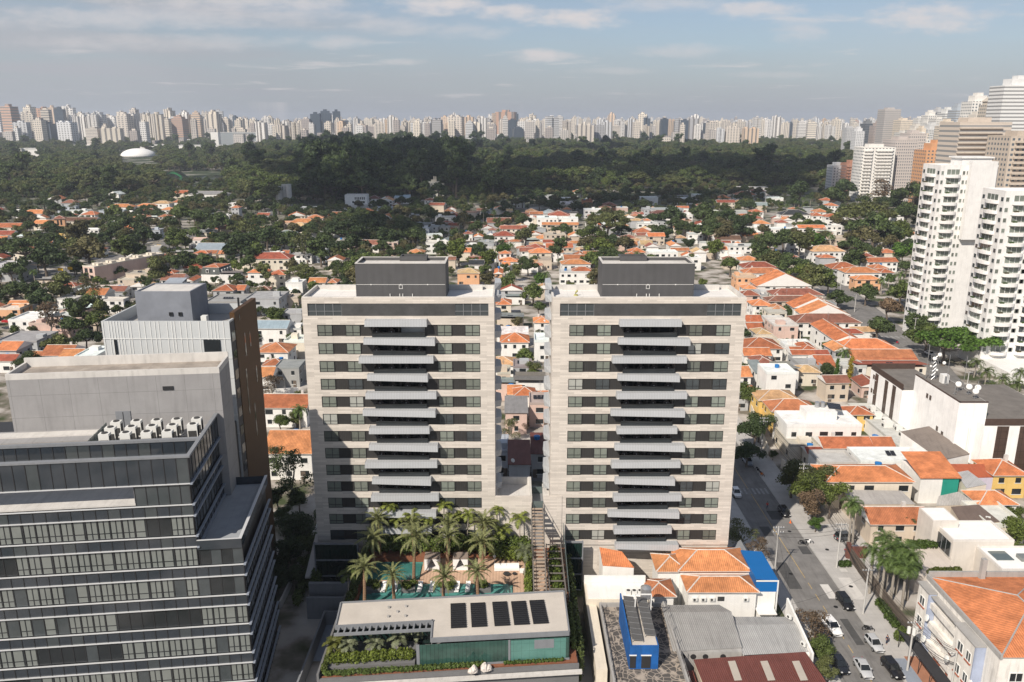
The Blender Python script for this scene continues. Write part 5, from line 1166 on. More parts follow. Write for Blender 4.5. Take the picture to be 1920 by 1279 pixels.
b = MB(); b.box(63.6, 107.9, 11.6, 65.0, 111.4, 11.8); b.box(63.4, 94.9, 11.8, 65, 100.4, 12.0); b.box(64.0, 100.4, 11.2, 65, 107.9, 11.4); b.build('cornice', ['concrete'], t, world=True)
b = MB(); hip(b, 65.3, 92.2, 81.7, 111.3, 12.3, .25, .25); b.build('roof', ['tile', 'concrete', 'soffit_white'], t, TILE['bright'], world=True)
b = MB(); b.box(64.9, 91.8, 12.2, 65.2, 111.5, 12.9); b.box(65.2, 111.3, 12.2, 82, 111.6, 13.4); b.box(72.5, 110.3, 12.2, 73.2, 111, 16.0); b.build('parapet', ['concrete'], t, world=True)
for f in range(3):
    z = 1.9+3.4*f
    for x, y, w in ((63.77, 109.7, 1.5), (63.57, 98.4, 1.4), (63.57, 96.3, 1.2), (64.97, 102, 1.6), (64.97, 105.5, 1.6)):
        wd = window(t, x-65, y-101, z, w, 1.5, R(-90), 'frame_white', 1, 'glass_mid')
        b = MB(); b.box(-.15, -w/2-.1, -.2, .1, w/2+.1, -.02); q = b.build('sill', [M('sill_red', (.36, .12, .07), .9, .1)] if 'sill_red' not in MATS else ['sill_red'], wd); q.rotation_euler = (0, 0, R(90))
    for x in (67.5, 71, 75): window(t, x-65, 92-101-.02, z, 1.8, 1.4, 0, 'frame_white', 1, 'glass_dark')
for y, z in ((107.4, 8), (101, 5.6), (107.4, 4.4), (95.0, 6.2)):
    b = MB(); b.dome(0, 0, 0, .55, .14, 14, 3); q = b.build('satellite_dish', ['ac_white'], t); q.location = (-1.5, y-101, z); q.rotation_euler = (0, R(-70), 0)
b = MB(); rg = random.Random(4)
for s in ([(66.0, 7.2), (66.3, 5.6), (66.6, 7.0), (66.9, 5.4)], [(67.3, 6.6), (67.3, 5.2), (67.9, 5.4)], [(66.2, 4.2), (66.9, 4.4), (66.5, 3.4), (67.1, 3.2), (66.4, 2.6)], [(67.6, 4.4), (67.9, 3.2), (68.4, 4.2)]): b.tube([(x, 91.97, z) for x, z in s], .035, 4)
b.build('graffiti', ['frame_dark'], t, world=True)
t.location.x -= 1.3
t = root('awning', 'long black awning along the pavement before the white apartment block', 'awning', (61.5, 104, 0)); b = MB(); b.add([(60.6, 95, 2.9), (62.2, 95, 3.3), (62.2, 108, 3.3), (60.6, 112, 2.9), (60.6, 95, 2.75), (60.6, 112, 2.75)], [(0, 1, 2, 3), (0, 3, 5, 4)]); b.build('cover', [M('awning', (.03, .03, .033), .8, .2)], t, world=True)
for k in range(6): b = MB(); b.box(60.62, 95.2+3.2*k, 0, 60.7, 95.28+3.2*k, 2.8); b.build('post', ['frame_dark'], t, world=True)
t = root('fence', 'dark brown board fence behind the palms on the right pavement', 'fence', (63.5, 126, 0)); b = MB()
for k in range(44): b.box(63.55, 113.4+.55*k, .1, 63.63, 113.9+.55*k, 2.7)
b.build('board', ['bark'], t, world=True)
t = root('gate_pillar', 'red brown gate pillar beside the parked cars', 'gate', (63.5, 140, 0)); b = MB(); b.box(63.2, 138.2, 0, 63.9, 139, 3.2); b.box(63.9, 138.4, 0, 67, 138.7, 2.4); b.build('pillar', [M('gate_red', (.16, .07, .055), .8, .2)], t, world=True)
b = MB(); b.box(63.4, 134, .02, 74, 152, .06); struct(b.build('forecourt', ['pavement']))
# modern white house
t = root('modern_house', 'modern white house of stacked boxes with white roof terraces', 'house', (84, 133, 0))
b = MB(); b.box(79.5, 132.5, 0, 90.5, 140, 6.8); b.box(78.2, 137.5, 0, 83, 143, 8.3); b.box(83.8, 124.5, 0, 93, 132.5, 5.6); b.box(76.5, 125, 0, 83.8, 129.5, 2.6); b.build('wall', ['plaster'], t, (.60, .56, .51), world=True)
b = MB(); b.box(79.8, 132.8, 6.8, 90.2, 139.7, 6.86); b.box(78.5, 137.8, 8.3, 82.7, 142.7, 8.34); b.box(84.1, 124.8, 5.6, 92.7, 132.2, 5.65); b.build('roof', [M('roof_white', (.78, .77, .75), .8, .06)], t, world=True)
b = MB(); b.ring([(79.5, 132.5), (90.5, 132.5), (90.5, 140), (79.5, 140)], 6.8, 7.15, .25); b.ring([(83.8, 124.5), (93, 124.5), (93, 132.5), (83.8, 132.5)], 5.6, 6.0, .25); b.build('parapet', ['plaster'], t, (.64, .61, .57), world=True)
b = MB(); b.box(79.46, 133.0, 3.4, 79.5, 139.2, 6.2, 0); 
for k in range(5): b.box(79.42, 133+1.5*k, 3.4, 79.46, 133.1+1.5*k, 6.2, 1)
b.build('window', ['glass_dark', 'frame_grey'], t, world=True)
b = MB(); b.box(85, 128, 5.65, 88, 131, 5.8, 0); b.box(89, 127.5, 5.65, 90.4, 129.3, 6.3, 1); b.build('skylight', ['glass_rail', 'glass_blind'], t, world=True)
b = MB(); b.cyl(92.0, 126.5, 5.6, 8.6, .35, n=12, mi=0); b.cyl(92.0, 126.5, 8.6, 9, .5, .5, 12, 1); b.build('flue', ['steel', 'brown_panel'], t, world=True)
t = root('garden_wall', 'beige retaining wall with planted roof garden beside the modern house', 'wall', (74.5, 132, 0)); b = MB(); b.box(70.6, 127, 0, 79.3, 138, 3.2); b.build('wall', ['plaster'], t, (.56, .50, .44), world=True)
hedge('hedge', 'dense green hedge along the roof garden of the modern house', 'hedge', [(72, 138, 3), (71.8, 128.5, 3)], 1.5, 1.3, 1300, .3, (.075, .11, .02), z=3.0)
hedge('hedge', 'green hedge at the front of the roof garden below the glass', 'hedge', [(73, 127.6, 3), (79, 127.9, 3)], 1.4, 1.3, 1200, .3, (.085, .105, .02), z=3.0)
hedge('hedge', 'green planting on the upper terrace of the modern house', 'hedge', [(74, 137, 3), (79, 137.6, 3)], 2.0, 1.4, 1200, .3, (.065, .105, .02), z=3.0)
hedge('hedge', 'clipped hedge at the palm trunks on the right pavement', 'hedge', [(62.4, 116, 0), (62.7, 123, 0)], 1.3, 1.5, 1500, .26, (.065, .10, .022))
hedge('hedge', 'light green hedge beside the awning on the right pavement', 'hedge', [(61.4, 112.5, 0), (63, 115, 0)], 1.4, 1.7, 1300, .26, (.10, .135, .03))
hedge('hedge', 'round bush at the two palms near the parked cars', 'hedge', [(60.9, 135.6, 0), (62.5, 135.6, 0)], 1.2, 1.2, 600, .26, (.05, .085, .018))
# ---------------------------------------------------------------- white office block with roof antennas
t = root('white_office', 'white office block with tall brown window strips and antennas above', 'office building', (108, 190, 0))
b = MB(); b.box(103.6, 178.7, 0, 110.3, 200, 17.0); b.box(100.8, 200, 0, 113, 219, 12.8); b.box(108, 175, 0, 130, 178.7, 12.8); b.box(110.3, 178.7, 0, 130, 205, 12.8); b.build('wall', ['plaster'], t, (.84, .83, .81), world=True)
b = MB(); b.box(103.8, 178.9, 17.0, 110.1, 199.8, 17.08); b.box(101, 200.2, 12.8, 112.8, 218.8, 12.88); b.box(110.32, 179, 12.8, 129.8, 204.8, 12.88); b.build('roof', ['tar_roof'], t, (.17, .155, .14), world=True)
b = MB(); 
for (x0, y0, x1, y1) in ((100.8, 200, 100.95, 219), (100.8, 218.9, 113, 219.05), (108, 174.9, 130, 175.05)): b.box(x0, y0, 12.8, x1, y1, 14.4)
for (x0, y0, x1, y1) in ((103.6, 178.6, 103.8, 200), (103.6, 178.6, 110.3, 178.8)): b.box(x0, y0, 17.0, x1, y1, 17.3)
b.build('parapet', [M('rust_dark', (.075, .05, .04), .8, .3)], t, world=True)
bm = M('window_brown', (.07, .045, .035), .25, .25, .5, spec=.5, grid=(1.3, 1.6, .08, .5))
for y in (203.5, 208, 214): b = MB(); b.box(100.74, y, .5, 100.82, y+1.9, 12.6); b.build('window', ['window_brown'], t, world=True)
for x in (111.0, 116.2, 121.5): b = MB(); b.box(x, 174.93, .5, x+2.7, 175.02, 12.6); b.build('window', ['window_brown'], t, world=True)
for y, z in ((193, 13.2), (191.4, 13.2), (186.5, 7), (184, 6.6), (216.8, 10.6), (215.6, 10.6), (217.2, 6.5), (215.8, 6.5)): far_window(t, (103.58 if y < 200 else 100.78)-108, y-190, z, .9, 1.2, R(-90), 'window_brown')
b = MB(); b.tube([(106.5, 178.5, 0), (106.5, 178.5, 11)], .12, 6); b.tube([(107.0, 178.5, 0), (107.0, 178.5, 11)], .12, 6); b.build('drain_pipe', ['frame_white'], t, world=True)
b = MB(); b.box(110.32, 180, 12.88, 111.2, 184, 15.8); b.build('stair_door', [M('pale_green', (.33, .48, .32), .8, .08)], t, world=True)
t = root('antenna_mast', 'lattice antenna mast with white dishes on the white office roof', 'antenna', (106, 196.5, 17)); b = MB()
for sx in (-.5, .5):
    for sy in (-.5, .5): b.tube([(sx, sy, 0), (sx, sy, 6.5)], .06, 5)
for k in range(6): b.tube([(-.5, -.5, k*1.05), (.5, -.5, k*1.05+1.05)], .035, 4); b.tube([(.5, -.5, k*1.05), (.5, .5, k*1.05+1.05)], .035, 4); b.box(-.55, -.55, k*1.1, .55, .55, k*1.1+.05)
b.tube([(-1.6, 0, 0), (-1.6, 0, 9)], .07, 5); b.tube([(1.3, .3, 0), (1.3, .3, 8)], .06, 5); b.build('lattice', ['steel'], t)
for x, y, z, s in ((.9, -.6, 6.6, .5), (-.3, -.7, 5.6, .48), (.7, -.6, 2.6, .3), (2.4, -.4, 4.4, .42), (-.9, -.5, 3.6, .26)):
    b = MB(); b.dome(0, 0, 0, s, s*.35, 16, 4); q = b.build('dish', ['frame_white'], t); q.location = (x, y, z); q.rotation_euler = (R(80), 0, R(-20))
for i, (x, y, h) in enumerate(((106.8, 191, 8), (109.3, 188, 8.5), (108.4, 184, 3.5), (107.2, 186.5, 3.2), (109.6, 182.5, 4), (108.2, 180.8, 3.4), (105.2, 184, 2.6))):
    t = root('antenna', 'thin steel antenna pole on the white office roof, '+OR[i]+' from the mast', 'antenna', (x, y, 17.05), 0, 'antenna poles on the white office'); b = MB(); b.tube([(0, 0, 0), (0, 0, h)], .06, 5); b.box(-.5, -.05, .4, .5, .05, .48); b.build('pole', ['steel'], t)
    if i in (2, 3, 4, 5): b = MB(); b.dome(0, 0, 0, .7, .25, 14, 4); q = b.build('dish', ['frame_white'], t); q.location = (0, -.1, h*.6); q.rotation_euler = (R(70), 0, R(-25))
t = root('roof_cabin', 'white equipment cabin on the white office roof', 'cabin', (107.5, 193.5, 17.05)); b = MB(); b.box(-.8, -.8, 0, .8, .8, 2.2); b.build('casing', ['frame_white'], t); b = MB(); b.box(-.3, -.83, .1, .3, -.8, 1.9); b.build('door', ['frame_grey'], t)
for i, (x, y, w) in enumerate(((97.5, 205, 2), (98.4, 202, 1.6), (97.2, 198.5, 2.4), (99.0, 196, 1.5), (98.6, 192, 2.2), (99.4, 188.5, 1.6), (98.2, 210, 1.4))):
    t = root('roof_unit', 'white ventilation unit on the low yard roof before the white office, '+OR[i]+' from the near end' if False else None, 'ventilation unit', (x, y, 3.4), rnd.uniform(-.2, .2), 'ventilation units'); b = MB(); b.box(-w/2, -.8, 0, w/2, .8, rnd.uniform(1, 1.8)); b.build('casing', ['ac_white'], t); b = MB(); b.box(-w/2-.03, -.5, .2, -w/2, .5, .9); b.build('grille', ['ac_grille'], t); auto(t, 'white ventilation unit before the white office', 'ventilation unit', 'ventilation units', 1)
house(97.5, 184, 7, 32, 3.3, 'flat', 'dirty', 'white', 0, 'long low annexe with white units beside the white office', win=False, extras=False)
shed_px('lean_to', 'large brown grey corrugated roof sloping beside the white office', [(1689, 809, 7.5), (1742, 799, 8.0), (1819, 851, 6.2), (1765, 863, 5.6)], (.22, .185, .16), 'white')
shed_px('lean_to', 'dark brown ribbed roof behind the modern white house', [(1783, 950, 5.5), (1835, 946, 5.8), (1875, 978, 4.8), (1805, 984, 4.6)], (.16, .12, .10), 'beige')
shed_px('lean_to', 'wide red sheet roof above the dark courtyard', [(1780, 870, 6), (1862, 870, 6), (1884, 894, 5), (1806, 896, 5)], (.42, .11, .05), 'lilac')
shed_px('lean_to', 'grey sheet roof in front of the cream orange roofed house', [(1580, 918, 4.6), (1690, 920, 4.6), (1716, 945, 3.8), (1598, 945, 3.8)], (.40, .38, .36), 'beige')
shed_px('lean_to', 'small grey gabled roof beside the green wall', [(1792, 886, 5.6), (1815, 882, 6.0), (1850, 908, 5.4), (1812, 915, 4.8)], (.40, .40, .40), 'cream')
shed_px('lean_to', 'pale grey sheet roof below the green wall', [(1760, 930, 4.4), (1797, 922, 4.8), (1834, 946, 4.2), (1755, 948, 3.6)], (.42, .40, .37), 'beige')
t = root('green_wall_house', 'orange roofed house with bright green side wall behind tall trees', 'house', (94, 152, 0)); x0, y0 = G(1727, 896, 6); x1, y1 = G(1797, 895, 6)
b = MB(); b.box(x0, y0, 0, x1, y0+9, 6); b.build('wall', ['plaster'], t, WALL['white'], world=True); b = MB(); b.box(x0*.42+x1*.58, y0-.05, 0, x1+.05, y0, 6); b.box(x1, y0, 0, x1+.05, y0+9, 6); b.build('green_panel', ['green_paint'], t, world=True)
b = MB(); b.add([(x0-.4, y0-.4, 6.2), (x1+.4, y0-.4, 6.2), (x1+.4, y0+9.3, 8.2), (x0-.4, y0+9.3, 8.2), (x0-.4, y0-.4, 6.0), (x1+.4, y0-.4, 6.0)], [(0, 1, 2, 3), (4, 5, 1, 0)]); b.build('roof', ['tile'], t, TILE['bright'], world=True); FOOT.append(((x0+x1)/2, y0+4, 6))
# hand placed houses near the street
for a in ((1422, 1500, 752, 6.2, 8, 'hip', 'tan', 'yellow'), (1447, 1537, 773, 6, 8, 'hip', 'mid', 'yellow'), (1544, 1640, 842, 4.5, 7, 'gx', 'mid', 'beige'), (1640, 1681, 841, 4.3, 6, 'gx', 'mid', 'white'), (1514, 1545, 852, 4, 4, 'gx', 'red', 'cream'),
          (1548, 1717, 905, 6.2, 8.5, 'hip', 'bright', 'cream'), (1632, 1748, 985, 4.6, 7, 'gx', 'mid', 'beige'), (1862, 1932, 893, 5.4, 8, 'hip', 'bright', 'yellow'), (1835, 1912, 948, 4.6, 6, 'hip', 'bright', 'white'), (1591, 1641, 779, 4.6, 6, 'hip', 'mid', 'yellow'),
          (1535, 1612, 872, 5.4, 7, 'flat', 'dirty', 'white'), (1612, 1760, 868, 4.8, 8, 'flat', 'white', 'white'), (1852, 1930, 990, 4.5, 10, 'flat', 'white', 'cream'), (1716, 1800, 850, 4.2, 6, 'flat', 'beige', 'white'), (1480, 1540, 838, 4, 12, 'flat', 'dirty', 'cream')): hpx(*a)
r = house(*[(a+c)/2 for a, c in zip(G(1469, 800, 7.2), G(1623, 800, 7.2))], 18.5, 10, 7.2, 'flat', 'white', 'white', 0, 'large white flat roofed house with rooftop room and solar panel', extras=False)
b = MB(); b.box(-3.2, 4, 7.2, 4.5, 9, 9.6); b.build('roof_room', ['plaster'], r, WALL['white'])
b = MB()
for x in (.6, 2.0): b.cyl(x, 7.5, 9.6, 11.0, .6, n=14)
b.build('water_tank', ['steel'], r); b = MB(); b.add([(3, 6, 9.9), (6.5, 6, 9.3), (7, 9, 9.9), (3.4, 9, 10.4)], [(0, 1, 2, 3)]); b.build('solar_panel', ['solar'], r)
# ---------------------------------------------------------------- vehicles
def car_proto(kind):
    L, Wd = {'sedan': (4.5, 1.78), 'hatch': (4.0, 1.72), 'suv': (4.5, 1.85), 'wagon': (4.6, 1.82)}[kind]; h = {'sedan': 1.45, 'hatch': 1.5, 'suv': 1.7, 'wagon': 1.5}[kind]
    r = root('parked_car', None, 'car', (0, 0, 0), 0, 'cars'); hb = .95 if kind != 'suv' else 1.05
    # stations along the length (front is -y): y, z of bonnet/boot line, half width
    st = [(-L/2, .62, .70), (-L/2+.12, .72, .82), (-L/2+1.0, hb-.1, .97), (-L*.12, hb, 1), (L*.22, hb+.02, 1), (L/2-.5, hb if kind != 'sedan' else hb-.02, .97), (L/2-.1, hb-.04, .88), (L/2, .66, .78)]
    b = MB(); P = []
    for y, z, k in st:
        w = Wd/2*k; P += [(-w*.92, y, .28), (-w, y, .55), (-w*.96, y, z-.06), (-w*.86, y, z), (w*.86, y, z), (w*.96, y, z-.06), (w, y, .55), (w*.92, y, .28)]
    F = []
    for i in range(len(st)-1):
        for j in range(8): q = (j+1) % 8; F.append((i*8+j, i*8+q, i*8+8+q, i*8+8+j))
    F += [tuple(range(8)), tuple(range(len(st)*8-1, len(st)*8-9, -1))]; b.add(P, F)
    body = b.build('body', ['car_paint'], r, (1, 1, 1), smooth=True)
    c0, c1, c2, c3 = {'sedan': (-1.0, -.35, .95, 1.65), 'hatch': (-.85, -.2, 1.35, 1.85), 'suv': (-.95, -.3, 1.7, 2.1), 'wagon': (-.95, -.3, 1.75, 2.15)}[kind]
    w0, w1 = Wd/2*.86, Wd/2*.70
    b = MB(); b.add([(-w0, c0, hb-.02), (w0, c0, hb-.02), (w0, c3, hb-.02), (-w0, c3, hb-.02), (-w1, c1, h), (w1, c1, h), (w1, c2, h), (-w1, c2, h)], [(0, 1, 5, 4), (1, 2, 6, 5), (2, 3, 7, 6), (3, 0, 4, 7)]); b.build('window', ['car_glass'], r)
    b = MB(); b.add([(-w1-.02, c1-.05, h), (w1+.02, c1-.05, h), (w1+.02, c2+.05, h), (-w1-.02, c2+.05, h), (-w1*.85, c1+.1, h+.06), (w1*.85, c1+.1, h+.06), (w1*.85, c2-.1, h+.06), (-w1*.85, c2-.1, h+.06)], [(4, 5, 6, 7), (0, 1, 5, 4), (1, 2, 6, 5), (2, 3, 7, 6), (3, 0, 4, 7)])
    for sx in (-1, 1):
        for (ya, yb) in ((c0, c1), (c3, c2), ((c0+c3)/2+.1, (c1+c2)/2+.1)): b.tube([(sx*w0, ya, hb-.02), (sx*w1, yb, h)], .045, 4)
        b.box(sx*(w0+.02), c0+.25, hb-.02, sx*(w0+.22), c0+.4, hb+.14)
    b.build('roof', ['car_paint'], r, (1, 1, 1))
    t = MB(); t.cyl(0, 0, -.1, .1, .33, n=16); t.v = [(z, x, y) for x, y, z in t.v]; wm = t.mesh('wheel', ['rubber'])
    t = MB(); t.cyl(0, 0, -.11, .11, .2, n=12); t.v = [(z, x, y) for x, y, z in t.v]; rm = t.mesh('rim', ['steel'])
    for sx in (-1, 1):
        for y in (-L/2+.85, L/2-.85): w = link('wheel', wm, r, None, (sx*Wd/2*.9, y, .33)); link('rim', rm, w)
        b = MB(); b.box(sx*Wd*.25, -L/2-.02, .62, sx*Wd*.40, -L/2+.12, .76); b.build('headlight', ['lamp_clear'], r)
        b = MB(); b.box(sx*Wd*.27, L/2-.12, .70, sx*Wd*.41, L/2+.02, .88); b.build('taillight', ['lamp_red'], r)
    b = MB(); b.box(-.22, L/2, .5, .22, L/2+.025, .63); b.build('number_plate', ['frame_white'], r)
    return r
CARP = {}
def car(kind, x, y, rotz, col, label, z=.02):
    first = kind not in CARP
    if first: CARP[kind] = car_proto(kind)
    o = CARP[kind] if first else dup(CARP[kind], (x, y, z), rotz)
    o.location = (x, y, z); o.rotation_euler = (0, 0, rotz); o['label'] = label; o['category'] = 'car'; o['group'] = 'cars'
    for c in KIDS(o):
        if c.name.startswith(('body', 'roof')): c.color = (*col, 1)
    FOOT.append((x, y, 3)); return o
BLK, SIL, WHT, GRY = (.012, .012, .014), (.42, .43, .44), (.75, .75, .74), (.07, .075, .08)
car('wagon', 57.0, 123.2, R(3), BLK, 'black car parked alone at the right kerb beyond the crossing shadow')
car('suv', 52.0, 116, R(8), WHT, 'white car under the twiggy brown street tree')
car('hatch', 57.0, 111.6, R(4), SIL, 'silver hatchback parked at the right kerb beside a pedestrian')
car('sedan', 52.8, 105.6, R(-2), SIL, 'silver sedan driving down the middle of the street')
car('wagon', 57.2, 105.6, R(4), BLK, 'black estate car at the right kerb beside the blue pavement')
car('hatch', 49.6, 106.4, R(2), (.015, .017, .022), 'dark car at the left kerb beside the red shed')
car('sedan', 49.5, 112.8, R(2), (.015, .02, .035), 'dark car half hidden beneath the bushes at the left kerb')
car('suv', 66.0, 145.6, R(100), GRY, 'dark grey car parked crosswise on the forecourt behind the pole')
car('sedan', 66.0, 140.4, R(105), (.13, .14, .17), 'bluish grey car parked crosswise beside the red brown gate')
car('hatch', 49.6, 165.5, R(0), WHT, 'white car partly hidden by the corner of the right stone tower')
car('sedan', 57.0, 183, R(2), (.30, .33, .38), 'grey blue car parked in deep shade beneath the dark tree')
car('hatch', 57.3, 156.5, R(2), (.02, .02, .022), 'dark car at the kerb beside the leafy street trees')
car('sedan', *G(1744, 663, .6), R(10), WHT, 'white car on the avenue before the white residential tower')
car('suv', *G(1752, 676, .6), R(12), BLK, 'dark car beside the white car on the far avenue')
car('hatch', *G(1722, 640, .6), R(190), GRY, 'grey car parked at the avenue kerb under trees')
for i, (px, py) in enumerate(((352, 443), (343, 447), (330, 452))): car(('hatch', 'sedan', 'suv')[i], *G(px, py, .6), R(-8), (WHT, GRY, BLK)[i], ('white', 'grey', 'black')[i]+' car on the left avenue below the yellow signs')
def motorcycle(x, y, rotz, label, col):
    r = root('motorcycle', label, 'motorcycle', (x, y, .02), rotz, 'motorcycles')
    for yy in (-.65, .65):
        b = MB(); n = 16; b.tube([(0, yy+.3*math.cos(2*math.pi*k/n), .31+.3*math.sin(2*math.pi*k/n)) for k in range(n+1)], .055, 6); b.build('wheel', ['rubber'], r)
    b = MB(); b.tube([(0, -.65, .31), (0, -.45, .95)], .04, 5); b.tube([(0, -.45, .9), (0, .1, .75), (0, .7, .8)], .11, 6); b.box(-.13, -.2, .3, .13, .25, .7); b.build('frame', ['car_paint'], r, col)
    b = MB(); b.box(-.13, 0, .78, .13, .75, .9); b.build('seat', ['rubber'], r); b = MB(); b.tube([(-.36, -.35, 1.02), (0, -.46, .98), (.36, -.35, 1.02)], .025, 5); b.build('handlebar', ['steel'], r)
for i, (px, py, rz, lb, c) in enumerate(((1628, 1180, 70, 'dark motorcycle at the right kerb beyond the silver hatchback', BLK), (1516, 1017, 80, 'white motorcycle lying crosswise near the forecourt kerb', WHT), (1506, 1019, 75, 'black motorcycle beside the white one near the forecourt kerb', BLK),
        (1447, 1128, 20, 'black motorcycle beneath the dark umbrella', BLK), (1421, 882, 15, 'dark motorcycle parked behind the grey blue car in shade', BLK), (1428, 890, 25, 'orange motorcycle parked in shade near the gate', (.5, .15, .03)), (1682, 643, 20, 'red motorcycle riding the far avenue at the crossing', (.5, .02, .04)))): motorcycle(*G(px, py, .3), R(rz), lb, c)
q = root('umbrella', 'dark round umbrella on the left pavement', 'umbrella', (*G(1446, 1115, 2.2), .0)); b = MB(); b.dome(0, 0, 2.1, 1.3, .5, 8, 4); b.build('canopy', ['cable_black'], q); b = MB(); b.cyl(0, 0, 0, 2.1, .03, n=6); b.build('pole', ['steel'], q)
q = root('traffic_cone', 'orange traffic cone at the kerb beside the leafy street trees', 'cone', (*G(1482, 979, .2), .02)); b = MB(); b.cyl(0, 0, .04, .7, .16, .03, 12); b.box(-.2, -.2, 0, .2, .2, .04); b.build('body', [M('cone_orange', (.75, .16, .03), .6, 0)], q)
# ---------------------------------------------------------------- people
def person(x, y, z, face, label, shirt, legs, pose='stand', h=1.72):
    r = root('person', label, 'person', (x, y, z), face, None); k = h/1.72; s = .14 if pose == 'walk' else .02
    J = [(0, 0, .95), (0, 0, 1.12), (0, 0, 1.38), (0, -.01, 1.50), (0, -.02, 1.60), (0, -.02, 1.70),
         (-.17, 0, 1.40), (-.25, .02, 1.13), (-.20, -.14, .93) if pose != 'hip' else (-.13, -.02, .98), (-.2, -.2, .86) if pose != 'hip' else (-.1, -.06, .93), (.17, 0, 1.40), (.25, .03, 1.13), (.24, -.08, .90), (.24, -.1, .80),
         (-.09, 0, .90), (-.10, -s, .50), (-.10, s*.6, .08), (-.10, s*.6-.16, .04), (.09, 0, .90), (.10, s, .50), (.10, s*2, .08), (.10, s*2-.16, .04)]
    E_ = [(0, 1), (1, 2), (2, 3), (3, 4), (4, 5), (2, 6), (6, 7), (7, 8), (8, 9), (2, 10), (10, 11), (11, 12), (12, 13), (0, 14), (14, 15), (15, 16), (16, 17), (0, 18), (18, 19), (19, 20), (20, 21)]
    RD = [.13, .125, .15, .055, .10, .085, .065, .05, .04, .04, .065, .05, .04, .04, .09, .065, .045, .04, .09, .065, .045, .04]
    def skin(name, ids, mat, col, grow):
        mp = {i: n for n, i in enumerate(ids)}; me = bpy.data.meshes.new(name); me.from_pydata([tuple(q*k for q in J[i]) for i in ids], [(mp[a], mp[c]) for a, c in E_ if a in mp and c in mp], [])
        me.materials.append(MATS[mat]); o = link(name, me, r, col); m = o.modifiers.new('skin', 'SKIN'); o.modifiers.new('sub', 'SUBSURF').levels = 1; o.modifiers['sub'].render_levels = 1
        for n, i in enumerate(ids): d = me.skin_vertices[0].data[n]; d.radius = (RD[i]*k*grow,)*2; d.use_root = (n == 0)
        return o
    skin('body', list(range(22)), 'skin', (1, 1, 1), 1.0); skin('shirt', [0, 1, 2, 6, 7, 10, 11], 'cloth', shirt, 1.16); skin('trousers', [0, 14, 15, 16, 18, 19, 20], 'cloth', legs, 1.18)
    b = MB(); b.dome(0, .01, 1.64*k, .105*k, .13*k, 12, 5); b.build('hair', ['hair'], r); b = MB(); b.box(-.035, -.125*k, 1.63*k, -.015, -.11*k, 1.645*k); b.box(.015, -.125*k, 1.63*k, .035, -.11*k, 1.645*k); b.add([(-.012, -.11*k, 1.6*k), (.012, -.11*k, 1.6*k), (0, -.145*k, 1.59*k), (0, -.11*k, 1.635*k)], [(0, 1, 2), (0, 2, 3), (2, 1, 3)]); b.build('face', ['hair'], r)
x, y = G(1486, 1100, DZ) if False else (WP(986, 1095, 112.6)[0], 112.6)
person(x, y, DZ, 0, 'person in black shirt and grey trousers standing on the pool deck', (.012, .012, .014), (.12, .13, .15), 'hip')
person(*G(1662, 1208, .14), .14, R(20), 'person in dark blue standing on the pavement beside the silver hatchback', (.02, .03, .07), (.03, .04, .07))
person(*G(1438, 955, .0), .02, R(10), 'person in red top walking on the shaded street', (.5, .03, .04), (.05, .06, .09), 'walk')
# ---------------------------------------------------------------- poles and cables
PT = []
def pole(x, y, h, label, arms=1, trafo=False, side=1):
    r = root('utility_pole', label, 'utility pole', (x, y, 0), 0, 'utility poles')
    b = MB(); b.cyl(0, 0, -.1, h, .17, .11, 10); b.build('post', ['pole_concrete'], r)
    for k in range(arms):
        z = h-.35-.9*k; b = MB(); b.box(-1.0, -.06, z, 1.0, .06, z+.1); b.build('crossarm', ['steel'], r)
        b = MB()
        for q in (-.9, -.4, .4, .9): b.cyl(q, 0, z+.1, z+.32, .05, n=8)
        b.build('insulator', ['frame_white'], r)
    if trafo:
        for dx in (-.55, .0, .55):
            b = MB(); b.cyl(dx, -.35 if dx == 0 else .1, h-2.1, h-1.1, .27, n=12); b.cyl(dx, -.35 if dx == 0 else .1, h-1.1, h-.95, .08, n=8); b.build('transformer', ['ac_white'], r)
    FOOT.append((x, y, .5)); return r
PL = [(48.0, 133.0, 9.6), (60.1, 135, 9.2), (58.9, 120.3, 8.6), (59.5, 105.7, 8.6), (62.3, 161.2, 9.5), (62.4, 190, 9.2), (62.0, 98.5, 8.6)]
PN = ['tall white pole with wide steel brackets casting a shadow across the street', 'concrete pole on the right pavement before the parked grey car', 'concrete pole on the right pavement near the black car', 'concrete pole carrying three white transformers',
      'concrete pole among the leafy street trees', 'concrete pole beside the shaded gate farther up the street', 'concrete pole before the white apartment block at the picture bottom']
for (x, y, h), n in zip(PL, PN): pole(x, y, h, n, 2 if h > 9 else 1, 'transformers' in n)
b = MB()
b.box(-.05, -.05, 7.2, 1.9, .05, 7.3)
def cable(p, q, sag, name='power_cable', label=None, n=10, r=.03):
    p, q = Vector(p), Vector(q); b = MB(); b.tube([p.lerp(q, i/n)-Vector((0, 0, sag*4*(i/n)*(1-i/n))) for i in range(n+1)], r, 4); o = b.build(name, ['cable_black']); o['group'] = 'power cables'
    if label: tag(o, label, 'cable', 'power cables')
    return o
seq = [(62.0, 98.5, 8.3), (59.5, 105.7, 8.3), (58.9, 120.3, 8.3), (60.1, 135, 8.8), (62.3, 161.2, 9.1), (62.4, 190, 8.9)]
nm = ['between the transformer pole and the pole before the apartment block', 'between the transformer pole and the pole near the black car', 'between the two middle poles of the right pavement', 'from the grey car pole towards the leafy trees', 'from the leafy trees towards the shaded gate']
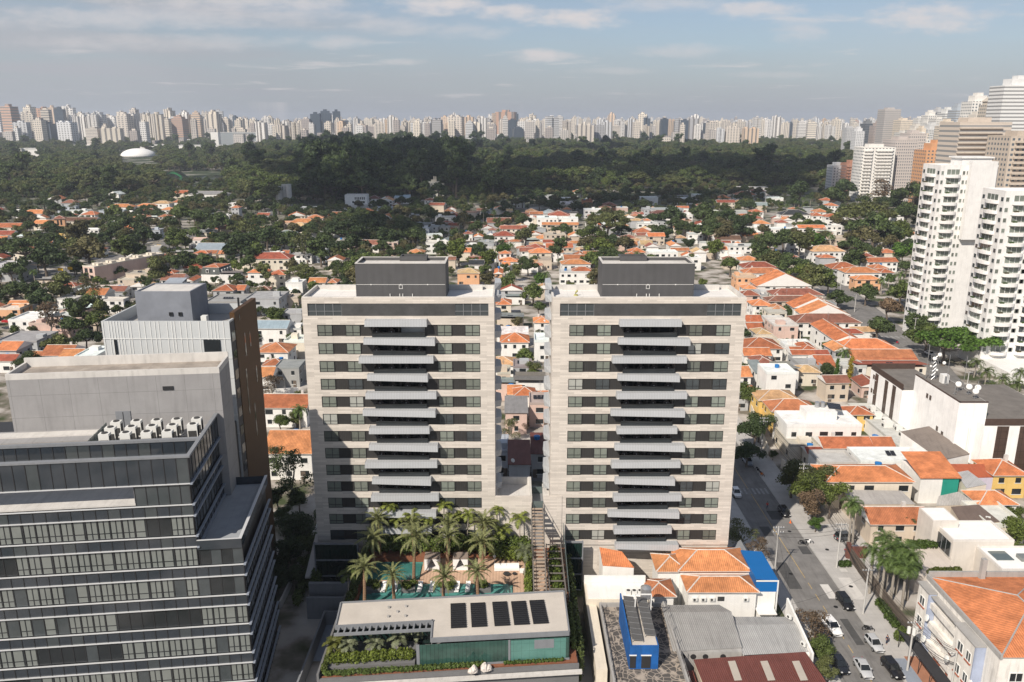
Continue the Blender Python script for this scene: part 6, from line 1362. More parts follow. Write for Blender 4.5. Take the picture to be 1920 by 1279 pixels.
for (a, c, t_) in zip(seq, seq[1:], nm):
    for k, (dx, dz, w) in enumerate(((-.9, .3, 'leftmost upper'), (-.4, .3, 'left upper'), (.4, .3, 'right upper'), (.9, .3, 'rightmost upper'), (.1, -1.6, 'upper slack'), (.15, -1.9, 'lower slack'))): cable((a[0]+dx, a[1], a[2]+dz), (c[0]+dx, c[1], c[2]+dz), .35+.1*k, label=w+' black cable '+t_, r=.028 if k < 4 else .05)
for k, dz in enumerate((.2, -.7, -1.4)): cable((48.0, 133, 9.0+dz), (60.1, 135, 8.6+dz), .5, label=('upper', 'middle', 'lower')[k]+' black cable crossing the street from the bracket pole', r=.025)
for k, (x, y) in enumerate(((43.4, 121), (43.4, 118.6), (44.2, 112))): cable((48.0, 133, 8.0), (x, y, 5.8), .4, label=('first', 'second', 'third')[k]+' thin cable from the bracket pole down to the blue roofed house', r=.018)
cable((58.9, 120.3, 7.4), (44.2, 114, 6.0), .5, label='thin black cable from the right pavement across to the grey hall', r=.02)
for i, (px, py, h) in enumerate(((1572, 573, 11), (1602, 585, 8), (1712, 640, 9), (1762, 682, 8.5), (1810, 745, 8))): pole(*G(px, py, 0), h, 'concrete pole along the far avenue, '+OR[i]+' from the far end', 1)
AV = [G(px, py, 0) for px, py in ((1602, 585), (1712, 640), (1762, 682), (1810, 745))]
for i, (a, c) in enumerate(zip(AV, AV[1:])):
    for k in range(3): cable((a[0]-.6+.6*k, a[1], 8), (c[0]-.6+.6*k, c[1], 8), .6, label=('left', 'middle', 'right')[k]+' cable over the far avenue, '+OR[i]+' span from the far end', r=.03)
for i, (px, py, s) in enumerate(((56, 432+73, 0), (70, 434+70, 0), (113, 505, 0), (131, 503, 0), (298, 461, 0), (397, 438, 0), (388, 453, 0))):
    if i < 2: continue
    x, y = G(px, py, 5.5); r = root('traffic_sign', ('yellow traffic board on a tall pole, '+OR[i-2]+' from the left'), 'traffic sign', (x, y, 0), 0, 'yellow boards on the left avenue'); b = MB(); b.cyl(-2.2, .1, 0, 6.4, .1, n=8); b.box(-2.2, .05, 6.2, 0, .15, 6.35); b.build('pole', ['steel'], r); b = MB(); b.box(-1.3, -.05, 4.7, 1.3, .05, 6.2); b.build('board', ['sign_yellow'], r)
# ---------------------------------------------------------------- street planting (named trees)
tree(46.9, 112.0, .95, 'sparse', 'brown', label='sparse brown twiggy tree leaning over the white car', sz=.95)
tree(46.8, 107.0, .6, 'round', 'mid', label='small green tree between the red shed and parked cars'); tree(46.6, 103.2, .55, 'round', 'olive', label='olive green shrub tree beside the red shed corner', sz=.8)
tree(44.0, 140.5, .9, 'sparse', 'olive', label='thin olive tree by the guard booth at the left kerb'); tree(45.6, 137, .7, 'sparse', 'brown', label='bare branched tree behind the tall bracket pole')
for x, y, s, k, c in ((61.2, 164, 1.2, 'round', 'olive'), (62.4, 158, 1.15, 'round', 'light'), (61.6, 152.5, .95, 'round', 'brown'), (65.5, 161, 1.1, 'round', 'olive'), (66, 154.5, 1.0, 'round', 'light'), (61.0, 148.5, .45, 'round', 'fresh'), (65, 168, .8, 'round', 'dark'), (63.4, 196, 1.0, 'round', 'dark'), (60.5, 190, .9, 'dome', 'deep')): tree(x, y, s, k, c)
for px, py, h, s in ((1600, 945, 9, 1.1), (1607, 952, 8.4, 1.0), (1655, 1008, 9.5, 1.15), (1668, 1030, 9, 1.15), (1690, 1030, 8.8, 1.2), (1680, 1052, 8.0, 1.15), (1702, 1062, 8.2, 1.1), (1640, 1035, 8.2, 1.05), (1712, 1040, 8.8, 1.0), (1660, 1055, 7.6, 1.0)):
    x, y = G(px, py, h); palm(x, y, 0, h, 'royal', s*.82, group='palms on the right pavement')
for px, py, h in ((1685, 975, 4.2), (1705, 975, 4.4)): x, y = G(px, py, h); palm(x, y, 0, h, 'coco', .9, col=(.10, .10, .04), group='palms on the right pavement')
for px, py, r_, k, c in ((1745, 900, 26, 'sparse', 'dark'), (1768, 898, 26, 'sparse', 'dark'), (1715, 885, 14, 'round', 'light'), (1408, 735, 26, 'round', 'mid'), (1400, 700, 14, 'round', 'light'), (1402, 845, 34, 'dome', 'deep'), (1440, 790, 18, 'dome', 'dark'), (1548, 690, 20, 'round', 'dark'), (1563, 715, 17, 'round', 'fresh'), (1590, 700, 0, 'column', 'yellow'),
        (1770, 975, 20, 'round', 'light'), (1895, 985, 34, 'round', 'light'), (1912, 1030, 26, 'round', 'light'), (1900, 960, 20, 'round', 'light'), (1650, 865, 8, 'round', 'fresh'), (1523, 866, 9, 'round', 'mid'), (1450, 850, 10, 'round', 'dark'), (1510, 795, 8, 'bush', 'fresh')):
    if r_: ptree(px, py, r_, k, c)
x, y = G(1590, 728, 0); tree(x, y, 1.15, 'column', 'yellow', label='bright yellow column shaped tree beside orange roofs')
x, y = G(1566, 724, 0); tree(x, y, 1.0, 'column', 'fresh', label='green creeper clad column tree left of the yellow one')
# big trees around the white residential tower
ptree(1775, 632, 62, 'umbrella', 'fresh', sz=1.0); ptree(1835, 625, 62, 'umbrella', 'fresh'); ptree(1740, 625, 40, 'dome', 'mid'); ptree(1715, 600, 26, 'round', 'dark'); ptree(1665, 575, 34, 'dome', 'brown'); ptree(1625, 545, 30, 'dome', 'dark'); ptree(1647, 612, 38, 'dome', 'dark'); ptree(1690, 545, 28, 'round', 'mid'); ptree(1572, 555, 26, 'dome', 'dark')
for px, py, h in ((1830, 680, 5), (1850, 697, 5), (1880, 710, 5), (1905, 720, 5.5), (1862, 724, 4.5), (1895, 742, 4.5), (1915, 700, 6)): x, y = G(px, py, h); palm(x, y, 0, h, 'coco', 1.1, group='palms before the white tower')
for px, py, h in ((1585, 662, 7), (1655, 525, 7), (1668, 520, 7), (1505, 372, 9), (1520, 370, 9), (1490, 378, 8), (1555, 440, 8), (1562, 445, 8), (1580, 455, 7), (1690, 515, 7)): x, y = G(px, py, h); palm(x, y, 0, h, 'royal', 1.0, group='palms among the houses')
# ---------------------------------------------------------------- houses read off the photograph (left px, right px, eave row, eave height, depth, roof, tile, wall)
HS = [(34,86,401,6,12,'hip','bright','white'),(25,43,398,5,8,'flat','white','white'),(113,142,381,7,10,'hip','dull','grey'),(106,142,388,6,6,'flat','grey','bluegrey'),(200,248,389,7,10,'hip','bright','white'),(184,232,396,6,7,'flat','grey','bluegrey'),
(253,287,387,6,9,'hip','bright','cream'),(283,318,382,7,10,'hip','tan','white'),(300,327,394,6,9,'hip','bright','white'),(247,277,408,5,9,'hip','mid','grey'),(295,317,407,5,8,'hip','mid','white'),(233,260,400,5,9,'flat','white','white'),
(117,179,415,6,10,'gx','brown','cream'),(95,132,444,6,9,'flat','beige','yellow'),(-20,35,427,5,11,'gx','mid','cream'),(-20,22,441,5,10,'gx','red','beige'),(-12,9,451,4,9,'gx','bright','beige'),(-24,36,500,8,16,'flat','white','grey'),
(213,227,445,4,7,'hip','bright','white'),(277,300,433,6,9,'flat','grey','bluegrey'),(198,218,421,6,8,'gy','white','white'),(218,262,525,5,9,'flat','beige','beige'),(233,277,514,7,8,'flat','dirty','beige'),(200,233,547,4,8,'gx','dull','grey'),(158,197,554,5,9,'gx','bright','white'),(80,125,548,5,9,'flat','beige','cream'),
(541,592,418,6,10,'hip','bright','white'),(575,610,404,5,9,'flat','beige','white'),(432,448,390,9,8,'hip','bright','grey'),(427,453,382,6,8,'flat','white','white'),(407,430,405,6,8,'flat','white','white'),(393,405,402,6,6,'flat','grey','bluegrey'),
(363,427,469,5,14,'gx','metal','white'),(383,405,476,4,7,'gx','mid','cream'),(408,422,477,4,7,'gx','mid','cream'),(454,543,486,6.5,12,'hip','red','cream'),(487,528,477,8,7,'flat','white','white'),(528,541,477,5,7,'gx','mid','white'),(542,585,479,5,10,'flat','slate','white'),(590,612,471,7,8,'flat','white','bluegrey'),
(342,385,504,5,11,'gx','red','cream'),(300,342,526,5,9,'gx','dull','white'),(343,362,528,5,11,'gy','mid','white'),(303,338,534,6.5,9,'shed','metal','white'),(462,500,512,7,8,'hip','bright','white'),(457,492,522,4,4,'shedb','bright','white'),(501,536,516,6,9,'hip','mid','cream'),(397,438,546,5.5,10,'hip','mid','grey'),(440,458,545,5,8,'gx','mid','grey'),
(577,610,531,5,8,'gx','bright','white'),(613,632,531,5,8,'hip','mid','white'),(533,568,531,6,8,'flat','white','white'),(382,452,568,6.5,16,'flat','concrete','concrete'),(456,524,562,6.5,16,'flat','concrete','grey'),
(688,713,373,6,11,'hip','maroon','white'),(712,737,377,8,16,'gy','tan','white'),(738,768,371,6,12,'shed','metal','white'),(766,785,405,6,8,'flat','grey','grey'),(767,778,412,7,6,'flat','white','white'),(779,820,421,6,8,'flat','grey','grey'),(815,853,408,7,10,'flat','grey','white'),(772,805,430,8,10,'flat','grey','bluegrey'),(805,823,426,8,9,'flat','concrete','grey'),(823,843,427,8,9,'flat','concrete','concrete'),
(832,848,397,6,9,'hip','bright','white'),(795,817,376,6,10,'hip','dull','white'),(868,887,439,5,8,'hip','red','white'),(797,828,456,7,9,'flat','beige','white'),(763,794,475,5,9,'hip','bright','cream'),(716,747,455,8,10,'flat','beige','pink'),(627,666,455,8,9,'shed','beige','pink'),(700,735,390,5,10,'flat','metal','bluegrey'),(735,750,384,5,9,'gy','dull','brick'),
(913,959,418,5.5,12,'gx','dull','grey'),(1006,1046,409,7.5,12,'flat','white','white'),(1046,1085,410,6,10,'flat','white','white'),(1016,1085,422,5.5,7,'gx','bright','beige'),(938,988,430,5,9,'gx','red','cream'),(924,966,443,6,11,'hip','red','white'),(912,928,441,5,10,'gy','metal','white'),(1021,1063,441,8,12,'flat','beige','beige'),(895,927,456,6,10,'flat','dirty','grey'),
(1024,1075,465,5.5,9,'gx','mid','beige'),(992,1035,475,5.5,9,'hip','bright','cream'),(1030,1057,474,5.5,8,'hip','bright','white'),(974,1001,472,4.5,8,'gx','dull','white'),(1058,1101,488,6,10,'gx','mid','white'),(1053,1109,496,6.5,9,'hip','bright','white'),(1072,1113,509,6,7,'hip','mid','white'),(1048,1122,512,6,9,'flat','grey','white'),
(935,959,476,8,7,'hip','bright','white'),(934,959,486,5,7,'gx','dull','white'),(911,932,479,7,8,'flat','white','white'),(909,929,494,4,7,'shedb','slate','white'),(878,907,497,6,9,'gx','slate','white'),(856,900,513,6.5,9,'hip','tan','peach'),(1008,1036,488,5.5,9,'flat','dirty','beige'),(941,957,498,4,6,'gx','bright','white'),(926,943,514,4.5,13,'gy','bright','peach'),
(985,1008,397,6,10,'hip','tan','white'),(1027,1069,405,7,14,'hip','red','white'),(1095,1137,394,7,12,'flat','white','white'),(941,964,403,5,12,'hip','red','cream'),(1090,1112,377,7,10,'flat','brown','brick'),(1190,1235,371,7,12,'flat','white','white'),(1133,1157,385,6,13,'hip','dull','brick'),(1207,1283,393,9,14,'flat','grey','grey'),(1220,1281,401,7,10,'hip','maroon','white'),(1275,1300,404,7,9,'flat','white','white'),(1197,1214,402,5,9,'hip','red','white'),
(1195,1236,420,6,9,'flat','grey','white'),(1207,1221,414,8,6,'hip','bright','white'),(1229,1253,416,6,9,'flat','grey','grey'),(1188,1225,437,6,11,'hip','mid','cream'),(1167,1196,447,5.5,9,'hip','dull','beige'),(1215,1248,444,5.5,8,'gx','bright','beige'),(1256,1278,462,6,13,'gy','bright','white'),(1172,1196,461,5.5,9,'gx','bright','white'),(1201,1225,459,6,9,'gx','tan','cream'),(1181,1213,474,5,10,'hip','bright','cream'),(1215,1273,474,6.5,9,'flat','white','white'),(1294,1317,484,7,8,'flat','white','white'),
(1346,1390,464,6,9,'hip','bright','white'),(1366,1421,463,8,10,'flat','grey','white'),(1341,1391,450,6,10,'gx','brown','white'),(1387,1425,489,6,9,'hip','bright','white'),(1466,1521,403,6.5,14,'hip','slate','white'),(1412,1446,420,6,10,'hip','bright','white'),(1497,1549,428,6.5,8,'gx','bright','white'),(1443,1497,430,6,10,'flat','white','white'),(1540,1581,424,6.5,9,'flat','white','white'),(1392,1432,410,6,12,'hip','red','beige'),(1407,1433,398,6,10,'hip','mid','white'),(1413,1437,359,7,14,'hip','red','white'),(1380,1419,366,6,14,'hip','mid','white'),
(1528,1554,398,6,11,'hip','bright','white'),(1552,1573,386,6,11,'hip','bright','white'),(1562,1578,380,7,10,'gy','bright','white'),(1522,1545,405,6,10,'hip','mid','white'),(1547,1587,407,6,10,'hip','mid','white'),(1677,1697,401,6,10,'hip','bright','white'),(1565,1609,448,7,12,'flat','beige','beige'),(1523,1587,472,6.5,12,'hip','tan','white'),(1660,1691,459,5,10,'gx','maroon','white'),(1627,1686,492,5.5,8,'gx','mid','white'),(1650,1686,475,5,9,'hip','mid','cream'),
(1560,1617,505,6.5,12,'hip','mid','grey'),(1585,1653,512,6.5,10,'hip','bright','white'),(1603,1654,525,5.5,7,'hip','bright','peach'),(1637,1668,504,5,8,'hip','mid','white'),(1650,1679,512,5,8,'hip','mid','white'),(1394,1460,503,6.5,11,'hip','red','white'),(1396,1471,513,6,9,'hip','mid','white'),(1380,1420,521,6,9,'flat','beige','peach'),(1419,1524,537,5.5,12,'gy','bright','white'),(1449,1546,554,6,9,'hip','dull','cream'),(1440,1553,566,5.5,8,'hip','dull','beige'),(1488,1574,578,5.5,9,'gy','bright','white'),(1505,1596,592,5.5,9,'gy','bright','white'),(1492,1617,606,5.5,10,'hip','dull','white'),(1566,1618,640,6.5,24,'gy','bright','white'),
(1411,1451,574,5,9,'hip','bright','white'),(1399,1431,604,4.5,7,'gx','mid','white'),(1402,1433,618,4.5,7,'gx','mid','cream'),(1396,1471,655,5,12,'hip','mid','white'),(1395,1448,668,4.5,7,'gx','bright','white'),(1504,1534,657,4.5,9,'hip','mid','white'),(1485,1508,665,4,7,'gx','mid','white'),(1577,1685,655,5.5,10,'hip','bright','white'),(1599,1722,676,5.5,10,'gx','mid','white'),(1608,1741,690,5,7,'shedb','red','cream'),(1440,1478,588,5,9,'flat','grey','cream'),(1450,1500,612,5.5,12,'flat','white','pink'),(1470,1530,650,4,8,'flat','white','white'),(1418,1436,700,5,9,'shed','grey','white'),(1436,1497,702,8,9,'flat','white','white'),(1500,1545,690,4.5,12,'flat','dirty','grey'),(1535,1570,690,4.2,12,'gx','mid','cream'),(1380,1408,740,5,8,'flat','grey','grey'),
(929,960,572,5.5,9,'hip','bright','cream'),(1000,1034,606,5,8,'hip','bright','white'),(937,993,643,6,9,'hip','bright','white'),(930,991,627,5,8,'gx','white','white'),(1000,1034,642,7,10,'flat','white','white'),(930,959,702,6,8,'flat','beige','beige'),(951,979,741,4.5,7,'gx','bright','cream'),(945,991,775,6,9,'shed','grey','pink'),(990,1034,759,6.5,9,'flat','grey','pink'),(951,997,872,6.5,10,'shed','maroon','bluegrey'),(994,1032,852,6,9,'shed','maroon','grey'),(928,952,850,6,10,'flat','metal','bluegrey'),(960,1000,690,5,9,'flat','maroon','grey'),
(478,541,662,5.5,10,'hip','mid','white'),(510,562,692,6,9,'flat','grey','concrete'),(480,511,708,5,8,'gx','bright','white'),(486,576,766,5.5,9,'gx','mid','white'),(492,586,852,6.5,13,'gx','bright','white'),(474,538,617,6,9,'gx','metal','white'),(-10,31,658,6.5,9,'gx','bright','grey'),(-10,27,678,4,6,'gx','red','white'),(74,131,668,5.5,10,'gx','mid','bluegrey'),(107,147,673,5,9,'gx','bright','white'),(136,181,670,7,12,'flat','white','white'),(175,198,672,5,8,'gx','bright','white'),(-12,70,642,4.5,14,'flat','grey','grey'),(12,76,602,5.5,14,'flat','white','white'),(50,132,609,5,9,'flat','beige','pink'),(-6,38,581,5,9,'flat','white','peach'),(540,566,618,5,9,'flat','grey','white'),(525,567,590,5.5,9,'flat','concrete','grey'),
(120,165,396,5,9,'flat','grey','white'),(320,345,380,6,9,'hip','mid','white'),(352,425,365,6,14,'hip','grey','white'),(318,360,363,5,12,'hip','mid','cream'),(1270,1300,372,6,10,'flat','white','white'),(1300,1330,366,6,12,'flat','white','white'),(1346,1372,372,6,12,'hip','bright','white'),(1385,1440,352,7,14,'flat','grey','white'),(1440,1470,372,6,12,'flat','white','white'),(1345,1380,380,6,10,'gx','red','cream'),(1308,1328,386,6,10,'hip','red','white'),(1050,1078,372,6,10,'flat','white','white'),(1075,1095,360,6,10,'hip','bright','white'),(1015,1040,368,6,12,'flat','grey','white'),(960,985,378,6,12,'hip','dull','white'),(900,925,400,6,10,'flat','grey','grey'),
(560,600,390,6,10,'flat','white','white'),(610,640,404,5,9,'gx','mid','white'),(640,665,396,5,9,'flat','white','grey'),(475,500,432,5,9,'gx','mid','cream'),(440,470,440,6,9,'flat','beige','white'),(20,55,470,6,10,'hip','mid','cream'),(150,190,470,5,9,'hip','mid','white'),(60,100,420,5,10,'gx','bright','cream'),(150,185,432,5,9,'flat','white','white'),(1130,1165,420,6,9,'flat','white','white'),(1100,1130,436,5,9,'gx','mid','cream'),(1320,1345,430,6,9,'gx','mid','white'),(1290,1320,440,6,9,'flat','grey','white'),(1480,1520,455,6,9,'hip','mid','white'),(1440,1470,478,6,9,'hip','bright','white'),(1700,1725,440,6,9,'hip','mid','white')]
for a in HS:
    w_ok = a[2] > 365
    h_ = hpx(*a, rotz=rnd.uniform(-.06, .06) if a[2] < 500 else rnd.uniform(-.02, .02), win=a[2] > 372, extras=a[2] > 372)
# row of gabled townhouses on the left avenue
for i in range(5):
    x, y = G(167+25.5*i, 512-5.2*i, 5); r = root('townhouse', f'pinkish terraced townhouse with roof lights, {OR[i]} of the row from left', 'house', (x, y, 0), R(-24), 'terraced townhouses')
    b = MB(); b.box(-4.2, 0, 0, 4.2, 11, 8.2); b.build('wall', ['plaster'], r, WALL['pink']); b = MB(); b.box(-4.2, .2, 8.2, 4.2, 10.8, 8.3, 0); b.ring([(-4.25, -.05), (4.25, -.05), (4.25, 11), (-4.25, 11)], 8.1, 8.6, .3, 1)
    for q in (-2, .6): b.box(q, 4, 8.3, q+1.8, 7, 9.4, 1)
    b.build('roof', ['roof_membrane', 'plaster'], r, WALL['cream'])
    b = MB()
    for q in (-2.9, .5): b.box(q, -.05, 5.2, q+2.2, .02, 7.4); b.box(q, -.05, .6, q+2.4, .02, 3.8)
    b.build('window', ['glass_dark'], r)
    if i == 0:
        b = MB()
        for q in range(2): b.box(-4.25, .5+5.2*q, .3, -4.19, 5.2+5.2*q, 3.9); b.box(-4.25, .5+5.2*q, 4.3, -4.19, 5.2+5.2*q, 7.9)
        b.build('side_panel', ['plaster'], r, WALL['peach'])
# mansard house
x, y = G(396, 530, 0); r = root('mansard_house', 'white house with slate mansard roof, round window and solar panels', 'house', (x, y, 0), R(-8)); b = MB(); b.box(-5.2, 0, 0, 5.2, 14, 4.2); b.build('wall', ['plaster'], r, WALL['white'])
b = MB(); b.add([(-5.3, -.1, 4.2), (5.3, -.1, 4.2), (5.3, 14.1, 4.2), (-5.3, 14.1, 4.2), (-4.4, 1.0, 7.6), (4.4, 1.0, 7.6), (4.4, 13, 7.6), (-4.4, 13, 7.6)], [(0, 1, 5, 4), (1, 2, 6, 5), (2, 3, 7, 6), (3, 0, 4, 7)]); b.build('mansard_roof', ['tar_roof'], r, (.09, .10, .095)); b = MB(); hip(b, -4.3, 1.1, 4.3, 12.9, 7.6, .2, .2); b.build('roof', ['tile', 'mortar', 'soffit_white'], r, TILE['mid'])
b = MB(); b.box(-2.2, -.2, 5, -.8, 1, 6.8, 0); b.box(-2, -.25, 5.2, -1, -.2, 6.6, 1); b.build('dormer', ['frame_white', 'glass_dark'], r)
for k in range(4): b = MB(); b.box(4.6, 2+3*k, 4.8, 5.5, 3.2+3*k, 6.6, 0); b.box(5.5, 2.2+3*k, 5, 5.55, 3+3*k, 6.4, 1); b.build('dormer', ['frame_white', 'glass_dark'], r)
b = MB(); b.cyl(0, 0, 0, .1, .5, n=14); b.v = [(x_+2.0, .35-z_, y_+6) for x_, y_, z_ in b.v]; b.build('round_window', ['frame_white'], r)
# peach bell tower
x, y = G(115, 440, 0); r = root('square_tower', 'peach square tower with small hipped tile roof', 'tower', (x, y, 0), R(20)); b = MB(); b.box(-3.4, 0, 0, 3.4, 6.8, 11.5); b.build('wall', ['plaster'], r, WALL['peach']); b = MB(); hip(b, -3.4, 0, 3.4, 6.8, 11.5, .5, .7); b.build('roof', ['tile', 'mortar', 'soffit_white'], r, TILE['dull'])
for q in (-1.6, .5): b = MB(); b.box(q, -.06, 7, q+1.1, .02, 10.5); b.build('window', ['glass_dark'], r)
# modern red framed house, far left
x, y = G(26, 625, 0); r = root('red_frame_porch', 'red framed porch on the white modern house at far left', 'porch', (x, y, 0)); b = MB(); b.box(-3.5, -1, 4.6, 4.5, .5, 5.3); b.box(4.1, -1, 0, 4.8, .5, 5.3); b.build('frame', [M('red_frame', (.36, .02, .025), .5, .05)], r); b = MB(); b.box(-2, .5, 1, 1, .7, 3); b.build('window', ['glass_dark'], r)
# white lot walls between gardens: each a thing
for i, (xa, ya, xb, yb, h, c) in enumerate(((1405, 760, 1440, 850, 2.6, 'cream'), (1465, 870, 1530, 915, 2.4, 'cream'), (1580, 790, 1690, 800, 2.4, 'cream'), (1640, 735, 1690, 800, 3, 'white'), (60, 690, 190, 684, 2.6, 'white'), (430, 500, 470, 503, 3, 'cream'), (545, 540, 560, 600, 2.5, 'white'), (500, 660, 500, 700, 2.5, 'white'), (485, 740, 560, 735, 2.5, 'white'), (1400, 560, 1440, 640, 2.6, 'cream'), (1100, 520, 1130, 545, 2.5, 'white'), (1665, 445, 1715, 480, 2.6, 'beige'), (960, 560, 1000, 556, 2.2, 'white'), (1500, 620, 1500, 660, 2.5, 'cream'), (1440, 640, 1500, 645, 2.4, 'white'))):
    a, c_ = Vector(G(xa, ya, 1)), Vector(G(xb, yb, 1)); d = (c_-a).normalized(); n = Vector((-d.y, d.x))*.12; m = (a+c_)/2
    b = MB(); b.prism([tuple(a-n-m), tuple(c_-n-m), tuple(c_+n-m), tuple(a+n-m)], 0, h); o = b.build('garden_wall', ['plaster'], None, WALL[c]); o.location = (m.x, m.y, 0); auto(o, WN[c]+' plastered garden wall', 'wall', 'garden walls', 1)
# ---------------------------------------------------------------- towers on the right and the skyline
def block(name, xl, xr, ytop, Y, d, col, fac='facade_grid', label=None, group=None, balc=None, top=None, rotz=0.0, base=None, floors=None, cat='tower'):
    xa, z = WP(xl, ytop, Y); xb, _ = WP(xr, ytop, Y); w = xb-xa
    t = root(name, label, cat, ((xa+xb)/2, Y, 0), rotz, group)
    b = MB(); b.box(-w/2, 0, -1, w/2, d, z); b.build('wall', [fac], t, col)
    b = MB()
    if top == 'crown': b.box(-w*.3, d*.2, z, w*.3, d*.8, z+6); b.box(-w*.15, d*.3, z+6, w*.15, d*.7, z+9)
    elif top == 'hat': b.box(-w*.42, d*.1, z, w*.42, d*.9, z+3); b.add([(-w*.46, d*.05, z+3), (w*.46, d*.05, z+3), (w*.46, d*.95, z+3), (-w*.46, d*.95, z+3), (-w*.18, d*.4, z+11), (w*.18, d*.4, z+11), (w*.18, d*.6, z+11), (-w*.18, d*.6, z+11)], [(0, 1, 5, 4), (1, 2, 6, 5), (2, 3, 7, 6), (3, 0, 4, 7), (4, 5, 6, 7)])
    else: b.box(-w*.25, d*.25, z, w*.2, d*.75, z+4); b.ring([(-w/2, 0), (w/2, 0), (w/2, d), (-w/2, d)], z, z+1, .4)
    b.build('roof_house', ['plaster'], t, tuple(q*.95 for q in col))
    if balc:
        for (f0, f1, pr) in balc:
            b = MB(); n = int(z/3.2)
            for k in range(1, n): zz = z-k*3.2; b.box(-w/2+w*f0, -pr, zz, -w/2+w*f1, 0, zz+1.1)
            b.build('balcony_stack', ['plaster'], t, col)
    FOOT.append(((xa+xb)/2, Y+d/2, max(w, d)*.6))
    if label is None: auto(t, base or 'pale tower', cat, group, z*.7)
    return t
CW_, CC_, CG_, CB_, CO_ = (.72, .70, .66), (.66, .58, .48), (.50, .50, .50), (.56, .49, .42), (.60, .33, .18)
block('residential_tower', 1618, 1680, 278, 840, 22, CW_, 'facade_grid', 'white tower with stacked balconies left of the pinkish grey slab', balc=[(.05, .3, 1.6), (.42, .9, 1.6)])
block('residential_tower', 1680, 1722, 264, 850, 30, (.50, .45, .42), 'facade_fine', 'pinkish grey slab tower with rows of tiny windows')
block('residential_tower', 1706, 1738, 252, 875, 22, (.52, .47, .44), 'facade_fine', 'narrow taller grey tower rising behind the pinkish slab')
block('residential_tower', 1562, 1590, 312, 930, 18, (.62, .62, .62), 'facade_grid', 'small white and brick tower at the park edge, left one', balc=[(.35, .6, 1)])
block('residential_tower', 1588, 1620, 308, 915, 18, (.45, .24, .17), 'facade_grid', 'small brick tower beside the white tower at the park edge', balc=[(0, .25, 1)])
block('residential_tower', 1738, 1800, 282, 760, 24, CO_, 'facade_grid', 'stepped orange tower between pinkish slab and white curved tower', top='crown')
block('residential_tower', 1800, 1898, 232, 560, 26, CB_, 'facade_band', 'beige brown tower with wide window bands and rooftop garden', balc=[(.0, .82, 1.4)])
block('residential_tower', 1896, 1985, 258, 520, 26, (.50, .43, .36), 'facade_grid', 'brown tower with deep balconies at the right picture edge', balc=[(.1, .45, 1.6), (.55, .95, 1.6)])
block('residential_tower', 1824, 1862, 190, 900, 22, CW_, 'facade_grid', 'white tower with notched top behind the beige brown tower', top='crown')
block('residential_tower', 1862, 1905, 196, 800, 24, (.52, .47, .40), 'facade_grid', 'beige tower with grey pyramid roof', top='hat')
block('residential_tower', 1884, 1975, 160, 780, 24, (.68, .68, .67), 'facade_band', 'tallest pale grey tower at the right picture edge', top='crown')
block('residential_tower', 1660, 1690, 206, 1500, 30, (.46, .43, .41), 'facade_band', 'grey tower under construction with bare floor slabs')
block('residential_tower', 1690, 1712, 226, 1450, 30, CC_, 'facade_fine', 'cream tower right of the tower under construction')
for xl, xr, yt, Y, c, f in ((1740, 1760, 216, 1500, CW_, 'facade_grid'), (1757, 1772, 210, 1600, CG_, 'facade_dark'), (1772, 1795, 212, 1300, (.66, .66, .64), 'facade_band'), (1794, 1812, 206, 1200, (.42, .46, .50), 'facade_band'), (1808, 1828, 204, 1300, (.40, .24, .18), 'facade_grid'), (1722, 1742, 222, 1700, CW_, 'facade_fine'), (1712, 1724, 230, 1900, CC_, 'facade_fine'), (1770, 1796, 236, 1100, CC_, 'facade_grid'), (1740, 1768, 242, 1150, (.58, .58, .57), 'facade_fine'), (1640, 1660, 236, 1700, (.40, .34, .31), 'facade_grid'), (1622, 1640, 232, 1750, (.2, .21, .22), 'facade_dark'), (1606, 1622, 246, 1700, (.66, .66, .66), 'facade_grid'), (1588, 1606, 240, 1850, CG_, 'facade_grid'), (1690, 1712, 250, 1300, (.62, .60, .56), 'facade_grid'), (1712, 1738, 244, 1200, (.60, .57, .52), 'facade_fine'), (1800, 1822, 258, 700, CC_, 'facade_grid'), (1725, 1745, 262, 1000, CW_, 'facade_grid'), (1660, 1676, 246, 1650, (.55, .5, .46), 'facade_fine'), (1738, 1752, 230, 1350, CW_, 'facade_grid'), (1756, 1776, 224, 1250, (.68, .66, .62), 'facade_fine'), (1780, 1800, 220, 1400, CW_, 'facade_grid'), (1806, 1826, 236, 900, CW_, 'facade_fine'), (1700, 1716, 238, 1500, CW_, 'facade_grid'), (1676, 1692, 232, 1800, CC_, 'facade_fine'), (1728, 1742, 250, 1050, CC_, 'facade_grid'), (1846, 1866, 214, 1000, CW_, 'facade_grid'), (1830, 1850, 226, 850, (.64, .6, .54), 'facade_band')):
    block('residential_tower', xl, xr, yt, Y, 24, c, f, group='towers on the right skyline', base='tower on the right hillside', cat='tower', top=rnd.choice((None, 'crown')))
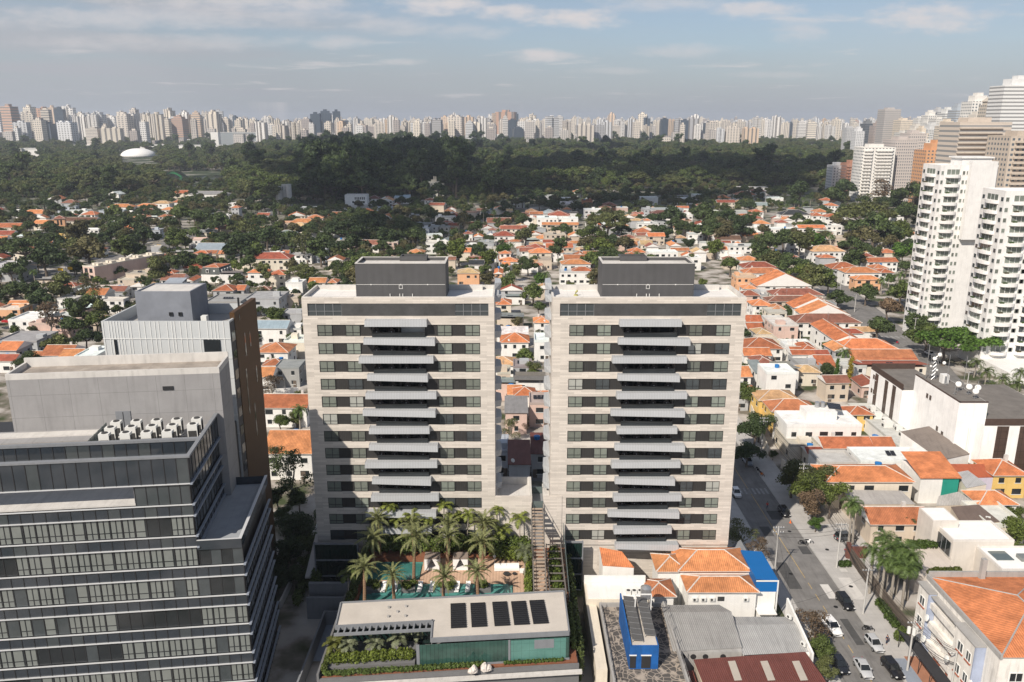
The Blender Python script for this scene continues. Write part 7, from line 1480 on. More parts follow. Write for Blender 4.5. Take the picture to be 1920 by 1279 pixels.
# the near white curved residential tower: two wings
def curved_tower(label, x0, x1, y0, y1, zt, bays, wins, blank=None, cap=None):
    t = root('residential_tower', label, 'tower', ((x0+x1)/2, y0, 0)); cx_ = (x0+x1)/2
    wc = (.72, .71, .69)
    b = MB(); b.box(x0-cx_, 0, 0, x1-cx_, y1-y0, zt)
    if blank: b.box(blank[0]-cx_, -2.2, blank[2], blank[1]-cx_, 0, blank[3])
    b.build('wall', ['plaster'], t, wc)
    b = MB(); b.ring([(x0-cx_, 0), (x1-cx_, 0), (x1-cx_, y1-y0), (x0-cx_, y1-y0)], zt, zt+1.1, .4)
    if cap: b.box(cap[0]-cx_, 3, zt, cap[1]-cx_, y1-y0-2, zt+cap[2]); b.box(cap[0]-cx_-.6, 2.4, zt+cap[2], cap[1]-cx_+.6, y1-y0-1.4, zt+cap[2]+.5)
    b.build('roof_house', ['plaster'], t, wc)
    n = int(zt/3.3)
    for (a, c, dp, sd) in [q+(0,) for q in bays]+[(-3.6, 3.6, 1.3, (y1-y0)/2)]:
        m, hw = (a+c)/2-cx_ if not sd else 0, (c-a)/2
        sl = MB(); K = 9; arc = [(hw*math.cos(math.pi*(1-i/(K-1))), -.15-dp*math.sin(math.pi*(1-i/(K-1)))) for i in range(K)]
        sl.prism([(-hw, .1)]+arc+[(hw, .1)], 0, 1.05); sm = sl.mesh('balcony', ['plaster'])
        gl = MB(); gl.box(-hw*.86, -.06, 1.05, hw*.86, .02, 2.9, 0)
        for q in range(4): xx = -hw*.86+q*hw*1.72/3; gl.box(xx-.06, -.1, 1.05, xx+.06, -.02, 2.9, 1)
        gm_ = gl.mesh('balcony_door', [('glass_window', 'glass_curtain', 'glass_mid')[int(abs(a)) % 3] if not sd else 'glass_window', 'frame_white'])
        pt = MB(); pt.box(-hw*.8, -dp*.75, 1.05, -hw*.35, -dp*.35, 1.5); pm = pt.mesh('flower_box', ['leaf'])
        for k in range(n-1):
            z = zt-3.3*(k+1); L_ = (x0-cx_, sd, z) if sd else (m, 0, z); rz = R(-90) if sd else 0; o = link('balcony', sm, t, wc, L_, rz); link('balcony_door', gm_, t, None, L_, rz)
            if (k*7+int(a)) % 3 != 0: link('flower_box', pm, o, (.09, .08, .04) if k % 2 else (.06, .1, .03))
    for (xx, w) in wins:
        for k in range(n-1): far_window(t, xx-cx_, 0, zt-3.3*(k+1)+1.0, w, 1.3, 0, 'glass_window')
    for k in range(n-1):
        for yy in (1.2, y1-y0-1.2): far_window(t, x0-cx_, yy, zt-3.3*(k+1)+1.0, 1.3, 1.3, R(-90), 'glass_mid')
    FOOT.append((cx_, (y0+y1)/2, 14)); return t
xa, _ = WP(1750, 420, 300); xb, _ = WP(1806, 420, 300); xc, _ = WP(1856, 420, 300)
curved_tower('tall white residential tower with curved balconies, left wing with blank centre', xa, xc, 300, 313, 63.5, [(xa+2.0, xa+7.4, 1.6)], [(xa+.9, .8), (xa+8.6, .8), (xa+10.0, .8), (xb+6, 1.4)], (xb-1, xc-1.5, 38, 66), (xa+9, xc-1, 3.4))
xd, _ = WP(1864, 500, 262); xe, _ = WP(1965, 500, 262)
curved_tower('tall white residential tower with curved balconies, nearer right wing', xd, xe, 262, 275, 57.5, [(xd+2.6, xd+8.4, 1.7), (xe-6.6, xe-1.0, 1.7)], [(xd+1.0, 1.0), (xd+9.8, 1.2), (xe-8, 1.2)], None, None)
b = MB(); b.box(xd, 245, 0, xe, 262, 3.4); tag(b.build('podium_garage', ['plaster'], None, WALL['white']), 'low white garage podium under the white residential tower', 'building')
# ---------------------------------------------------------------- park landmarks
x, y = G(260, 294, 0); r = root('white_dome', 'shallow white dome rising out of the park trees', 'dome', (x, y, 0)); b = MB(); b.dome(0, 0, 2, 38, 17, 40, 10); b.build('shell', ['fabric_white'], r, smooth=True); b = MB(); b.cyl(0, 0, 0, 2.2, 37, n=32); b.build('base', ['concrete'], r)
def far_slab(name, label, xl, xr, yt, yb, d, cols, cat='building'):
    x0, y0 = G(xl, yb, 0); x1, z = WP(xl, yt, y0); x2, _ = WP(xr, yt, y0); w = x2-x1; t = root(name, label, cat, ((x1+x2)/2, y0, 0)); b = MB(); b.box(-w/2, 0, 0, w/2, d, z-1); b.build('wall', [cols[1]], t, cols[0]); b = MB(); b.box(-w/2-1, -1, z-1, w/2+1, d+1, z); b.build('roof', ['plaster'], t, WALL['white']); FOOT.append(((x1+x2)/2, y0, w*.6)); return t
far_slab('slab_building', 'long pale slab building with white end wall beyond the park', 410, 487, 248, 274, 20, ((.30, .35, .38), 'facade_band'))
x, y = G(404, 275, 0); b = MB(); xx, zz = WP(400, 248, y); b.box(0, -3, 0, 24, 20, zz); o = b.build('end_wall', ['plaster'], None, WALL['white']); o.location = (x-10, y-4, 0); tag(o, 'tall white blank end wall of the slab building by the park', 'wall')
for xl, xr, yt, yb, lb in ((122, 210, 272, 279, 'long low white canopy among park trees, left one'), (262, 312, 271, 279, 'low white pavilion with raised centre among park trees'), (335, 425, 272, 283, 'long low white canopy among park trees, right one'), (38, 72, 278, 300, 'bright white pavilion half hidden behind dark park trees'), (1480, 1545, 271, 279, 'low beige pavilion beyond the park on the right'), (1130, 1170, 258, 266, 'white low office slab at the foot of the skyline'), (1470, 1490, 276, 284, 'small white hall among park trees on the right')): far_slab('pavilion', lb, xl, xr, yt, yb, 18, (WALL['white'], 'plaster'))
x0, y0 = G(306, 333, 0); x1, y1 = G(341, 333, 0); r = root('foot_bridge', 'green arched footbridge over the park lake', 'bridge', ((x0+x1)/2, y0, 0)); n = 14; w = x1-x0
b = MB(); pts = [(-w/2+w*i/n, 0, .4+6.5*math.sin(math.pi*i/n)) for i in range(n+1)]
for (a, c) in zip(pts, pts[1:]): b.add([(a[0], -1.5, a[2]), (c[0], -1.5, c[2]), (c[0], 1.5, c[2]), (a[0], 1.5, a[2]), (a[0], -1.5, a[2]-.9), (c[0], -1.5, c[2]-.9), (c[0], 1.5, c[2]-.9), (a[0], 1.5, a[2]-.9)], [(0, 1, 2, 3), (7, 6, 5, 4), (0, 4, 5, 1), (3, 2, 6, 7)])
b.build('deck', ['bridge_green'], r); b = MB()
for yy in (-1.5, 1.5): b.tube([(p[0], yy, p[2]+1.1) for p in pts], .22, 5)
for p in pts: b.box(p[0]-.12, -1.6, p[2], p[0]+.12, -1.4, p[2]+1.1)
b.build('railing', ['bridge_green'], r)
x, y = G(536, 386, 0); r = root('silo_group', 'grey concrete silos standing in front of the park trees', 'silo', (x, y, 0)); b = MB(); b.cyl(-5, 0, 0, 19, 2.7, n=18); b.build('silo', ['concrete_pale'], r); b = MB(); b.cyl(4.5, -2, 0, 21, 2.6, n=18); b.build('silo', ['concrete_pale'], r); b = MB(); b.cyl(-1, 3, 0, 20.5, 2.6, n=18); b.build('silo', ['concrete_pale'], r); b = MB(); b.box(-8.5, -2, 0, -5.5, 2, 12); b.build('lift_house', ['concrete'], r); FOOT.append((x, y, 9))
x, y = G(815, 368, 0); r = root('apartment_house', 'cream mid rise apartment house standing before the dark park trees', 'apartment block', (x, y, 0)); b = MB(); b.box(-9, 0, 0, 5, 14, 15.5); b.box(5, 3, 0, 10, 14, 13.5); b.build('wall', ['facade_grid'], r, (.55, .53, .47)); b = MB(); b.box(-4, 4, 15.5, 2, 9, 17.5); b.box(-1.5, 6, 17.5, -.2, 7, 21); b.box(.4, 6, 17.5, 1.7, 7, 21); b.build('roof_house', ['plaster'], r, WALL['cream']); FOOT.append((x, y+5, 12))
x, y = G(669, 390, 0); r = root('arcade_house', 'white house with rows of arched windows at the park edge', 'house', (x, y, 0)); b = MB(); b.box(-11, 0, 0, 10, 12, 12); b.box(-11, -6, 0, 12, 0, 4); b.build('wall', ['plaster'], r, WALL['white']); b = MB(); b.box(-10.8, .2, 12, 9.8, 11.8, 12.4); b.build('roof', ['concrete_pale'], r)
for k in range(6): b = MB(); b.box(-1.5+1.7*k, -.08, 7.8, -.6+1.7*k, .02, 10.2); b.build('window', ['glass_dark'], r)
for k in range(5): b = MB(); b.box(-4+2.5*k, -.08, 4.6, -2.2+2.5*k, .02, 6.4); b.build('window', ['glass_dark'], r)
FOOT.append((x, y+4, 12))
# skyline: five shapes copied many times, each its own colour
def sky_proto(v):
    out = []
    for fac in ('facade_far_grid', 'facade_far_strip', 'facade_far_band', 'facade_dark'):
        b = MB()
        if v == 0: b.box(-12, 0, 0, 12, 22, 90); b.box(-5, 6, 90, 4, 15, 96)
        elif v == 1: b.box(-10, 0, 0, 10, 20, 92); b.box(-7, 3, 92, 7, 17, 99); b.box(-3, 6, 99, 3, 13, 104)
        elif v == 2: b.box(-11, 2, 0, -2, 20, 94); b.box(2, 0, 0, 11, 20, 90); b.box(-2, 6, 0, 2, 20, 98)
        elif v == 3: b.box(-16, 0, 0, 16, 20, 84); b.box(-14, 4, 84, -6, 14, 90); b.box(3, 4, 84, 9, 14, 89)
        else: b.box(-8, 0, 0, 8, 18, 96); b.box(-9.5, 4, 0, 9.5, 14, 92); b.box(-4, 4, 96, 4, 12, 101)
        out.append(b.mesh('skyline_tower', [fac]))
    return out
SKP = [sky_proto(v) for v in range(5)]
SCOL = [((.68, .62, .53), 'cream'), ((.72, .70, .67), 'white'), ((.58, .53, .47), 'beige'), ((.60, .61, .62), 'pale grey'), ((.40, .40, .41), 'grey'), ((.50, .33, .25), 'brick coloured'), ((.62, .48, .36), 'tan'), ((.12, .15, .19), 'dark glass')]
def stower(px, ytop, Y, wpx, ci, v, fi=None, label=None):
    x, z = WP(px, ytop, Y); q = Y*CP-(z-CAMH)*SP; w = wpx*q/FPX; fi = (3 if ci == 7 else rnd.choice((0, 0, 1, 1, 2))) if fi is None else fi
    o = bpy.data.objects.new('skyline_tower', SKP[v][fi]); COL.objects.link(o); bw = (24, 20, 22, 32, 19)[v]; bh = (96, 104, 98, 90, 101)[v]
    o.location = (x, Y, 0); o.scale = (w/bw, max(1, w/bw), z/bh); k = rnd.uniform(.9, 1.1); o.color = (*[c*k for c in SCOL[ci][0]], 1); o.rotation_euler = (0, 0, rnd.uniform(-.25, .25))
    if label: tag(o, label, 'tower', 'skyline towers')
    else: auto(o, SCOL[ci][1]+' '+('wide ' if v == 3 else '')+'tower', 'tower', 'skyline towers', z*.75)
    return o
stower(947, 206, 3300, 34, 5, 0, 1, 'tall salmon pink tower block standing above the skyline centre')
NSK = 0
def env(px):                                     # mean skyline height (pixel row of the tops)
    K = [(-60, 206), (60, 203), (150, 208), (260, 210), (330, 208), (400, 212), (470, 217), (560, 220), (610, 212), (680, 223), (760, 219), (860, 217), (950, 214), (1050, 218), (1150, 219), (1250, 220), (1400, 221), (1500, 222), (1650, 224), (2000, 220)]
    for (a, c), (d, e) in zip(K, K[1:]):
        if a <= px <= d: return c+(e-c)*(px-a)/(d-a)
    return 220
for px, yt, w, ci, Y in ((8, 195, 22, 5, 3000), (48, 196, 16, 0, 3300), (75, 200, 20, 5, 3100), (108, 200, 16, 7, 2900), (124, 196, 20, 1, 3300), (68, 222, 20, 7, 2600), (84, 228, 18, 7, 2700), (312, 202, 16, 0, 3100), (343, 207, 15, 1, 3000), (365, 208, 16, 6, 3000), (395, 206, 22, 0, 2900), (330, 216, 22, 5, 2800), (590, 210, 18, 7, 3300), (608, 205, 22, 7, 3400), (630, 205, 14, 7, 3400), (820, 222, 14, 7, 2900), (852, 215, 28, 2, 3000), (880, 216, 18, 6, 3100), (905, 218, 16, 1, 3000), (1000, 222, 26, 1, 2900), (1038, 216, 22, 3, 3000), (1098, 232, 32, 2, 2600), (1120, 232, 26, 4, 2650), (1205, 210, 16, 0, 3300), (1213, 218, 12, 7, 3100), (1275, 220, 18, 4, 2900), (1300, 219, 24, 4, 2900), (1338, 226, 18, 2, 2700), (1352, 238, 14, 3, 2500), (1376, 236, 26, 2, 2500), (1410, 238, 28, 6, 2450), (1270, 222, 12, 7, 3000), (730, 222, 18, 6, 2900), (710, 226, 18, 2, 2900), (778, 228, 18, 3, 2800), (150, 212, 14, 1, 3000), (182, 210, 16, 3, 3000), (226, 210, 22, 2, 3000), (272, 212, 16, 0, 3000), (290, 210, 18, 2, 3000), (118, 226, 30, 3, 2700), (170, 238, 24, 2, 2500), (205, 238, 36, 0, 2500), (35, 226, 24, 3, 2700)):
    stower(px, yt, Y, w, ci, 3 if w > 25 else rnd.randrange(3), None); NSK += 1
px = -30.0
while px < 1660 and NSK < 298:
    st = rnd.uniform(4.6, 8.4); px += st; t = env(px)
    Y = rnd.uniform(2700, 4600); far = (Y-2700)/1900
    yt = t+rnd.gauss(3, 5.5)+(4 if far < .3 else 0); yt = min(yt, 240); w = rnd.uniform(7, 16)*(1.25-.5*far)
    ci = rnd.choices(range(8), (30, 30, 14, 14, 6, 2.5, 3.5, 4.5))[0]
    stower(px, yt, Y, w, ci, rnd.choice((0, 1, 1, 2, 2, 4, 4, 3))); NSK += 1
b = MB()                                          # the hazy mass of more distant and lower blocks that nobody could count
for k in range(1500):
    Y = rnd.uniform(2500, 8200); px = rnd.uniform(-60, 1990); hz = rnd.uniform(10, 42) if rnd.random() < .55 else rnd.uniform(45, 100)*(.7+Y/16000)
    if px > 1430 and Y < 3600: hz = min(hz, 14)
    x, _ = WP(px, 240, Y); w = rnd.uniform(12, 34); b.box(x-w/2, Y, 0, x+w/2, Y+rnd.uniform(14, 30), hz, rnd.randrange(4)); 
    if hz > 50: b.box(x-w*.2, Y+4, hz, x+w*.25, Y+12, hz+6, 0)
def fixed_facade(n, col):
    m = MATS['facade_far_grid'].copy(); m.name = n; nt = m.node_tree
    for q in nt.nodes:
        if q.type == 'MIX': [nt.links.remove(l) for l in list(q.inputs[6].links)]; q.inputs[6].default_value = (*col, 1)
    MATS[n] = m; return n
o = b.build('distant_city', [fixed_facade('city_a', (.66, .60, .52)), fixed_facade('city_b', (.70, .69, .67)), fixed_facade('city_c', (.52, .49, .46)), fixed_facade('city_d', (.40, .36, .34))]); struct(o, True); o['label'] = 'hazy mass of far city blocks behind the skyline towers'; o['category'] = 'city blocks'
# ---------------------------------------------------------------- trees read off the photograph (crown centre px, row, radius px, kind, colour)
TR = [(45,458,50,'umbrella','dark'),(82,482,46,'dome','deep'),(165,468,50,'dome','rust'),(140,460,30,'dome','olive'),(235,420,32,'dome','dark'),(268,440,34,'dome','deep'),(232,458,28,'round','mid'),(20,505,28,'dome','dark'),(25,545,36,'dome','dark'),(60,545,26,'round','deep'),(110,530,30,'round','olive'),(165,535,26,'sparse','rust'),(40,520,6,'column','deep'),(75,560,34,'dome','deep'),(150,575,30,'round','dark'),(180,600,34,'dome','mid'),(190,575,26,'round','olive'),(130,610,34,'dome','dark'),(90,590,34,'sparse','brown'),(160,630,30,'dome','deep'),(110,640,30,'dome','olive'),(57,672,30,'dome','dark'),
(150,430,30,'round','rust'),(215,395,24,'dome','mid'),(335,400,32,'dome','mid'),(370,405,28,'dome','dark'),(410,415,34,'dome','dark'),(455,425,28,'dome','olive'),(330,440,26,'round','mid'),(300,500,30,'round','olive'),(345,485,32,'dome','dark'),(380,490,30,'dome','dark'),(450,460,44,'dome','deep'),(500,440,34,'dome','deep'),(515,392,6,'column','deep'),(545,450,36,'dome','dark'),(480,470,34,'dome','mid'),(570,455,28,'sparse','olive'),(600,460,30,'round','dark'),(640,425,44,'umbrella','deep'),(690,420,40,'umbrella','deep'),(660,455,34,'dome','deep'),(720,440,26,'round','deep'),(745,445,20,'round','deep'),(760,460,22,'dome','rust'),(565,505,34,'umbrella','olive'),(690,485,44,'umbrella','mid'),(655,505,26,'dome','mid'),(615,545,20,'round','mid'),(515,587,22,'round','mid'),(570,560,12,'round','olive'),
(870,408,20,'sparse','rust'),(895,425,24,'dome','dark'),(855,440,18,'round','dark'),(860,465,26,'round','light'),(885,490,14,'round','olive'),(915,480,22,'round','light'),(940,470,20,'round','fresh'),(985,440,28,'dome','olive'),(990,497,22,'dome','dark'),(965,505,16,'round','olive'),(915,520,18,'round','rust'),(955,530,20,'round','mid'),(1000,545,30,'dome','mid'),(1015,520,16,'round','fresh'),(1010,575,20,'dome','dark'),(940,590,14,'round','rust'),(983,665,26,'dome','mid'),(1000,690,20,'round','olive'),(997,705,26,'dome','light'),(1015,640,12,'round','mid'),(960,800,24,'sparse','olive'),(985,795,14,'sparse','brown'),(935,715,10,'round','fresh'),
(1140,410,46,'umbrella','olive'),(1110,435,30,'dome','mid'),(1125,460,30,'dome','light'),(1110,485,30,'dome','mid'),(1150,475,22,'dome','dark'),(1140,500,26,'dome','dark'),(1165,490,18,'round','olive'),(1285,425,20,'dome','dark'),(1260,400,30,'dome','deep'),(1330,425,36,'dome','dark'),(1360,435,30,'dome','rust'),(1385,430,30,'dome','deep'),(1320,395,34,'dome','dark'),(1365,405,30,'dome','deep'),(1290,455,14,'round','deep'),(1340,460,20,'round','light'),(1370,495,26,'dome','mid'),(1300,485,14,'round','olive'),
(1625,395,60,'umbrella','olive'),(1640,420,46,'dome','dark'),(1620,440,34,'dome','rust'),(1690,430,24,'round','light'),(1695,470,24,'round','fresh'),(1440,450,34,'dome','dark'),(1470,445,34,'dome','dark'),(1500,450,28,'round','olive'),(1530,448,22,'round','fresh'),(1450,485,34,'dome','olive'),(1475,490,34,'dome','dark'),(1510,500,30,'dome','dark'),(1425,470,22,'round','dark'),(1525,515,30,'round','olive'),(1555,520,26,'round','mid'),(1600,480,22,'round','dark'),(1640,470,16,'round','dark'),(1650,478,7,'round','purple'),(1390,690,16,'round','mid'),(1555,650,16,'round','mid'),(1470,640,10,'round','light'),(1480,655,8,'round','fresh'),(1690,545,26,'dome','mid'),(1700,500,22,'dome','dark'),
(510,720,26,'sparse','brown'),(525,790,26,'dome','mid'),(555,780,18,'round','olive'),(545,880,52,'sparse','dark'),(512,850,34,'sparse','dark'),(560,930,24,'round','dark'),(520,930,26,'round','deep'),(570,1000,14,'bush','mid'),(548,1010,14,'bush','mid'),(510,670,14,'round','light'),(560,740,14,'round','olive'),(530,960,20,'round','dark'),(570,520,14,'round','light'),(1715,360,40,'dome','dark'),(1700,395,34,'dome','dark'),(1560,365,30,'dome','dark'),(1500,355,34,'dome','deep'),(1580,350,30,'dome','deep'),(1660,350,26,'sparse','brown')]
for (px, py, rp, kd, cl) in TR: ptree(px, py, rp, kd, cl)
for px, py, h in ((62, 510, 10), (70, 540, 8), (165, 555, 8), (178, 550, 8), (360, 430, 9), (365, 432, 10), (372, 434, 9), (345, 480, 9), (325, 485, 8), (735, 405, 11), (905, 395, 13), (925, 398, 12), (958, 460, 9), (1025, 515, 9), (955, 515, 7), (1195, 475, 9), (1180, 480, 8), (1300, 430, 8), (1400, 430, 8), (1475, 385, 10), (440, 440, 8), (905, 555, 7), (918, 565, 6), (1025, 630, 6), (560, 770, 7)): x, y = G(px, py, h); palm(x, y, 0, h, 'royal', 1.0, group='palms among the houses')
# fill: garden and street trees between the houses
def free(x, y, r): return all((x-a)**2+(y-c)**2 > (r*.6+q*.72)**2 for a, c, q in FOOT)
grid_n, tries = 0, 0
STR = [(53.2, -60, 53.2, 420, 6.5), *[(a[0], a[1], c[0], c[1], 10) for a, c in zip(AVE, AVE[1:])], *[(a[0], a[1], c[0], c[1], 10) for a, c in zip(AVL, AVL[1:])]]
def onroad(x, y):
    for ax, ay, bx, by, w in STR:
        t = max(0, min(1, ((x-ax)*(bx-ax)+(y-ay)*(by-ay))/((bx-ax)**2+(by-ay)**2))); 
        if math.hypot(x-ax-t*(bx-ax), y-ay-t*(by-ay)) < w: return True
    return False
while NTREE[0] < 296 and tries < 9000:
    tries += 1; py = rnd.uniform(400, 560) if rnd.random() < .85 else rnd.uniform(560, 900); px = rnd.uniform(-20, 1720)
    x, y = G(px, py, 3); s = rnd.uniform(.6, 1.15)
    if y < 215 or onroad(x, y): continue
    kd = rnd.choices(('round', 'dome', 'sparse', 'tall'), (5, 5, 1, 1))[0]; 
    if y < 300: kd = 'round'; s *= .7
    if not free(x, y, CW[kd]*s): continue
    tree(x, y, s, kd, rnd.choices(('dark', 'deep', 'mid', 'olive', 'rust', 'light', 'fresh'), (6, 4, 5, 3, 2, 1.5, .8))[0])
# filler houses deep in the trees on free ground
nfill = 0
for _ in range(4000):
    if nfill > 40: break
    px, py = rnd.uniform(0, 1560), rnd.uniform(366, 470); x, y = G(px, py, 4)
    if onroad(x, y) or not free(x, y+5, 6.5): continue
    nfill += 1; house(x, y, rnd.uniform(9, 14), rnd.uniform(8, 11), rnd.uniform(4, 6.5), rnd.choice(('hip', 'hip', 'flat', 'gx', 'gy')), rnd.choice(('bright', 'mid', 'mid', 'dull', 'red', 'grey', 'white', 'tan')), rnd.choice(('white', 'white', 'cream', 'grey', 'beige')), rnd.uniform(-.3, .3), win=py > 390, extras=False)
# low sheds, garages and annexes filling the plots
nout = 0; OB = [(1, 'flat'), (1, 'flat'), (1, 'shedb'), (1, 'hip'), (1, 'gx'), (1, 'gy'), (1, 'hip')]
for _ in range(9000):
    if nout >= 285: break
    q = rnd.random()
    px, py = (rnd.uniform(830, 1560), rnd.uniform(395, 505)) if q < .55 else (rnd.uniform(-20, 640), rnd.uniform(400, 700)) if q < .74 else (rnd.uniform(1385, 1660), rnd.uniform(470, 740)) if q < .93 else (rnd.uniform(930, 1030), rnd.uniform(540, 880))
    x, y = G(px, py, 2.5); w, d = rnd.uniform(5, 11), rnd.uniform(4, 9)
    if y < 185 or onroad(x, y) or any((x-a)**2+(y+d/2-c)**2 < (max(w, d)*.42+k*.62)**2 for a, c, k in FOOT): continue
    nout += 1; rf = rnd.choice(OB)[1]; tl = rnd.choice(('white', 'grey', 'beige', 'dirty', 'concrete') if rf in ('flat', 'shed', 'shedb') else ('bright', 'mid', 'mid', 'dull', 'red', 'tan')); wl_ = rnd.choice(('white', 'white', 'cream', 'grey', 'beige', 'pink', 'beige', 'grey'))
    house(x, y, w, d, rnd.uniform(3.0, 6.0), rf, tl, wl_, rnd.uniform(-.08, .08), win=y < 420, extras=rnd.random() < .25, cat='outbuilding', group='outbuildings', base=f"low {WN[wl_]} outbuilding with {TN[tl]} roof")
# ---------------------------------------------------------------- the park: a wood nobody could count
def forest(name, label, pts, kinds, colors):
    pc = bpy.data.collections.new(name+'_kinds')
    i = 0
    for kd in kinds:
        for p in protos(kd):
            me = p[1].copy(); o = bpy.data.objects.new('wood_tree', me); o.color = (*GREENS[colors[i % len(colors)]], 1); m = MATS['leaf'].copy(); nt = m.node_tree
            col = GREENS[colors[i % len(colors)]]; rgb = nt.nodes.new('ShaderNodeRGB'); rgb.outputs[0].default_value = (*col, 1)
            for n in nt.nodes:
                if n.type == 'OBJECT_INFO':
                    for l in list(n.outputs['Color'].links): s_ = l.to_socket; nt.links.remove(l); nt.links.new(rgb.outputs[0], s_)
            me.materials[0] = m; me.materials.append(MATS['bark']); tb = p[2]
            bmv = [tuple(v.co) for v in tb.vertices]; k = len(me.vertices); vs = [tuple(v.co) for v in me.vertices]+bmv; fs = [tuple(f.vertices) for f in me.polygons]; n0 = len(fs); fs += [tuple(q+k for q in f.vertices) for f in tb.polygons]
            m2 = bpy.data.meshes.new('wood_tree'); m2.from_pydata(vs, [], fs); m2.materials.append(m); m2.materials.append(MATS['bark']); m2.polygons.foreach_set('material_index', np.array([0]*n0+[1]*(len(fs)-n0), dtype=np.int32)); o.data = m2; pc.objects.link(o); i += 1
    me = bpy.data.meshes.new(name); me.from_pydata([(x, y, 0) for x, y, s, r in pts], [], [])
    for nm, ix in (('s', 2), ('r', 3)): me.attributes.new(nm, 'FLOAT', 'POINT').data.foreach_set('value', np.array([p[ix] for p in pts], np.float32))
    ob = bpy.data.objects.new(name, me); COL.objects.link(ob); struct(ob, True); ob['label'] = label; ob['category'] = 'woodland'
    ng = bpy.data.node_groups.new(name, 'GeometryNodeTree'); ng.interface.new_socket('Geometry', in_out='INPUT', socket_type='NodeSocketGeometry'); ng.interface.new_socket('Geometry', in_out='OUTPUT', socket_type='NodeSocketGeometry')
    N, L = ng.nodes, ng.links; gi, go = N.new('NodeGroupInput'), N.new('NodeGroupOutput'); ci = N.new('GeometryNodeCollectionInfo'); ci.inputs['Collection'].default_value = pc; ci.inputs['Separate Children'].default_value = True; ci.inputs['Reset Children'].default_value = True
    ip = N.new('GeometryNodeInstanceOnPoints'); ip.inputs['Pick Instance'].default_value = True
    a1, a2 = N.new('GeometryNodeInputNamedAttribute'), N.new('GeometryNodeInputNamedAttribute'); a1.data_type = a2.data_type = 'FLOAT'; a1.inputs[0].default_value = 's'; a2.inputs[0].default_value = 'r'
    cx_ = N.new('ShaderNodeCombineXYZ'); L.new(a2.outputs[0], cx_.inputs[2]); L.new(gi.outputs[0], ip.inputs['Points']); L.new(ci.outputs[0], ip.inputs['Instance']); L.new(a1.outputs[0], ip.inputs['Scale'])
    rv = N.new('FunctionNodeRandomValue'); rv.data_type = 'INT'; rv.inputs[4].default_value = 0; rv.inputs[5].default_value = i-1; L.new(rv.outputs[2], ip.inputs['Instance Index'])
    L.new(cx_.outputs[0], ip.inputs['Rotation']); L.new(ip.outputs[0], go.inputs[0]); md = ob.modifiers.new('wood', 'NODES'); md.node_group = ng
    return ob
lake_poly = lk
def inlake(x, y):
    c = False; n = len(lake_poly)
    for i in range(n):
        x1, y1 = lake_poly[i]; x2, y2 = lake_poly[(i+1) % n]
        if (y1 > y) != (y2 > y) and x < (x2-x1)*(y-y1)/(y2-y1)+x1: c = not c
    return c
def lower_edge(px):                               # pixel row where the park meets the houses
    K = [(-200, 372), (0, 372), (120, 366), (300, 362), (420, 362), (520, 380), (600, 384), (660, 376), (800, 366), (900, 372), (1000, 356), (1150, 352), (1300, 350), (1380, 346), (1560, 352), (1700, 366), (2200, 372)]
    for (a, c), (d, e) in zip(K, K[1:]):
        if a <= px <= d: return c+(e-c)*(px-a)/(d-a)
    return 360
SLABF = [f for f in FOOT if f[1] > 700]
CLEAR = [(122, 214, 276, 284), (258, 316, 276, 284), (332, 430, 278, 290), (222, 298, 286, 312), (36, 76, 296, 308), (400, 492, 272, 282), (300, 425, 322, 353)]
pa, pb = [], []
step = 13.5; yy = 560.0
while yy < 3300:
    st = step if yy < 1300 else 16 if yy < 2000 else 22; xx = -yy*.72-60
    while xx < yy*.72+60:
        x, y = xx+rnd.uniform(-.42, .42)*st, yy+rnd.uniform(-.42, .42)*st; xx += st
        px, py = proj(x, y, 0); 
        if py > lower_edge(px)+rnd.uniform(-3, 8): continue
        if py < (258 if px < 700 else 262 if px < 1000 else 266 if px < 1300 else 258)+rnd.uniform(-2, 5): continue
        if px > 1425 and py < 285 and rnd.random() < .45: continue
        if inlake(x, y) or any(a < px < b_ and c < py < d for a, b_, c, d in CLEAR): continue
        if any((x-a)**2+(y-c)**2 < (q*.9)**2 for a, c, q in SLABF): continue
        low = (218 < px < 302 and 296 < py < 330) or (295 < px < 430 and 340 < py < 372)
        tallz = 560 < px < 860 and py > 285
        (pb if (tallz and rnd.random() < .75) or rnd.random() < .06 else pa).append((x, y, .55 if low else rnd.choice((rnd.uniform(.8, 1.3), rnd.uniform(1.2, 1.9), rnd.uniform(1.4, 2.4)))*(1.15 if yy > 2000 else 1), rnd.uniform(0, 6.28)))
    yy += st
forest('park_wood', 'broad mass of park trees stretching to the skyline', pa, ('dome', 'round', 'umbrella'), ('dark', 'mid', 'olive', 'light', 'mid', 'rust', 'olive', 'mid'))
forest('eucalyptus_wood', 'taller dark wood in the middle of the park', [(x, y, s*(1.15 if y < 1500 else 1.0)*(1.25 if abs(x+.13*y) < .12*y else 1), r) for x, y, s, r in pb], ('tall', 'dome'), ('deep', 'dark', 'dark', 'deep', 'dark'))
pc_ = []
for _ in range(4200):                             # ground cover and small trees among the houses
    px, py = rnd.uniform(-30, 1760), 345+295*rnd.random()**1.8; x, y = G(px, py, 1)
    if y < 230 or (px > 830 and py > 398 and rnd.random() < .85) or (py > 470 and rnd.random() < .5) or onroad(x, y) or any((x-a)**2+(y-c)**2 < (q*.8)**2 for a, c, q in FOOT): continue
    pc_.append((x, y, rnd.uniform(.35, .7) if y < 420 else rnd.uniform(.55, 1.0) if y < 560 else rnd.uniform(.7, 1.25), rnd.uniform(0, 6.28)))
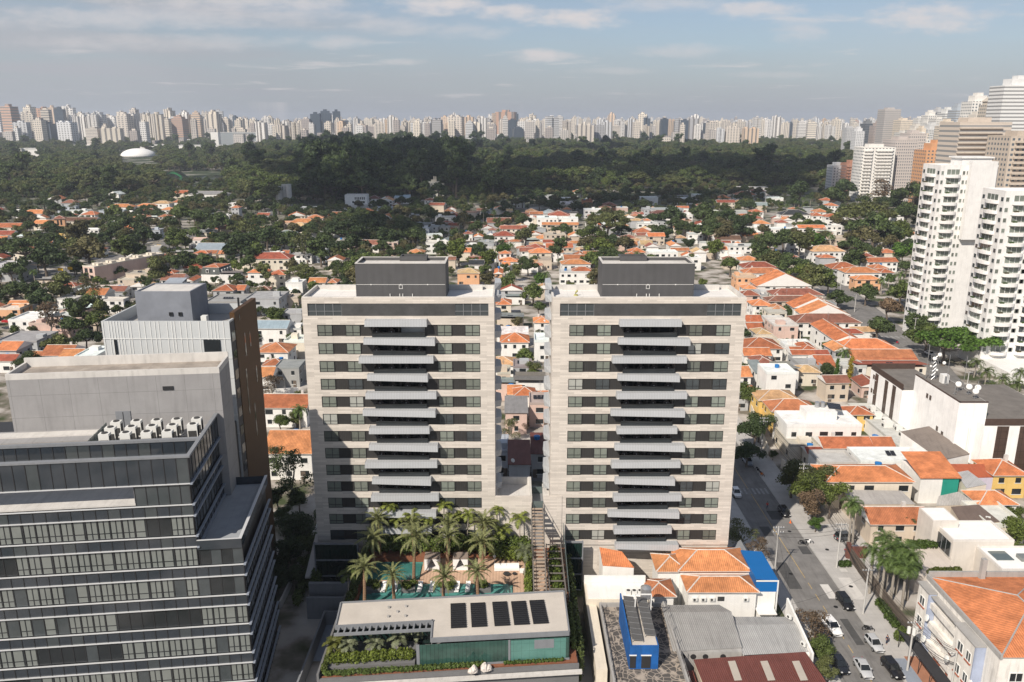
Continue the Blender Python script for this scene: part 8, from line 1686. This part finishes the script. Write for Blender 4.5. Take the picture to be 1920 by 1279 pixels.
for (xa, xb, ya, yb, n) in ((330, 620, 380, 480, 70), (590, 790, 395, 465, 60), (1095, 1185, 395, 500, 34), (1230, 1410, 375, 450, 50), (1400, 1560, 430, 515, 26), (0, 330, 420, 485, 40), (640, 900, 440, 500, 24), (860, 1000, 380, 470, 30), (1550, 1720, 365, 480, 34), (0, 560, 362, 400, 70), (900, 1400, 350, 385, 70)):
    for _ in range(n*3):
        if n <= 0: break
        px, py = rnd.uniform(xa, xb), rnd.uniform(ya, yb); x, y = G(px, py, 2); s = rnd.uniform(.75, 1.35)
        if onroad(x, y) or any((x-a)**2+(y-c)**2 < (q*.75+2.0*s)**2 for a, c, q in FOOT): continue
        pc_.append((x, y, s, rnd.uniform(0, 6.28))); n -= 1
forest('garden_greenery', 'low garden greenery filling the gaps between houses', pc_, ('round', 'dome', 'sparse'), ('dark', 'mid', 'olive', 'dark', 'deep', 'rust', 'mid', 'olive'))
# ---------------------------------------------------------------- cloud overhead that shades the middle of the park
def cloud_obj(name, label, cx_, cy_, z, rx, ry, n, seed):
    rg = random.Random(seed); b = MB()
    for i in range(n):
        a = rg.uniform(0, 6.28); q = .78*math.sqrt(rg.uniform(0, 1))
        x, y, r_ = cx_+rx*q*math.cos(a), cy_+ry*q*math.sin(a), min(rx, ry)*rg.uniform(.16, .46); m = MB(); m.dome(x, y, z, r_, r_*.45, 14, 5); b.add(m.v, m.f); m2 = MB(); m2.dome(x, y, 0, r_, r_*.2, 14, 3); b.add([(p, q_, z-w) for p, q_, w in m2.v], [f[::-1] for f in m2.f])
    o = b.build(name, ['cloud_white'], None, smooth=True); struct(o); return o
cm_ = M('cloud_white', (.85, .85, .86), 1, 0); cn_ = cm_.node_tree; tr_ = cn_.nodes.new('ShaderNodeBsdfTransparent'); mxs = cn_.nodes.new('ShaderNodeMixShader'); mxs.inputs[0].default_value = .45
cn_.links.new(cn_.nodes['Principled BSDF'].outputs[0], mxs.inputs[1]); cn_.links.new(tr_.outputs[0], mxs.inputs[2]); cn_.links.new(mxs.outputs[0], cn_.nodes['Material Output'].inputs[0])
SH = 1500/math.tan(SUN_EL); sxo, syo = SH*math.sin(SUN_AZ), SH*math.cos(SUN_AZ)
for i, (px, py, rx, ry) in enumerate(((735, 352, 110, 260), (960, 330, 160, 330), (1200, 318, 220, 360), (1390, 312, 190, 330), (730, 312, 190, 260), (760, 415, 55, 80), (600, 330, 60, 110), (570, 300, 70, 90), (640, 372, 45, 60), (900, 395, 50, 60), (1020, 378, 70, 70), (1150, 372, 80, 80), (1300, 362, 90, 90), (1480, 345, 70, 110), (640, 285, 110, 120), (860, 284, 150, 120), (1100, 282, 150, 120), (1540, 318, 90, 90))):
    x, y = G(px, py, 8); cloud_obj('cloud', None, x-sxo, y-syo, 1500, rx, ry, 26, i)
# ---------------------------------------------------------------- air
hm = bpy.data.materials.new('haze_air'); hm.use_nodes = True; n_ = hm.node_tree.nodes; n_.remove(n_['Principled BSDF']); pv = n_.new('ShaderNodeVolumePrincipled'); pv.inputs['Color'].default_value = (.82, .89, 1.0, 1); pv.inputs['Density'].default_value = HAZE
pv.inputs['Anisotropy'].default_value = .1; hm.node_tree.links.new(pv.outputs[0], n_['Material Output'].inputs['Volume']); MATS['haze_air'] = hm
b = MB(); b.box(-12500, -1500, -2, 12500, 12500, 185); struct(b.build('haze', ['haze_air']), True)
# ---------------------------------------------------------------- labels for things placed by lists
SECT = [(0, 420, 0, 262, 'above the white dome'), (420, 700, 0, 262, 'over the dark park wood'), (700, 1010, 0, 262, 'over the left stone tower'), (1010, 1430, 0, 262, 'over the right stone tower'), (1430, 2500, 0, 300, 'on the right skyline'),
        (-900, 330, 262, 420, 'below the white dome'), (330, 600, 262, 470, 'around the silos'), (600, 860, 262, 480, 'below the dark wood'), (-900, 330, 420, 560, 'along the left avenue'), (-900, 200, 560, 900, 'behind the office building'), (200, 600, 470, 640, 'behind the clad building'), (440, 640, 640, 1100, 'left of the left tower'),
        (860, 1130, 262, 470, 'beyond the tower gap'), (600, 1130, 470, 560, 'behind the tower roofs'), (900, 1060, 560, 1000, 'in the tower gap'), (1130, 1400, 262, 560, 'behind the right tower'), (1400, 1740, 262, 480, 'left of the white tower'), (1380, 1660, 480, 640, 'along the orange roof rows'), (1640, 2300, 480, 780, 'by the far avenue'), (1380, 1640, 640, 800, 'before the white office'), (1380, 2300, 780, 1000, 'right of the shaded street'), (1380, 2300, 1000, 1500, 'on the right pavement'), (560, 1100, 900, 1500, 'in the pool garden')]
groups = {}
for o, base, cat, zc in AUTO:
    px, py = proj(o.location.x, o.location.y, o.location.z+zc)
    s = next((n for a, b_, c, d, n in SECT if a <= px < b_ and c <= py < d), 'in the distance'); groups.setdefault((base, s), []).append((px, py, o))
def ordn(n):
    if n < 12: return OR[n]
    return ['thirteenth', 'fourteenth', 'fifteenth', 'sixteenth', 'seventeenth', 'eighteenth', 'nineteenth', 'twentieth'][n-12] if n < 20 else f'{n+1}th' if (n+1) % 10 not in (1, 2, 3) else f'{n+1}'+{1: 'st', 2: 'nd', 3: 'rd'}[(n+1) % 10]
used = set(o['label'] for o in S.objects if 'label' in o)
for (base, s), L in groups.items():
    L.sort(key=lambda q: q[0])
    for i, (px, py, o) in enumerate(L):
        lb = f'{base} {s}' if len(L) == 1 else f'{base} {s}, leftmost' if i == 0 else f'{base} {s}, rightmost' if i == len(L)-1 else f'{base} {s}, {ordn(i)} from left'
        o['label'] = lb; used.add(lb)
